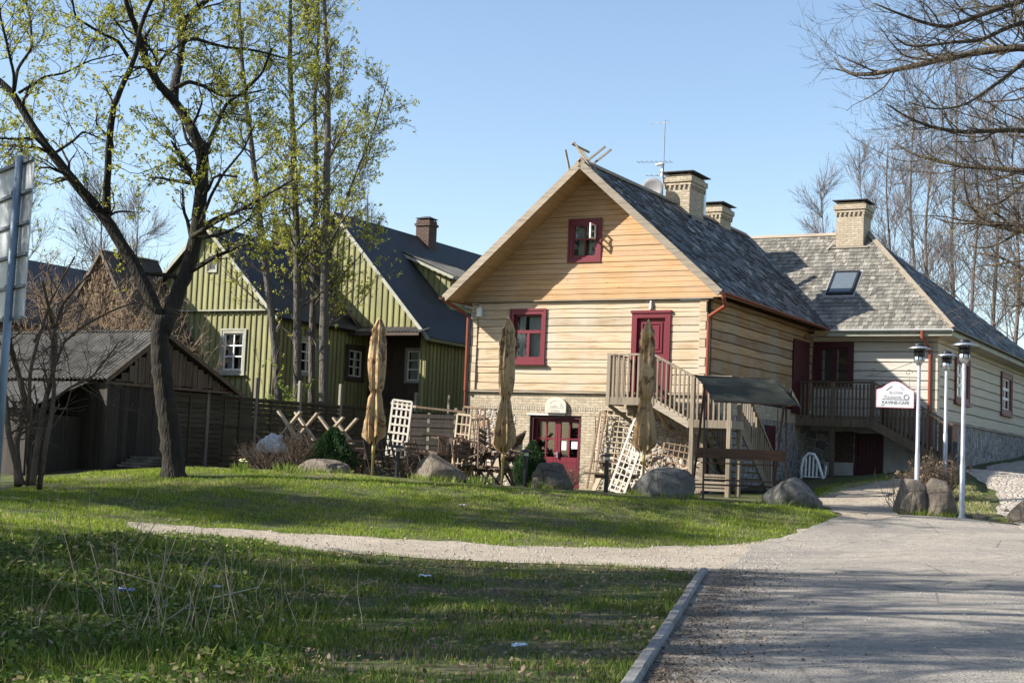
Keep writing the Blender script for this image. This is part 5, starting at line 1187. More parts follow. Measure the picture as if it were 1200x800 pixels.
def picnic_table(p, rz, label, L=1.5, flip=False, z=0, name='picnic_table', group='picnic tables stacked on the terrace'):
    T = thing(name, label, 'table', p+Vector((0, 0, z+(.76 if flip else 0))), rz, group)
    if flip: T.rotation_euler = (math.pi, 0, rz)
    m = MB()
    for k in range(5): y = -.36+k*.146; m.box(-L/2, L/2, y, y+.136, .72, .76)
    m.build('tabletop', TABLEW, T)
    for sy in (() if flip else (1, -1)):
        m = MB(); m.box(-L/2, L/2, sy*.74-.12, sy*.74-.005, .42, .46); m.box(-L/2, L/2, sy*.74+.005, sy*.74+.12, .42, .46); m.build('bench_seat', TABLEW, T)
    for sx in (-1, 1):
        x = sx*(L/2-.2)
        for s in (1, -1):
            m = MB(); m.beam((x+s*.026, s*(.34 if flip else .62), .0), (x+s*.026, -s*(.34 if flip else .26), .72), .05, .115, up=(1, 0, 0)); m.build('leg', LEGW, T)
        m = MB(); m.box(x+.055, x+.09, *((-.2, .2) if flip else (-.82, .82)), .33, .42); m.box(x+.045, x+.085, -.34, .34, .63, .72); m.build('cross_bar', TABLEW, T)
    m = MB(); m.box(-L/2+.2, L/2-.2, -.03, .03, .34, .40); m.build('stretcher', TABLEW, T)
    return T
g1 = GD(345, 37.2); g2 = GD(393, 37.2)
picnic_table(g1, R(62), 'upright table under the left overturned table by the fence', 1.3)
picnic_table(g1+Vector((0, .1, 0)), R(60), 'left overturned table with pale crossed legs in the air, by the fence', 1.1, True, .78)
picnic_table(g2, R(64), 'upright table under the right overturned table by the fence', 1.3)
picnic_table(g2, R(66), 'right overturned table with large pale crossed legs in the air', 1.1, True, .72)
picnic_table(GD(560, 36.4), A0+.1, 'heavy dark picnic table standing behind the middle parasol', 1.9)
picnic_table(GD(512, 36.2)+Vector((.2, .6, 0)), R(40), 'dark picnic table crowded between the slatted screen and the boulder', 1.4)
picnic_table(H(-1.55, -2.3, .9), A0+.1, 'low dark table behind the bollard lamp and the flat boulder', .9)
# loose chair frames and leaning boards in the stack
def folding_chair(p, rz, label, tilt=0, z=0):
    T = thing('wooden_chair', label, 'chair', p+Vector((0, 0, z)), rz, 'wooden chairs stacked on the terrace'); T.rotation_euler = (tilt, tilt*.5, rz)
    for sx in (-1, 1):
        m = MB(); m.beam((sx*.22, -.25, 0), (sx*.22, .20, .95), .035, .05, up=(1, 0, 0)); m.build('leg', TABLEW, T)
        m = MB(); m.beam((sx*.19, .28, 0), (sx*.19, -.22, .46), .035, .05, up=(1, 0, 0)); m.build('leg', TABLEW, T)
    m = MB()
    for k in range(5): y = -.22+k*.085; m.box(-.21, .21, y, y+.07, .44, .465)
    m.build('seat', TABLEW, T)
    m = MB()
    for k in range(3): z_ = .62+k*.11; m.box(-.22, .22, .02+.05*k, .045+.05*k, z_, z_+.08)
    m.build('backrest', TABLEW, T); return T
folding_chair(GD(541, 35.4), .4, 'dark slatted chair just right of the pointed boulder')
folding_chair(GD(553, 35.6), 1.2, 'dark slatted chair tipped up on the stack behind the pointed boulder', .35, .42)
folding_chair(GD(585, 36.2), 2.4, 'dark slatted chair tipped forward on the picnic table', .5, .62)
folding_chair(GD(601, 36.0), -.6, 'dark slatted chair left of the bollard lamp by the thuja')
folding_chair(GD(526, 36.0), 2.0, 'dark slatted chair half upside down behind the pointed boulder', 2.6, .95)
q = GD(612, 37.6); m = MB(); m.beam((-6.05, -.42, 1.15), (-5.62, -.10, 2.35), .30, .035, up=(0, 1, .3)); T = tag(m.build('leaning_board', LEGW), 'pale wide board leaning against the stone wall behind the picnic table', 'board'); T.location = HO; T.rotation_euler = (0, 0, A0)
folding_chair(GD(484, 36.0), .9, 'dark slatted chair under the slatted wind screen, left side')
folding_chair(GD(497, 35.8), 2.6, 'dark slatted chair lying upside down under the wind screen', 3.0, .9)
folding_chair(GD(570, 35.6), -.9, 'dark slatted chair at the left end of the heavy picnic table')
folding_chair(GD(575, 36.6), 1.9, 'dark slatted chair laid sideways on the picnic table top', 1.4, 1.0)
folding_chair(GD(366, 36.4), 1.5, 'dark slatted chair between the two pairs of stacked tables')
folding_chair(GD(416, 36.6), .2, 'dark slatted chair right of the overturned tables, behind the first parasol')
picnic_table(GD(425, 37.5), R(66), 'dark table at the right end of the overturned tables by the fence', 1.2)
def bollard(px, dep, topy, label):
    g = GD(px, dep); h = at(px, topy, dep).z-g.z
    T = thing('bollard_lamp', label, 'garden lamp', g, 0, 'bollard lamps along the terrace edge')
    m = MB(); m.lathe([(.065, -.1), (.065, .02), (.05, .03), (.048, h-.17), (.07, h-.165), (.07, h-.15)], n=16); m.build('pole', BLACKM, T, smooth=False)
    m = MB(); m.lathe([(.055, h-.15), (.055, h-.06)], n=14); m.build('lamp_glass', CURTW, T)
    m = MB(); m.lathe([(.02, h-.065), (.15, h-.07), (.155, h-.055), (.09, h-.02), (.03, h)], n=20); m.build('cap', BLACKM, T); return T
bollard(465, 33, 521, 'bollard lamp with pale cap in front of the white lattice booth'); bollard(615, 33.2, 526, 'black bollard lamp just left of the thuja bush'); bollard(710, 33.4, 531, 'black bollard lamp in front of the leaning white lattice')

# ---------------------------------------------------------------- boulders
BP = []
def boulder(px, dep, boty, w, h, d, label, mat, seed, shape=None, rz=0, sink=.14, group='boulders along the grass edge', p=None):
    g = p or GD(px, dep); bm = bmesh.new(); bmesh.ops.create_icosphere(bm, subdivisions=5, radius=1)
    for v in bm.verts:
        c = v.co; n = c.normalized(); k = 1+.22*mnoise.noise(n*1.1+Vector((seed, 0, 0)))+.13*mnoise.noise(n*2.6+Vector((0, seed, 0)))+.07*(.5-abs(mnoise.noise(n*5+Vector((0, 0, seed)))))+.03*mnoise.noise(n*11)+.02*mnoise.noise(n*24)
        x, y, z = n*k
        # flatten into facets
        for q in range(8):
            rs = random.Random(seed*7+q); f = Vector((rs.uniform(-1, 1), rs.uniform(-1, 1), rs.uniform(-.1, 1))).normalized(); dd = Vector((x, y, z)).dot(f)-.80
            if dd > 0: x -= f.x*dd*.8; y -= f.y*dd*.8; z -= f.z*dd*.8
        if z < -.45: z = -.45+(z+.45)*.25
        z = (z+.5)/1.45
        if shape: x, y, z = shape(x, y, z)
        c.x, c.y, c.z = x*w/2*1.06, y*d/2, z*h*1.16
    me = bpy.data.meshes.new('boulder'); bm.to_mesh(me); bm.free(); me.polygons.foreach_set('use_smooth', [True]*len(me.polygons)); me.materials.append(mat); BP.append((g.x, g.y, w/2, d/2))
    o = bpy.data.objects.new('boulder', me); COL.objects.link(o); o.location = g-Vector((0, 0, sink)); o.rotation_euler = (0, 0, rz); return tag(o, label, 'boulder', group)
boulder(378, 32.6, 556, 1.05, .42, .8, 'low brown boulder below the dark green shrub, farthest left', STONEB, 1)
boulder(516, 33.0, 565, 1.15, .62, .9, 'pointed brown boulder left of the middle parasol', STONEB, 4, lambda x, y, z: (x, y, z*(1.15-.45*(x+.35)) if x > -.35 else z*(1.15+.5*(x+.35))))
boulder(645, 33.3, 573, .92, .68, .8, 'rounded dark boulder in front of the ground floor double door', STONED, 8)
boulder(777, 32.8, 583, 1.38, .72, 1.0, 'wide grey boulder with flat top in front of the stair', STONEG, 11)
boulder(927, 33.0, 594, 1.18, .70, .95, 'grey boulder at the right end of the lawn, beside the driveway', STONEG, 15)
boulder(1070, 33.6, 604, .74, .86, .9, 'left half of the split brown boulder at the lamp posts', STONEB, 19, rz=.3)
boulder(1098, 33.5, 606, .84, .88, .9, 'right half of the split brown boulder at the lamp posts', STONEB, 23, rz=-.4)
boulder(1205, 32.5, 614, .85, .56, .7, 'rounded brown boulder cut off by the right edge', STONEB, 27)
for k, (px, py, s) in enumerate(((1128, 606, .16), (1148, 608, .2), (1012, 604, .12), (1178, 600, .15))):
    boulder(0, 0, 0, s*1.6, s*.6, s*1.2, ['small flat stone right of the nearest lamp post', 'flat stone slab at the lane edge, right of the split boulder', 'small brown stone at the left foot of the split boulder', 'small pale stone at the cobbled lane edge'][k], STONEB, 31+k, sink=.02, p=onground(G(px, py)), group='small stones by the lane')

# ---------------------------------------------------------------- garden swing with canopy
g = GD(868, 33.4); SWo = Vector((g.x, g.y, g.z)); T = thing('garden_swing', 'brown garden swing with tilted dark green canvas canopy before the stair', 'garden swing', SWo, R(4))
Z = lambda py: at(868, py, 33.4).z-g.z
zt = Z(440); zl = Z(472); hw = .93
m = MB(); n = 12; vs = []
for i in range(n+1):
    x = -hw+2*hw*i/n-.0; sg_ = .02*math.sin(math.pi*3*i/n)**2
    for (y, z, dx) in ((.55, zt, -.12), (.0, (zt+zl)/2+.05, 0), (-.55, zl, .12)): vs.append((x+dx, y, z-sg_))
m.add(vs, [(i*3+j, i*3+j+1, i*3+j+4, i*3+j+3) for i in range(n) for j in range(2)])
m.add([(x+.0, y, z-.012) for x, y, z in vs], [(i*3+j+3, i*3+j+4, i*3+j+1, i*3+j) for i in range(n) for j in range(2)])
m.add([(hw-.12, .55, zt), (hw, 0, (zt+zl)/2+.05), (hw+.12, -.55, zl), (hw+.32, -.45, zl-.10), (hw+.2, .1, zt-.22), (hw+.05, .5, zt-.12)], [(0,1,2,3,4,5)])
m.build('canopy', CANV, T, recalc=False)
m = MB()
for x in (-.62, .0, .75): m.beam((x-.12, .55, zt-.03), (x+.12, -.55, zl-.03), .035, .04)
m.beam((-hw-.12+.0, .55, zt-.02), (hw-.12, .55, zt-.02), .035, .035); m.beam((-hw+.12, -.55, zl-.02), (hw+.12, -.55, zl-.02), .035, .035); m.build('canopy_frame', BROWNM, T)
for x in (-.98, .92):
    m = MB(); m.beam((x+.0, -.5, 0), (x+.08, .05, zt-.2), .045, .045); m.build('leg', BROWNM, T); m = MB(); m.beam((x-.02, .75, 0), (x+.08, .05, zt-.25), .045, .045); m.build('leg', BROWNM, T)
m = MB(); m.beam((-.95, .05, zt-.28), (1.0, .05, zt-.28), .05, .05); m.beam((-.98, -.38, Z(563)), (.92, -.38, Z(563)), .04, .04); m.beam((-.98, .7, .35), (.92, .7, .35), .04, .04); m.build('cross_bar', BROWNM, T)
zs_ = Z(533)
m = MB(); m.box(-1.1, .98, -.26, -.20, zs_-.10, zs_+.13); m.build('backrest', SWSEAT, T)
m = MB()
for k in range(4): m.box(-.9, .85, -.18+k*.11, -.09+k*.11, zs_-.22, zs_-.19)
m.build('seat', SWSEAT, T)
for x in (-.85, .8): m = MB(); m.tube([(x, -.2, zs_-.2), (x, .05, zt-.3)], .012, 6); m.build('hanger', BROWNM, T)

# white plastic garden chair lying beside the driveway
g = H(.95, 6.2, 0); g = onground(g); T = thing('plastic_chair', 'white plastic garden chair tipped over beside the balcony post', 'chair', g, R(-25)); 
m = MB(); pts = [Vector((-.30+.0, 0, 0)), Vector((-.30, .02, .35)), Vector((-.24, .03, .62)), Vector((-.10, .04, .76)), Vector((.06, .04, .74)), Vector((.16, .03, .58)), Vector((.26, .02, .3)), Vector((.36, 0, 0))]
m.tube(pts, .045, 8); m.build('back_frame', PLASTW, T, smooth=True)
m = MB()
for k in range(4): x = -.18+k*.11; m.beam((x, .03, .05), (x+.01, .04, .70-abs(k-1.3)*.05), .05, .015, up=(0, 1, 0))
m.build('backrest', PLASTW, T)
m = MB(); m.box(-.28, .32, .05, .48, .06, .09); m.build('seat', PLASTW, T)
for sx in (-.27, .30): m = MB(); m.tube([(sx, .46, .08), (sx*1.1, .5, .42)], .02, 6); m.build('leg', PLASTW, T)
# tied up plastic bags at the foot of the fence
for k, (px, s, lab) in enumerate(((318, .26, 'crumpled grey-white sack by the fence, left of the overturned tables'), (310, .18, 'smaller crumpled sack lying left of the larger one by the fence'))):
    g = GD(px, 36.6); bm = bmesh.new(); bmesh.ops.create_icosphere(bm, subdivisions=4, radius=1)
    for v in bm.verts: n = v.co.normalized(); kk = 1+.3*mnoise.noise(n*2+Vector((k*5, 0, 0)))+.18*mnoise.noise(n*5); v.co = Vector((n.x*kk*s*1.3, n.y*kk*s, max(-.3, n.z*kk)*s*1.4))
    me = bpy.data.meshes.new('sack'); bm.to_mesh(me); bm.free(); me.materials.append(flat('sack_plastic', (.42, .44, .48), .4)); o = bpy.data.objects.new('plastic_sack', me); COL.objects.link(o); o.location = g+Vector((0, 0, .65)); tag(o, lab, 'sack', 'sacks by the fence')
    o.location.z = g.z+.3*s*1.2+.45
crate = MB(); g = GD(314, 36.6); crate.box(-.45, .45, -.25, .25, 0, .46); o = crate.build('storage_box', DARKW); o.location = g; tag(o, 'dark wooden box that carries the crumpled sacks by the fence', 'box')
# litter
def litter(px, py, s, c, lab, k):
    g = onground(G(px, py)); rs = random.Random(k); m = MB(); n = 5; vs = [(s*(i/n-.5)+rs.uniform(-.1, .1)*s, s*.8*(j/n-.5)+rs.uniform(-.1, .1)*s, .06+s*.25*rs.random()) for j in range(n+1) for i in range(n+1)]
    m.add(vs, [(j*(n+1)+i, j*(n+1)+i+1, (j+1)*(n+1)+i+1, (j+1)*(n+1)+i) for j in range(n) for i in range(n)]); o = m.build('litter_scrap', flat('scrap_%d' % k, c, .5), recalc=False, smooth=False); o.location = g; tag(o, lab, 'litter', 'scraps of litter in the grass')
litter(148, 700, .16, (.35, .36, .62), 'blue and white plastic scrap in the weeds at the lower left', 1); litter(497, 682, .14, (.6, .6, .62), 'white paper scrap in the shaded grass below the path', 2)
litter(608, 766, .12, (.5, .6, .66), 'pale blue plastic scrap in the grass near the bottom', 3); litter(542, 596, .14, (.6, .58, .56), 'small white scrap on the sunny bank below the middle parasol', 4); litter(253, 695, .10, (.55, .55, .6), 'small pale scrap among dry stalks at the lower left', 5)

# ================================================================ TREES
def unit(v): return v/np.maximum(np.linalg.norm(v, axis=-1, keepdims=True), 1e-9)
def resample(pts, rad, m):
    pts = np.array([tuple(p) for p in pts], float); rad = np.array(rad, float)
    s = np.r_[0, np.cumsum(np.linalg.norm(np.diff(pts, axis=0), axis=1))]; t = np.linspace(0, s[-1], m)
    # smooth by catmull-like cubic: linear resample then blur
    q = np.stack([np.interp(t, s, pts[:, i]) for i in range(3)], 1); r = np.interp(t, s, rad)
    for _ in range(2): q[1:-1] = .25*q[:-2]+.5*q[1:-1]+.25*q[2:]
    return q, r
def sprout(P, Rd, n_per, t0, L0, L1, ang, m, up=0.0, curl=.18, rf=.6, rmin=.004, rng=NR, droop=0.0, ltap=0.5):
    B, M, _ = P.shape; N = int(B*n_per); b = np.repeat(np.arange(B), int(n_per)) if n_per >= 1 else rng.integers(0, B, N)
    N = len(b); t = t0+(1-t0)*rng.random(N); f = t*(M-1); i = np.clip(f.astype(int), 0, M-2); w = (f-i)[:, None]
    p = P[b, i]*(1-w)+P[b, i+1]*w; T = unit(P[b, i+1]-P[b, i]); r = (Rd[b, i]*(1-w[:, 0])+Rd[b, i+1]*w[:, 0])*rf*rng.uniform(.7, 1, N)
    q = unit(np.cross(T, rng.normal(size=(N, 3)))); a = rng.uniform(ang*.6, ang*1.25, N)[:, None]
    d = unit(T*np.cos(a)+q*np.sin(a)); L = (L0+(L1-L0)*rng.random(N))*(1-ltap*t); st = (L/(m-1))[:, None]
    out = np.empty((N, m, 3)); out[:, 0] = p
    for k in range(1, m):
        d = unit(d+rng.normal(size=(N, 3))*curl+np.array([0, 0, up])-np.array([0, 0, droop*k/m])); out[:, k] = out[:, k-1]+d*st
    rr = np.maximum(r, rmin)[:, None]*np.linspace(1, .35, m)[None]
    return out, np.maximum(rr, rmin*.6)
def tubes(P, Rd, n):
    B, M, _ = P.shape; T = np.empty_like(P); T[:, 1:-1] = P[:, 2:]-P[:, :-2]; T[:, 0] = P[:, 1]-P[:, 0]; T[:, -1] = P[:, -1]-P[:, -2]; T = unit(T)
    ref = np.array([.31, .52, .79]); a = unit(np.cross(T, ref)); b = np.cross(T, a); an = 2*np.pi*np.arange(n)/n
    ring = P[:, :, None]+(a[:, :, None]*np.cos(an)[None, None, :, None]+b[:, :, None]*np.sin(an)[None, None, :, None])*Rd[:, :, None, None]
    k = (np.arange(n)+1) % n
    q = np.stack([ring[:, :-1], ring[:, :-1][:, :, k], ring[:, 1:][:, :, k], ring[:, 1:]], 3)
    return q.reshape(-1, 3)
def leaves(P, per, size, spread, rng=NR, t0=.3, cl=None):
    B, M, _ = P.shape; N = int(B*per); b = rng.integers(0, B, N); f = (t0+(1-t0)*rng.random(N))*(M-1); i = np.clip(f.astype(int), 0, M-2); w = (f-i)[:, None]
    cn = max(1, N//6); j6 = np.minimum(np.arange(N)//6, cn-1); b = b[j6]; i = i[j6]; w = w[j6]
    c = P[b, i]*(1-w)+P[b, i+1]*w+(rng.normal(size=(cn, 3))*spread)[j6]+rng.normal(size=(N, 3))*size*.75
    s = size*rng.uniform(.6, 1.3, N)[:, None]; u = unit(rng.normal(size=(N, 3))); v = unit(np.cross(u, rng.normal(size=(N, 3))))
    V = np.stack([c-u*s, c-v*s*.55, c+u*s, c+v*s*.55], 1)
    clump = np.array([mnoise.noise(Vector(x)*0.9) for x in c[::1]])*.5 if N < 60000 else np.zeros(N)
    return V.reshape(-1, 3), np.clip(rng.random(N)*.8+.1+clump*.5, 0, 1)
def make_tree(name, label, cat, base, limbs, bm_, lm_, levels, leafspec, group=None, flare=True, rng=NR, part='trunk', skip=0):
    """limbs: list of (points, radii) in world space; first one is the trunk"""
    base = Vector(base); T = thing(name, label, cat, base, 0, group); ob = np.array(base)
    m = MB(); P0 = []; R0 = []
    for pts, rad in limbs:
        q, r = resample(pts, rad, 18); q = q-ob; P0.append(q); R0.append(r)
        qq, rr = resample(pts, rad, 34); qq = qq-ob
        for k in range(1, 33): qq[k] += rng.normal(size=3)*rr[k]*.05
        rr = rr*(1+rng.normal(size=34)*.025)
        m.tube([Vector(x) for x in qq], list(rr), 12)
    m.build(part, bm_, T, smooth=True, recalc=False)
    P0 = np.array(P0)[skip:]; R0 = np.array(R0)[skip:]; cur = (P0, R0); Q = []; twigs = None
    for lv in levels:
        Pn, Rn = sprout(cur[0], cur[1], rng=rng, **lv); Q.append(tubes(Pn, Rn, 5 if lv.get('m', 5) > 6 else 3 if len(Pn) > 1500 else 4)); 
        cur = (Pn, Rn); twigs = Pn if twigs is None else twigs
    quads = np.concatenate(Q); np_mesh('branches', quads, 4, bm_, np.zeros(len(quads)//4), T)
    if lm_ is not None and leafspec:
        V, r = leaves(cur[0], rng=rng, **leafspec); np_mesh('foliage', V, 4, lm_, r, T)
    return T
def tr(pts, dep, r, w=FOC):        # traced limb: (px, py[, extra depth]); r in photo pixels -> metres
    P_ = []; Rr = []
    n = len(pts)
    for k, p in enumerate(pts):
        d = dep+(p[2] if len(p) > 2 else 0); P_.append(at(p[0], p[1], d)); rr = r[0]+(r[1]-r[0])*k/(n-1); Rr.append(rr*d/FOC)
    return P_, Rr
def z4(l, s=2.667, ox=0, oy=0): return [(ox+p[0]/s, oy+p[1]/s, *(p[2:])) for p in l]
D = 30.3
lim = []
bt_ = onground(at(205, 553, D))
tk = [(204, 556), (203, 535), (199, 500), (193, 460), (188, 420), (187, 392), (190, 370)]
P_, Rr = tr(tk, D, (13, 10.5)); P_[0] = P_[0]-Vector((0, 0, .15)); Rr[0] *= 1.3; lim.append((P_, Rr))
lim.append(tr([(190, 385), (180, 355), (160, 315), (140, 282), (124, 255), (106, 235), (86, 212), (56, 174), (34, 143), (15, 108), (0, 94), (-40, 70)], D, (8.5, 3.2)))     # left limb
lim.append(tr([(191, 390), (205, 350, .2), (222, 310, .4), (231, 270, .4), (236, 225, .3), (238, 185, .2), (232, 165), (222, 148)], D, (9.5, 6.5)))
lim.append(tr(z4([(600, 400), (545, 315), (495, 265, -.3), (455, 190, -.6), (440, 130, -.9), (428, 90, -1), (405, 40, -1.2), (388, -20, -1.4), (380, -110, -1.5)]), D, (7, 3)))
lim.append(tr(z4([(545, 320), (545, 270, .4), (560, 210, .8), (568, 150, 1.1), (562, 100, 1.4), (590, 45, 1.6), (640, 5, 1.8), (720, -40, 2), (800, -120, 2)]), D, (6.5, 3)))
lim.append(tr(z4([(335, 665), (333, 600, -.4), (338, 500, -.8), (345, 400, -1.0), (355, 330, -1.2), (385, 260, -1.4), (415, 200, -1.6), (432, 150, -1.7), (435, 90, -1.8), (470, 10, -2), (520, -90, -2)]), D, (5.5, 2.5)))
lim.append(tr(z4([(640, 480), (665, 420, .5), (690, 360, 1), (710, 320, 1.3), (760, 290, 1.6), (820, 230, 2), (850, 150, 2)]), D, (3.5, 1.5)))
lim.append(tr(z4([(548, 275), (590, 255, .5), (640, 270, 1), (690, 300, 1.4), (740, 300, 1.8), (830, 280, 2)]), D, (3.5, 1.2)))
lim.append(tr(z4([(570, 130), (610, 120, .5), (660, 138, 1), (720, 150, 1.4), (800, 158, 1.8), (900, 185, 2.4)]), D, (3, 1.2)))
lim.append(tr(z4([(605, 560), (580, 510, -.4), (555, 470, -.8), (535, 440, -1)]), D, (4, 1.5)))
lim.append(tr(z4([(600, 740), (680, 690, -.8), (760, 650, -1.4), (850, 600, -1.8), (920, 560, -2)]), D, (3.5, 1.2)))
lim.append(tr(z4([(620, 745), (680, 735, .8), (740, 712, 1.4), (800, 670, 1.8)]), D, (3, 1.2)))
lim.append(tr(z4([(625, 700), (660, 610, .3), (700, 540, .6), (760, 470, 1), (800, 380, 1.4)]), D, (2.6, 1)))
lim.append(tr(z4([(42, 290), (45, 240, -.3), (20, 130, -.6), (0, 50, -.8), (-10, -60, -1)]), D, (2.6, 1.3)))
lim.append(tr(z4([(44, 285), (55, 215, .4), (100, 150, .7), (95, 60, 1), (75, -20, 1.2)]), D, (2.6, 1.3)))
lim.append(tr(z4([(60, 290), (120, 255, .4), (135, 240, .7), (200, 230, 1), (280, 190, 1.3), (360, 170, 1.5)]), D, (2.3, .9)))
lim.append(tr(z4([(405, 185), (370, 130, -.4), (300, 95, -.8), (235, 55, -1.2), (225, -10, -1.5)]), D, (2.8, 1.2)))
lim.append(tr(z4([(150, 468), (110, 430, -.8), (50, 435, -1.4), (-40, 430, -2)]), D, (2.8, 1.2)))
lim.append(tr(z4([(160, 475), (100, 460, .8), (0, 452, 1.4), (-80, 470, 2)]), D, (2.8, 1.2)))
lim.append(tr(z4([(170, 480), (230, 440, .5), (260, 410, .9), (330, 440, 1.3)]), D, (2.2, .9)))
lim.append(tr(z4([(445, 130), (470, 90, .4), (510, 50, .8), (515, -20, 1)]), D, (2.5, 1.2)))
lim.append(tr(z4([(440, 155), (500, 158, .5), (540, 165, .8), (600, 190, 1.2)]), D, (1.8, .8)))
for k, px in enumerate((30, 90, 140, 180)):      # boughs above the frame
    lim.append(tr([(120+k*30, -20, 0), (100+k*40, -80, .5-k*.4), (60+k*60, -170, 1-k*.5)], D, (5, 2)))
lim = lim[:3]+[(a_, [x*.84 for x in b_]) for a_, b_ in lim[3:]]
make_tree('maple_tree', 'big dark forked tree with sparse yellow-green young leaves, alone on the bank at left', 'tree', bt_, lim, BARK, LEAFY,
          [dict(n_per=11, t0=.25, L0=.7, L1=2.3, ang=.95, m=8, up=.05, curl=.22, rf=.45, rmin=.009),
           dict(n_per=5, t0=.2, L0=.35, L1=1.1, ang=.8, m=5, up=.04, curl=.22, rf=.6, rmin=.006),
           dict(n_per=3, t0=.2, L0=.15, L1=.45, ang=.7, m=3, up=.04, curl=.2, rf=.6, rmin=.004)],
          dict(per=9, size=.033, spread=.06), skip=1)
def stemtree(name, label, base, top_pts, r, bm_, lm_, nl, spread, up, levels, leafspec, group, seed, t0=.25, lr=.35):
    rng = np.random.default_rng(seed); base = Vector(base); lims = [(top_pts, [r*(1-.78*k/(len(top_pts)-1)) for k in range(len(top_pts))])]
    q, rr = resample(top_pts, lims[0][1], 30)
    for k in range(nl):
        f = t0+(1-t0)*(k+rng.random())/nl*.97; i = min(28, int(f*29)); p = q[i]; a = rng.random()*6.28; L = spread*(1.15-f)*rng.uniform(.6, 1.2)
        d = np.array([math.cos(a), math.sin(a), up]); d /= np.linalg.norm(d); pts = [p]
        for j in range(6): d = d+rng.normal(size=3)*.13+np.array([0, 0, .08]); d /= np.linalg.norm(d); pts.append(pts[-1]+d*L/6)
        r0 = rr[i]*lr*rng.uniform(.7, 1.2); lims.append((pts, [r0*(1-.12*j) for j in range(7)]))
    return make_tree(name, label, 'tree', base, lims, bm_, lm_, levels, leafspec, group, rng=rng)
G2 = 'slender leafing trees before the green houses'
def gtree(pts, dep, r, seed, label, lf=True):
    b = GD(pts[0][0], dep); P_ = [b-Vector((0, 0, .1))]+[at(x, y, dep) for x, y in pts[1:]]
    stemtree('slender_tree', label, b, P_, r*.85*dep/FOC, BARKG, LEAFY if lf else None, 20, 3.0, .7,
             [dict(n_per=11, t0=.15, L0=.6, L1=1.6, ang=.75, m=6, up=.10, curl=.16, rf=.5, rmin=.009), dict(n_per=5, t0=.2, L0=.25, L1=.7, ang=.65, m=4, up=.08, curl=.18, rf=.6, rmin=.006)],
             dict(per=6.0, size=.042, spread=.10), G2, seed, t0=.3)
gtree([(331, 500), (322, 400), (308, 285), (296, 180), (283, 75), (280, 0), (282, -90)], 44.5, 6.0, 11, 'slender leafing tree leftmost of the four before the green house wall')
gtree([(347, 500), (349, 400), (348, 285), (343, 150), (339, 56), (341, 0), (338, -110)], 45.0, 6.5, 12, 'slender leafing tree second from left before the green house side wall')
gtree([(366, 500), (365, 420), (369, 290), (371, 200), (368, 120), (374, 40), (372, -40)], 45.6, 5.5, 13, 'thin grey leafing tree second from right, close beside the thickest stem')
gtree([(380, 500), (379, 400), (382, 277), (384, 150), (384, 75), (380, 0), (378, -100)], 44.6, 7.5, 14, 'thick grey stem with spreading light boughs, rightmost of the four slender trees')
gtree([(372, 470), (385, 300), (400, 250), (418, 200), (440, 150), (455, 90)], 46.2, 2.4, 15, 'thin leaning stem reaching right over the tall green house gable')
# shrub in young leaf at the green house corner
def bush(name, label, base, n, h, sp, bm_, lm_, seed, leafspec, levels, group=None, r=.014, up=1.6, cat='shrub'):
    rng = np.random.default_rng(seed); base = Vector(base); lims = []
    for k in range(n):
        a = rng.random()*6.28; d = np.array([math.cos(a)*sp/h, math.sin(a)*sp/h, up])*rng.uniform(.7, 1.1); d /= np.linalg.norm(d); p = np.array(base)+np.array([math.cos(a), math.sin(a), 0])*rng.random()*.18*sp-np.array([0, 0, .05]); pts = [p]
        L = h*rng.uniform(.6, 1.1)
        for j in range(6): d = d+rng.normal(size=3)*.14+np.array([0, 0, .05]); d /= np.linalg.norm(d); pts.append(pts[-1]+d*L/6)
        lims.append((pts, [r*(1-.13*j) for j in range(7)]))
    return make_tree(name, label, cat, base, lims, bm_, lm_, levels, leafspec, group, rng=rng, part='stems')
LV = [dict(n_per=9, t0=.15, L0=.25, L1=.8, ang=.6, m=5, up=.06, curl=.2, rf=.6, rmin=.004), dict(n_per=4, t0=.2, L0=.12, L1=.35, ang=.6, m=3, up=.04, curl=.2, rf=.7, rmin=.003)]
bush('leafing_shrub', 'fresh green twiggy shrub at the right corner of the low green house', GD(341, 44.2), 15, 2.3, 1.0, BARKG, LEAFG, 21, dict(per=9.0, size=.04, spread=.06), LV)
bush('dry_shrub', 'brown dry shrub between the sacks and the low brown boulder', GD(347, 33.6), 16, .9, .7, BARKB, None, 22, None, LV, 'dry shrubs on the terrace edge')
bush('dry_shrub', 'brown dry shrub at the foot of the pale bollard lamp', GD(470, 33.4), 14, .62, .5, BARKB, DRYB, 23, dict(per=.4, size=.02, spread=.03), LV, 'dry shrubs on the terrace edge')
bush('dry_shrub', 'wide dry bramble shrub by the fence at the left end of the terrace', GD(312, 34.8), 18, .8, 1.5, BARKB, None, 24, None, LV, 'dry shrubs on the terrace edge')
bush('dry_shrub', 'small dry tan plant in front of the double door', GD(670, 35), 7, .42, .25, BARKB, DRYB, 25, dict(per=.3, size=.02, spread=.02), LV, 'dry shrubs on the terrace edge')
bush('dry_shrub', 'dry reddish twigs behind the split boulder, between the lamp posts', GD(1104, 36.5), 26, 1.0, .7, BARKB, DRYB, 26, dict(per=.9, size=.03, spread=.03), LV, 'dry bushes around the split boulder')
bush('dry_shrub', 'thin pale twigs fanning left over the split boulder', GD(1056, 34.6), 13, .85, 1.1, BARKB, None, 27, None, LV[:1], 'dry bushes around the split boulder')
bush('dry_shrub', 'thin tan twigs behind the first lamp post and the split boulder', GD(1078, 37), 14, .8, .6, BARKB, DRYB, 28, dict(per=.5, size=.03, spread=.03), LV, 'dry bushes around the split boulder')
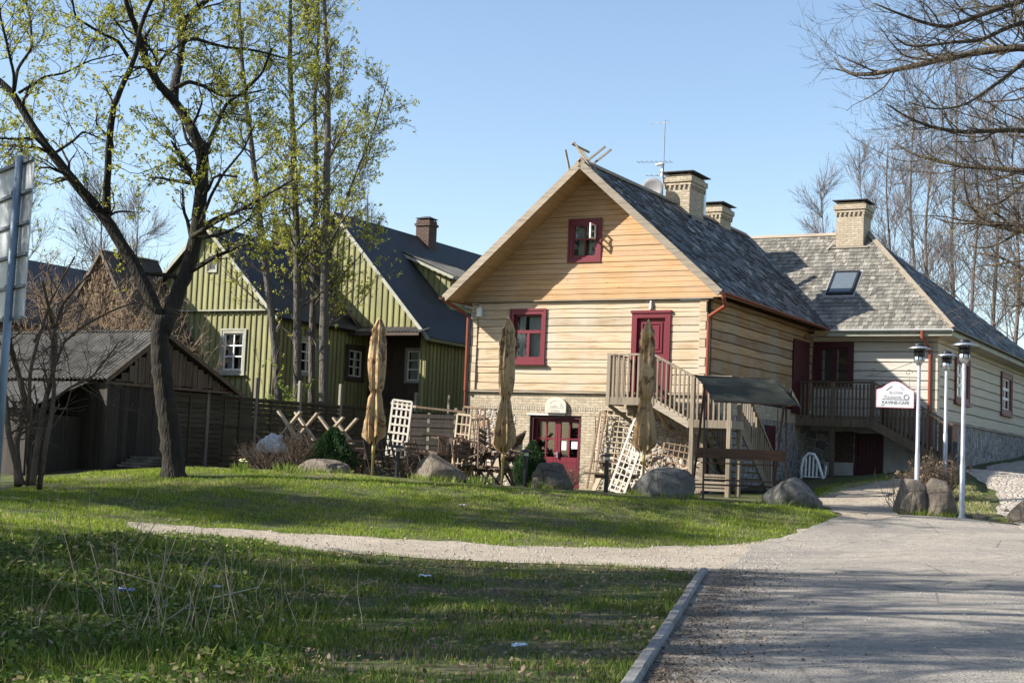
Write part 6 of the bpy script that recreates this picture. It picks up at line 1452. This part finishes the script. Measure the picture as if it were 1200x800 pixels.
# evergreen shrubs
def conifer(label, base, h, w, seed, n=5200, group='evergreen shrubs on the terrace'):
    rng = np.random.default_rng(seed); T = thing('evergreen_shrub', label, 'shrub', base, 0, group)
    m = MB(); m.tube([(0, 0, -.1), (0, 0, h*.8)], [.03, .008], 7); m.build('trunk', BARKB, T)
    t = rng.random(n)**.8; a = rng.random(n)*6.283; lob = 1+.22*np.sin(a*3+seed)+.15*np.sin(a*5+t*9); r = w/2*np.sqrt(rng.random(n))*(1-t**2.2)*lob*(.75+.35*np.sin(np.minimum(1, t*3)*1.57)); z = h*t
    c = np.stack([r*np.cos(a), r*np.sin(a), z], 1); d = unit(np.stack([np.cos(a)*.6, np.sin(a)*.6, np.ones(n)*.9], 1)+rng.normal(size=(n, 3))*.3); s = unit(np.cross(d, rng.normal(size=(n, 3))))
    L = .075*rng.uniform(.6, 1.4, n)[:, None]; V = np.stack([c-s*.012, c+s*.012, c+d*L+s*.003, c+d*L-s*.003], 1)
    V = np.stack([c-s*.014, c+s*.014, c+d*L+s*.004, c+d*L-s*.004], 1)
    np_mesh('foliage', V.reshape(-1, 3), 4, LEAFD, np.clip(rng.random(n)*.8+.25*np.sin(a*4), 0, 1), T); return T
conifer('dark green low shrub behind the low brown boulder by the overturned tables', GD(388, 34.0), 1.0, 1.0, 3, 9000)
conifer('dark green pointed thuja bush left of the double door', GD(623, 34.0), 1.02, .75, 5, 9000)
# bare thorny tree before the shed
rng = np.random.default_rng(31); D3 = 27.5; lims = []
for pts, r in (([(22, 568), (18, 520), (30, 470), (22, 440), (14, 410), (8, 380)], (5, 2)), ([(38, 568), (44, 520), (50, 480), (62, 440), (66, 400), (60, 372), (50, 330)], (4, 1.6)), ([(46, 572), (52, 530), (58, 500), (64, 460), (60, 410), (70, 360), (95, 330), (120, 310)], (3.4, 1.0)),
               ([(32, 568), (36, 500), (34, 440), (44, 400), (60, 350), (88, 300)], (3, 1)), ([(26, 568), (10, 510), (6, 460), (-10, 400), (-20, 340)], (4, 1.3)), ([(60, 440), (75, 400), (100, 380), (140, 360), (170, 352)], (2.0, .7)),
               ([(50, 480), (80, 455), (110, 440), (140, 400)], (2.0, .7)), ([(40, 400), (52, 380), (68, 392), (80, 420)], (1.8, .8))):
    lims.append(tr([(x, y, .5*math.sin(i+r[0])) for i, (x, y) in enumerate(pts)], D3, r))
make_tree('bare_tree', 'bare many-stemmed thorn tree in front of the dark shed, left of the big tree', 'tree', onground(at(36, 566, D3)), lims, BARKB, None,
          [dict(n_per=16, t0=.2, L0=.5, L1=1.7, ang=.9, m=7, up=.04, curl=.26, rf=.5, rmin=.007), dict(n_per=6, t0=.15, L0=.25, L1=.8, ang=.85, m=4, up=.03, curl=.25, rf=.6, rmin=.0045)], None, rng=rng)
for i, (px, dep, h, lab) in enumerate(((100, 43.5, 5.6, 'tangled bare shrub in front of the barn, between the sign and the big tree'), (62, 40.5, 5.0, 'tangled bare shrub before the blue-black roof'), (140, 44.5, 5.4, 'tangled bare shrub rising over the shed ridge before the barn'), (170, 44.2, 4.8, 'tangled bare shrub just left of the big trunk, before the barn'))):
    bush('bare_shrub', lab, GD(px, dep), 20, h, 2.0, CREEP, None, 120+i, None, [dict(n_per=11, t0=.25, L0=.7, L1=1.8, ang=.7, m=6, up=.02, curl=.24, rf=.6, rmin=.009), dict(n_per=6, t0=.2, L0=.3, L1=.9, ang=.75, m=4, up=.0, curl=.25, rf=.6, rmin=.007)], 'tangled bare shrubs behind the shed', r=.022)
# bare old tree at right, trunk outside the frame
D4 = 24; base4 = onground(at(1420, 640, D4)); lims = [([base4-Vector((0, 0, .2)), at(1415, 500, D4), at(1400, 350, D4), at(1385, 200, D4), at(1370, 50, D4), at(1360, -120, D4)], [.34, .28, .25, .22, .18, .12])]
def cr(l): return [(900+p[0]/2.667, p[1]/2.667) for p in l]
for pts, r in ((cr([(1240, 330), (1000, 190), (800, 145), (640, 165), (520, 190), (420, 215), (330, 232), (260, 238), (225, 215), (208, 180)]), (6, .9)),
               (cr([(1240, 360), (960, 260), (820, 165), (760, 230), (700, 270), (620, 330), (520, 345), (440, 320)]), (3.2, .8)),
               (cr([(1240, 560), (1000, 450), (860, 410), (740, 405), (600, 415), (500, 395), (430, 365), (370, 325)]), (5, .8)),
               (cr([(1260, 700), (1000, 600), (860, 540), (700, 525), (600, 520), (520, 500), (440, 480), (390, 440)]), (4.5, .8)),
               (cr([(1260, 900), (1000, 770), (860, 730), (780, 712), (700, 700), (650, 685)]), (7, 3.5)),
               (cr([(1240, 160), (1000, 20), (860, -20), (740, 20), (640, 55), (560, 90), (480, 70), (400, 40), (330, 10)]), (5, .9)),
               (cr([(1240, 200), (1000, 90), (860, 60), (760, 80), (660, 130), (600, 130), (520, 140), (430, 150), (390, 110)]), (4, .8)),
               (cr([(1240, 60), (1000, -60), (860, -110), (700, -60), (600, -20), (500, -10)]), (4, .8)),
               (cr([(1280, 1000), (1100, 900), (960, 860), (820, 850), (720, 800), (650, 790)]), (4, .9)),
               (cr([(1260, 800), (1060, 700), (900, 640), (820, 560), (720, 640), (680, 640)]), (3, .8)),
               (cr([(1280, 1100), (1080, 1010), (940, 1000), (830, 940), (760, 960)]), (3.5, .9))):
    k = len(lims); lims.append(tr([(x, y, math.sin(k*1.7)*2.2*i/len(pts)) for i, (x, y) in enumerate(pts)], D4, r))
make_tree('old_bare_tree', 'old bare tree whose leafless boughs reach in from the right edge', 'tree', base4, lims, bark('yellowish_bark', (.10, .08, .06), (.22, .17, .06)), None,
          [dict(n_per=26, t0=.2, L0=.8, L1=2.6, ang=.75, m=9, up=.05, curl=.15, rf=.42, rmin=.005), dict(n_per=7, t0=.15, L0=.4, L1=1.2, ang=.7, m=5, up=.09, curl=.16, rf=.6, rmin=.004), dict(n_per=3, t0=.3, L0=.15, L1=.4, ang=.6, m=3, up=.06, curl=.15, rf=.6, rmin=.003)],
          None)
# far bare trees behind the white house and elsewhere
G3 = 'bare trees behind the white house'
LB = [dict(n_per=12, t0=.1, L0=1.0, L1=3.0, ang=.6, m=7, up=.10, curl=.12, rf=.45, rmin=.012), dict(n_per=7, t0=.2, L0=.5, L1=1.4, ang=.6, m=4, up=.08, curl=.14, rf=.6, rmin=.008)]
def ftree(px, dep, topy, r, seed, label, bm_=BARK_HAZE, grp=G3, lm_=None, spread=4.5, boty=540, lean=0, nl=18, lsp=None, levels=LB, nm='bare_tree'):
    b = onground(Vector((at(px, 540, dep).x, dep, 0))); tp = at(px+lean, topy, dep); P_ = [b.lerp(tp, k/6)+Vector((math.sin(k*1.3+seed)*.15, math.cos(k*1.7+seed)*.15, 0))*(k > 0) for k in range(7)]; P_[0].z -= .3
    stemtree(nm, label, b, P_, r*.6, bm_, lm_, nl, spread, 1.0, levels, lsp, grp, seed)
for i, (px, dep, ty, r, lab, sp) in enumerate(((962, 85, 205, .14, 'thin bare tree leftmost behind the white house roof, left of its chimney', 3.0), (1010, 90, 170, .16, 'thin bare tree rising right behind the chimney of the white house', 4),
        (1042, 78, 165, .20, 'bare tree just right of the white house chimney', 4.5), (1070, 82, 120, .24, 'tall bare tree second right of the white house chimney', 5), (1088, 76, 150, .24, 'dark bare trunk standing over the hip of the white house roof', 4.5),
        (1118, 84, 80, .26, 'tallest bare tree behind the sloping end of the white house roof', 5.5), (1142, 74, 140, .22, 'bare tree behind the right slope of the white roof, beneath the hanging boughs', 5), (1166, 80, 110, .26, 'bare tree near the right edge behind the roof end', 5.5),
        (1190, 70, 150, .22, 'bare tree at the right edge behind the boughs of the old tree', 5), (1225, 76, 120, .25, 'bare tree partly cut off by the right edge', 5))):
    ftree(px, dep, ty, r, 40+i, lab, spread=sp)
ftree(432, 95, 225, .2, 61, 'distant pale bare tree peeping over the ridge of the tall green house', BARK_HAZE, None, spread=4, nl=14)
ftree(120, 75, 215, .16, 62, 'faint bare tree behind the barn, between the traffic sign and the big tree', BARK_HAZE, None, spread=4.5)
ftree(160, 80, 235, .16, 63, 'faint bare tree behind the barn ridge, just left of the big forked trunk', BARK_HAZE, None, spread=4)
ftree(20, 70, 190, .2, 64, 'leafing tree behind the traffic sign at the left edge', BARKG, None, LEAFY, spread=4.5, lsp=dict(per=1.2, size=.06, spread=.1), nm='leafing_tree')
# trees standing left of and behind the photographer: they shade the grass and the road
def shade_tree(x, y, h, r, seed, label, lm_=None, lsp=None, spread=5, nl=16, t0=.25, grp='roadside trees left of the photo'):
    b = Vector((x, y, gz(x, y))); P_ = [b+Vector((math.sin(k*.9+seed)*.2*k/3, math.cos(k*1.1+seed)*.2*k/3, h*k/6)) for k in range(7)]; P_[0].z -= .2
    stemtree('roadside_tree', label, b, P_, r, BARKG, lm_, nl, spread, .7, [dict(n_per=12, t0=.15, L0=.8, L1=2.4, ang=.7, m=6, up=.06, curl=.16, rf=.5, rmin=.018), dict(n_per=7, t0=.2, L0=.4, L1=1.2, ang=.7, m=4, up=.06, curl=.18, rf=.6, rmin=.012)], lsp, grp, seed, t0=t0)
LS = dict(per=3.0, size=.07, spread=.1)
SH_T = [(-12.5, 6.5, 19, .30, 0, .3, 'behind and left, bare, nearest to the photographer'), (-10.5, 10.5, 9, .22, 1, .12, 'low leafing, left of the lower left corner'), (-13.5, 12.6, 19, .32, 1, .25, 'tall leafing, left of the weedy verge'),
        (-11.0, 16.0, 8, .20, 1, .12, 'small leafing, left of the verge end'), (-15, 18.2, 14, .26, 1, .2, 'leafing, left of the gravel path'), (-17.0, 9.6, 21, .34, 0, .3, 'tall bare, farther left of the verge'), (-20, 15.0, 20, .34, 1, .25, 'very tall leafing, far left of the verge'),
        (-19, 25.1, 15, .34, 1, .3, 'leafing, left of the sunny bank'), (-24.5, 24.2, 18, .36, 1, .3, 'leafing, far left of the sunny bank'), (-15.5, 4.6, 20, .3, 0, .3, 'bare, farthest behind the photographer'), (-21, 26.6, 11, .22, 0, .3, 'bare low, left of the dark shed')]
for i, (x, y, h, r, lf, t0, lab) in enumerate(SH_T):
    shade_tree(x, y, h, r, 70+i, 'roadside tree '+lab, LEAFG if lf else None, LS if lf else None, t0=t0, spread=2.6 if y > 24 and y < 25.5 else 6.5 if h > 14 else 5, nl=24 if h > 14 else 16)
# unseen thickets, added left of the frame to deepen shade on the grass
for i, (x, y, h) in enumerate(((-7.6, 10.2, 2.7), (-8.2, 12.6, 3.1), (-8.9, 15.2, 3.2), (-10.3, 17.6, 3.0))):
    bush('thicket_shrub', ['dense evergreen thicket nearest, left of the lower left corner', 'dense evergreen thicket left of the blue scrap', 'dense evergreen thicket left of the weeds', 'dense evergreen thicket left of the path end'][i], Vector((x, y, gz(x, y))), 26, h, 1.6, BARKB, LEAFD, 90+i, dict(per=7, size=.06, spread=.09), LV, 'thickets left of the verge', r=.02)

# ================================================================ GRASS, WEEDS AND LITTER ON THE GROUND
def blades(name, poly, dens, hh, ww, mat, seed, dens_fn=None, lean=.35, rshift=0.0, excl=(), clump=0.0):
    rng = np.random.default_rng(seed); xs = [p[0] for p in poly]; ys = [p[1] for p in poly]; A = (max(xs)-min(xs))*(max(ys)-min(ys)); n = int(A*dens)
    X = rng.uniform(min(xs), max(xs), n); Y = rng.uniform(min(ys), max(ys), n); k = inpoly(X, Y, poly)
    for e in excl: k &= ~inpoly(X, Y, e)
    X, Y = X[k], Y[k]
    nz_ = (np.sin(X*1.9+1.3*np.sin(Y*1.1))*np.cos(Y*2.3+X*.7)+.6*np.sin(X*5.1+Y*3.7)*np.sin(Y*6.1-X*2.2))/1.6
    if dens_fn is not None: kk = rng.random(len(X)) < dens_fn(X, Y, nz_); X, Y, nz_ = X[kk], Y[kk], nz_[kk]
    Zg = gz_arr(X, Y); n = len(X); h = hh*rng.uniform(.45, 1.25, n)*(1+.35*nz_); a = rng.random(n)*6.283; w = ww*rng.uniform(.6, 1.3, n)
    s = np.stack([np.cos(a), np.sin(a), np.zeros(n)], 1)*w[:, None]/2; b = rng.random(n)*6.283; ln = h*lean*rng.uniform(.2, 1.6, n); d = np.stack([np.cos(b)*ln, np.sin(b)*ln, h], 1)
    p = np.stack([X, Y, Zg-.01], 1); mid = p+d*np.array([.35, .35, .6])
    V = np.stack([p-s, p+s, mid+s*.6, p+d, mid-s*.6], 1)
    pt = np.array([mnoise.noise(Vector((a_*.55, b_*.8, seed))) for a_, b_ in zip(X, Y)])
    r = np.clip(rng.random(n)*.80+.10*nz_+rshift+(rng.random(n) < .06)*.4+np.clip(pt*1.6-.25, 0, .45)*(rng.random(n) < .6), 0, 1)
    o = np_mesh(name, V.reshape(-1, 3), 5, mat, r); return tag(o, kind='stuff')
EX = (ROAD, PATH, DRIVE, COB)
bank = px_poly([(40,563),(100,554),(200,549),(300,552),(400,556),(500,565),(600,572.5),(700,580),(800,587),(900,592),(962,596),(985,606),(930,627),(870,637),(800,641),(700,643),(600,641),(500,636),(400,630),(300,625),(205,621),(120,632),(40,640),(-40,640),(-40,590)])
o = blades('lawn_grass', bank, 1500, .060, .012, GRASSL, 1, lambda X, Y, N: np.clip(.6+.75*N, .08, 1), excl=EX); o['label'] = 'sunny short green lawn on the bank before the terrace'
kl = [tuple(G(*p).xy) for p in kerbL]
fore = [(-11, 8), kl[0], kl[1], kl[2], kl[3], kl[4]]+px_poly([(760,666),(680,662),(600,661),(500,656),(400,649),(300,639),(205,628),(120,632),(40,640),(-60,645)])+[(-11, 20)]
def fd(X, Y, N): return np.clip(.85-.18*np.clip(X+2.6, 0, 3.2)-.09*np.clip(Y-15, 0, 6)*(X > -3)+.75*N, .05, 1)
o = blades('verge_grass', fore, 1500, .075, .011, GRASS, 2, fd, excl=(PATH, ROAD)); o['label'] = 'shaded patchy grass between the path and the kerb'
left = [(-11, 8), (-1.2, 8), (-1.6, 12), (-2.6, 16), (-3.6, 19.5)]+px_poly([(330,642),(205,629),(120,632),(40,640),(-60,645)])+[(-11, 20)]
o = blades('tall_grass', left, 430, .15, .013, GRASS, 3, lambda X, Y, N: .55+.6*N, lean=.5, excl=(PATH,)); o['label'] = 'long uneven grass on the shaded verge at lower left'
gs = px_poly([(955,572),(985,568),(1040,560),(1046,563),(990,574),(960,584),(954,580)]); o = blades('lawn_grass', gs, 1500, .07, .015, GRASSL, 4); o['label'] = 'narrow green strip of grass along the white house cellar'
ds = px_poly([(1128,602),(1120,585),(1112,570),(1140,565),(1160,590),(1168,603),(1150,608)]); o = blades('sparse_grass', ds, 700, .06, .014, STRAW, 5); o['label'] = 'thin yellowing grass between the lamp post and the cobbles'
o = blades('sparse_grass', ds, 400, .07, .014, GRASSL, 6); o['label'] = 'thin green grass between the lamp post and the cobbles'
# broad weed leaves in the lower left
def weeds(name, poly, dens, size, mat, seed, fn, zlo=.02, zhi=.12, label=None):
    rng = np.random.default_rng(seed); xs = [p[0] for p in poly]; ys = [p[1] for p in poly]; n = int((max(xs)-min(xs))*(max(ys)-min(ys))*dens)
    X = rng.uniform(min(xs), max(xs), n); Y = rng.uniform(min(ys), max(ys), n); k = inpoly(X, Y, poly)&~inpoly(X, Y, PATH)&~inpoly(X, Y, ROAD); X, Y = X[k], Y[k]
    N = np.sin(X*2.4+Y*.8)*np.cos(Y*1.9-X*.5); kk = rng.random(len(X)) < fn(X, Y, N); X, Y = X[kk], Y[kk]; n = len(X)
    c = np.stack([X, Y, gz_arr(X, Y)+rng.uniform(zlo, zhi, n)], 1); u = unit(np.stack([rng.normal(size=n), rng.normal(size=n), rng.normal(size=n)*.45], 1)); v = unit(np.cross(u, np.stack([rng.normal(size=n)*.4, rng.normal(size=n)*.4, np.ones(n)], 1))); s = size*rng.uniform(.5, 1.4, n)[:, None]
    V = np.stack([c-u*s, c-u*s*.2-v*s*.6, c+u*s*.6-v*s*.4, c+u*s, c+u*s*.6+v*s*.4, c-u*s*.2+v*s*.6], 1); o = np_mesh(name, V.reshape(-1, 3), 6, mat, np.clip(rng.random(n), 0, 1)); tag(o, label, kind='stuff'); return o
weeds('ground_cover', left, 900, .030, GRASS, 7, lambda X, Y, N: np.clip(.45+.6*N-.08*(X+5), 0, 1), label='broad-leaved green weeds in the lower left corner')
weeds('leaf_litter', fore, 170, .024, DRYB, 8, lambda X, Y, N: .5+.3*N, 0, .05, 'dead brown leaves scattered in the shaded grass')
weeds('leaf_litter', LIT, 1300, .02, DRYB, 9, lambda X, Y, N: .8+.2*N, .0, .03, 'brown leaf litter heaped along the kerb')
for (nm, pl, dn, sd, lab) in (('leaf_litter', bank, 45, 10, 'a few dead leaves on the sunny bank'),):
    weeds(nm, pl, dn, .022, DRYB, sd, lambda X, Y, N: .5+.3*N, 0, .05, lab)
# leaf litter that spills over the road edge
def spill():
    rng = np.random.default_rng(12)
    c0 = np.array([tuple(G(*p)) for p in [(845, 668), (838, 685), (815, 712), (792, 745), (765, 785), (735, 840)]])
    n = 17000; t = rng.random(n)*4.999; i = t.astype(int); w = (t-i)[:, None]; p = c0[i]*(1-w)+c0[np.minimum(i+1, 5)]*w
    wd = .42+.5*np.array([mnoise.noise(Vector((a_*1.1, b_*1.1, 2))) for a_, b_ in p[:, :2]])+.5*np.exp(-t*1.2); p[:, 0] += np.abs(rng.normal(size=n))*np.clip(wd, .08, 2); p[:, 1] += rng.normal(size=n)*.25
    k = ~inpoly(p[:, 0], p[:, 1], fore); p = p[k]; n = len(p); p[:, 2] = gz_arr(p[:, 0], p[:, 1])+.022+.018*rng.random(n)
    u = unit(rng.normal(size=(n, 3))*np.array([1, 1, .25])); v = unit(np.cross(u, np.array([0, 0, 1.]))); s = (.004+.017*rng.random(n)**2.2)[:, None]*rng.uniform(.7, 1.4, n)[:, None]
    V = np.stack([p-u*s, p-v*s*.6, p+u*s, p+v*s*.6], 1); o = np_mesh('leaf_litter', V.reshape(-1, 3), 4, CRUMB, rng.random(n)**1.6); tag(o, 'crumbs and dead leaves blown onto the road beside the kerb', kind='stuff')
spill()
# tall dry stalks
def stalks():
    rng = np.random.default_rng(14); m = MB(); n = 210
    cs = [(-3.1, 12.8, .9, 1.0), (-2.6, 13.6, .8, .8), (-6.0, 17.6, 1.5, 1.1), (-4.4, 15.2, 1.3, .8), (-5.4, 18.6, 1.2, .9), (-2.9, 15.8, .8, .6)]
    P_ = []; Rr = []
    for k in range(n):
        cx_, cy_, s, hh = cs[rng.integers(0, len(cs))]; x, y = cx_+rng.normal()*s*.7, cy_+rng.normal()*s*.7; h = hh*rng.uniform(.25, 1.0); d = np.array([rng.normal()*.22, rng.normal()*.22, 1]); 
        if rng.random() < .22: d = np.array([rng.normal()*1.2, rng.normal()*1.2, .35])
        d /= np.linalg.norm(d); p = np.array([x, y, gz(x, y)-.01]); pts = [p]
        for j in range(4): d = d+rng.normal(size=3)*.10-np.array([0, 0, .05]); d /= np.linalg.norm(d); pts.append(pts[-1]+d*h/4)
        P_.append(pts); Rr.append([.0045, .004, .0035, .003, .002])
    V = tubes(np.array(P_), np.array(Rr), 4); r = np.repeat(rng.random(n), 16); o = np_mesh('dry_stalks', V, 4, STRAW, r); tag(o, 'dry tan weed stalks standing and fallen in the lower left grass', kind='stuff')
stalks()
for k, (px, py, l, a, lab) in enumerate(((165, 692, .75, 2.9, 'pale bare stick lying in the weeds by the blue scrap'), (205, 735, .5, 1.2, 'short pale stick standing aslant among the dry stalks'), (262, 712, .7, .5, 'thin bent stick to the right of the dry stalks'))):
    g = onground(G(px, py)); m = MB(); m.tube([(-l/2*math.cos(a), -l/2*math.sin(a), .04), (0, .02, .12), (l/2*math.cos(a), l/2*math.sin(a), .20)], [.009, .008, .005], 7); o = m.build('fallen_stick', STRAW, None, smooth=True); o.location = g; tag(o, lab, 'stick')
# daffodil clumps
def clump(px, dep, lab, s=.22, n=60, fl=6, seed=0):
    rng = np.random.default_rng(seed); g = GD(px, dep); T = thing('daffodil_clump', lab, 'plant', g, 0, 'clumps of bulbs along the terrace edge'); a = rng.random(n)*6.283; r = rng.random(n)*s; h = rng.uniform(.14, .27, n); p = np.stack([r*np.cos(a), r*np.sin(a), np.zeros(n)-.02], 1); d = np.stack([np.cos(a)*.06+rng.normal(size=n)*.03, np.sin(a)*.06+rng.normal(size=n)*.03, h], 1); b = rng.random(n)*3.14; sd = np.stack([np.cos(b), np.sin(b), b*0], 1)*.008
    V = np.stack([p-sd, p+sd, p+d*.7+sd, p+d, p+d*.7-sd], 1); np_mesh('leaves', V.reshape(-1, 3), 5, LEAFG, rng.random(n)*.6, T)
    if fl:
        m = MB()
        for k in range(fl): x, y = rng.normal()*s*.6, rng.normal()*s*.6; z = rng.uniform(.2, .28); m.lathe([(.005, z-.01), (.03, z), (.028, z+.012), (.008, z+.02)], (x, y, 0), 8)
        m.build('flowers', flat('pale_yellow_petal', (.7, .66, .35), .6), T)
clump(283, 31.6, 'pale flowering bulb clump at the left end of the terrace edge', fl=7, seed=1); clump(335, 32.0, 'green bulb leaves left of the low brown boulder', .34, 90, 0, 2); clump(562, 32.6, 'green bulb leaves at the foot of the middle parasol', .35, 90, 0, 3)

# grass that grows up against the boulders, along the path edges and over the kerb line
def tufts(name, pts, rad, dens, hh, mat, seed, lab):
    rng = np.random.default_rng(seed); XX = []; YY = []
    for (x, y, rx, ry) in pts:
        n = int(dens*(rx+rad)*2*3.14*rad*2); a = rng.random(n)*6.283; q = 1+np.abs(rng.normal(size=n))*rad/max(rx, .2)*.6-.12; XX.append(x+np.cos(a)*rx*q); YY.append(y+np.sin(a)*ry*q)
    X = np.concatenate(XX); Y = np.concatenate(YY); k = ~inpoly(X, Y, DRIVE)&~inpoly(X, Y, ROAD)&~inpoly(X, Y, COB); X, Y = X[k], Y[k]; n = len(X); a = rng.random(n)*6.283; h = hh*rng.uniform(.4, 1.4, n); s = np.stack([np.cos(a), np.sin(a), a*0], 1)*.007
    p = np.stack([X, Y, gz_arr(X, Y)-.01], 1); d = np.stack([rng.normal(size=n)*h*.3, rng.normal(size=n)*h*.3, h], 1); V = np.stack([p-s, p+s, p+d*.6+s*.6, p+d, p+d*.6-s*.6], 1)
    o = np_mesh(name, V.reshape(-1, 3), 5, mat, np.clip(rng.random(n)*.9, 0, 1)); tag(o, lab, kind='stuff')
tufts('grass_tufts', [b for b in BP if b[2] > .3], .16, 420, .14, GRASSL, 51, 'longer grass growing up round the boulders')
def edge_tufts():
    rng = np.random.default_rng(52); pts = np.array(PATH); n = 9000; i = rng.integers(0, len(pts), n); p2 = pts[i]+rng.normal(size=(n, 2))*np.array([.25, .13]); nn = np.array([mnoise.noise(Vector((a_*.9, b_*1.5, 4))) for a_, b_ in p2]); k = (nn > -.05) & ~inpoly(p2[:, 0], p2[:, 1], ROAD); p2 = p2[k]; n = len(p2)
    h = .05*rng.uniform(.4, 1.5, n); a = rng.random(n)*6.283; s = np.stack([np.cos(a), np.sin(a), a*0], 1)*.006; p = np.stack([p2[:, 0], p2[:, 1], gz_arr(p2[:, 0], p2[:, 1])], 1); d = np.stack([rng.normal(size=n)*h*.4, rng.normal(size=n)*h*.4, h], 1)
    V = np.stack([p-s, p+s, p+d*.6+s*.6, p+d, p+d*.6-s*.6], 1); o = np_mesh('grass_tufts', V.reshape(-1, 3), 5, GRASS, rng.random(n)); tag(o, 'ragged grass creeping over the edges of the gravel path', kind='stuff')
edge_tufts()
def pebbles(name, poly, dens, smax, seed, lab, mat, excl=()):
    rng = np.random.default_rng(seed); xs = [p[0] for p in poly]; ys = [p[1] for p in poly]; n = int((max(xs)-min(xs))*(max(ys)-min(ys))*dens); X = rng.uniform(min(xs), max(xs), n); Y = rng.uniform(min(ys), max(ys), n); k = inpoly(X, Y, poly)
    for e in excl: k &= ~inpoly(X, Y, e)
    X, Y = X[k], Y[k]; n = len(X); s = (.004+smax*rng.random(n)**4)[:, None, None]; base = np.array([[1, 0, 0], [0, 1, 0], [-1, 0, 0], [0, -1, 0], [0, 0, .8]])[None]+rng.normal(size=(n, 5, 3))*.22
    P_ = base*s+np.stack([X, Y, gz_arr(X, Y)+.022], 1)[:, None]; F = np.array([[0, 1, 4], [1, 2, 4], [2, 3, 4], [3, 0, 4]]); o = np_mesh(name, P_[:, F].reshape(-1, 3), 3, mat, np.repeat(rng.random(n), 4)); tag(o, lab, kind='stuff')
PEB = flat('loose_grit', (.36, .33, .29), .9, .25, 30, useattr=.35)
pebbles('loose_gravel', PATH, 120, .022, 61, 'loose gravel on the path', PEB); pebbles('loose_gravel', DRIVE, 220, .022, 62, 'loose gravel on the driveway', PEB); pebbles('loose_grit', ROAD, 35, .012, 63, 'loose grit scattered on the road', PEB)
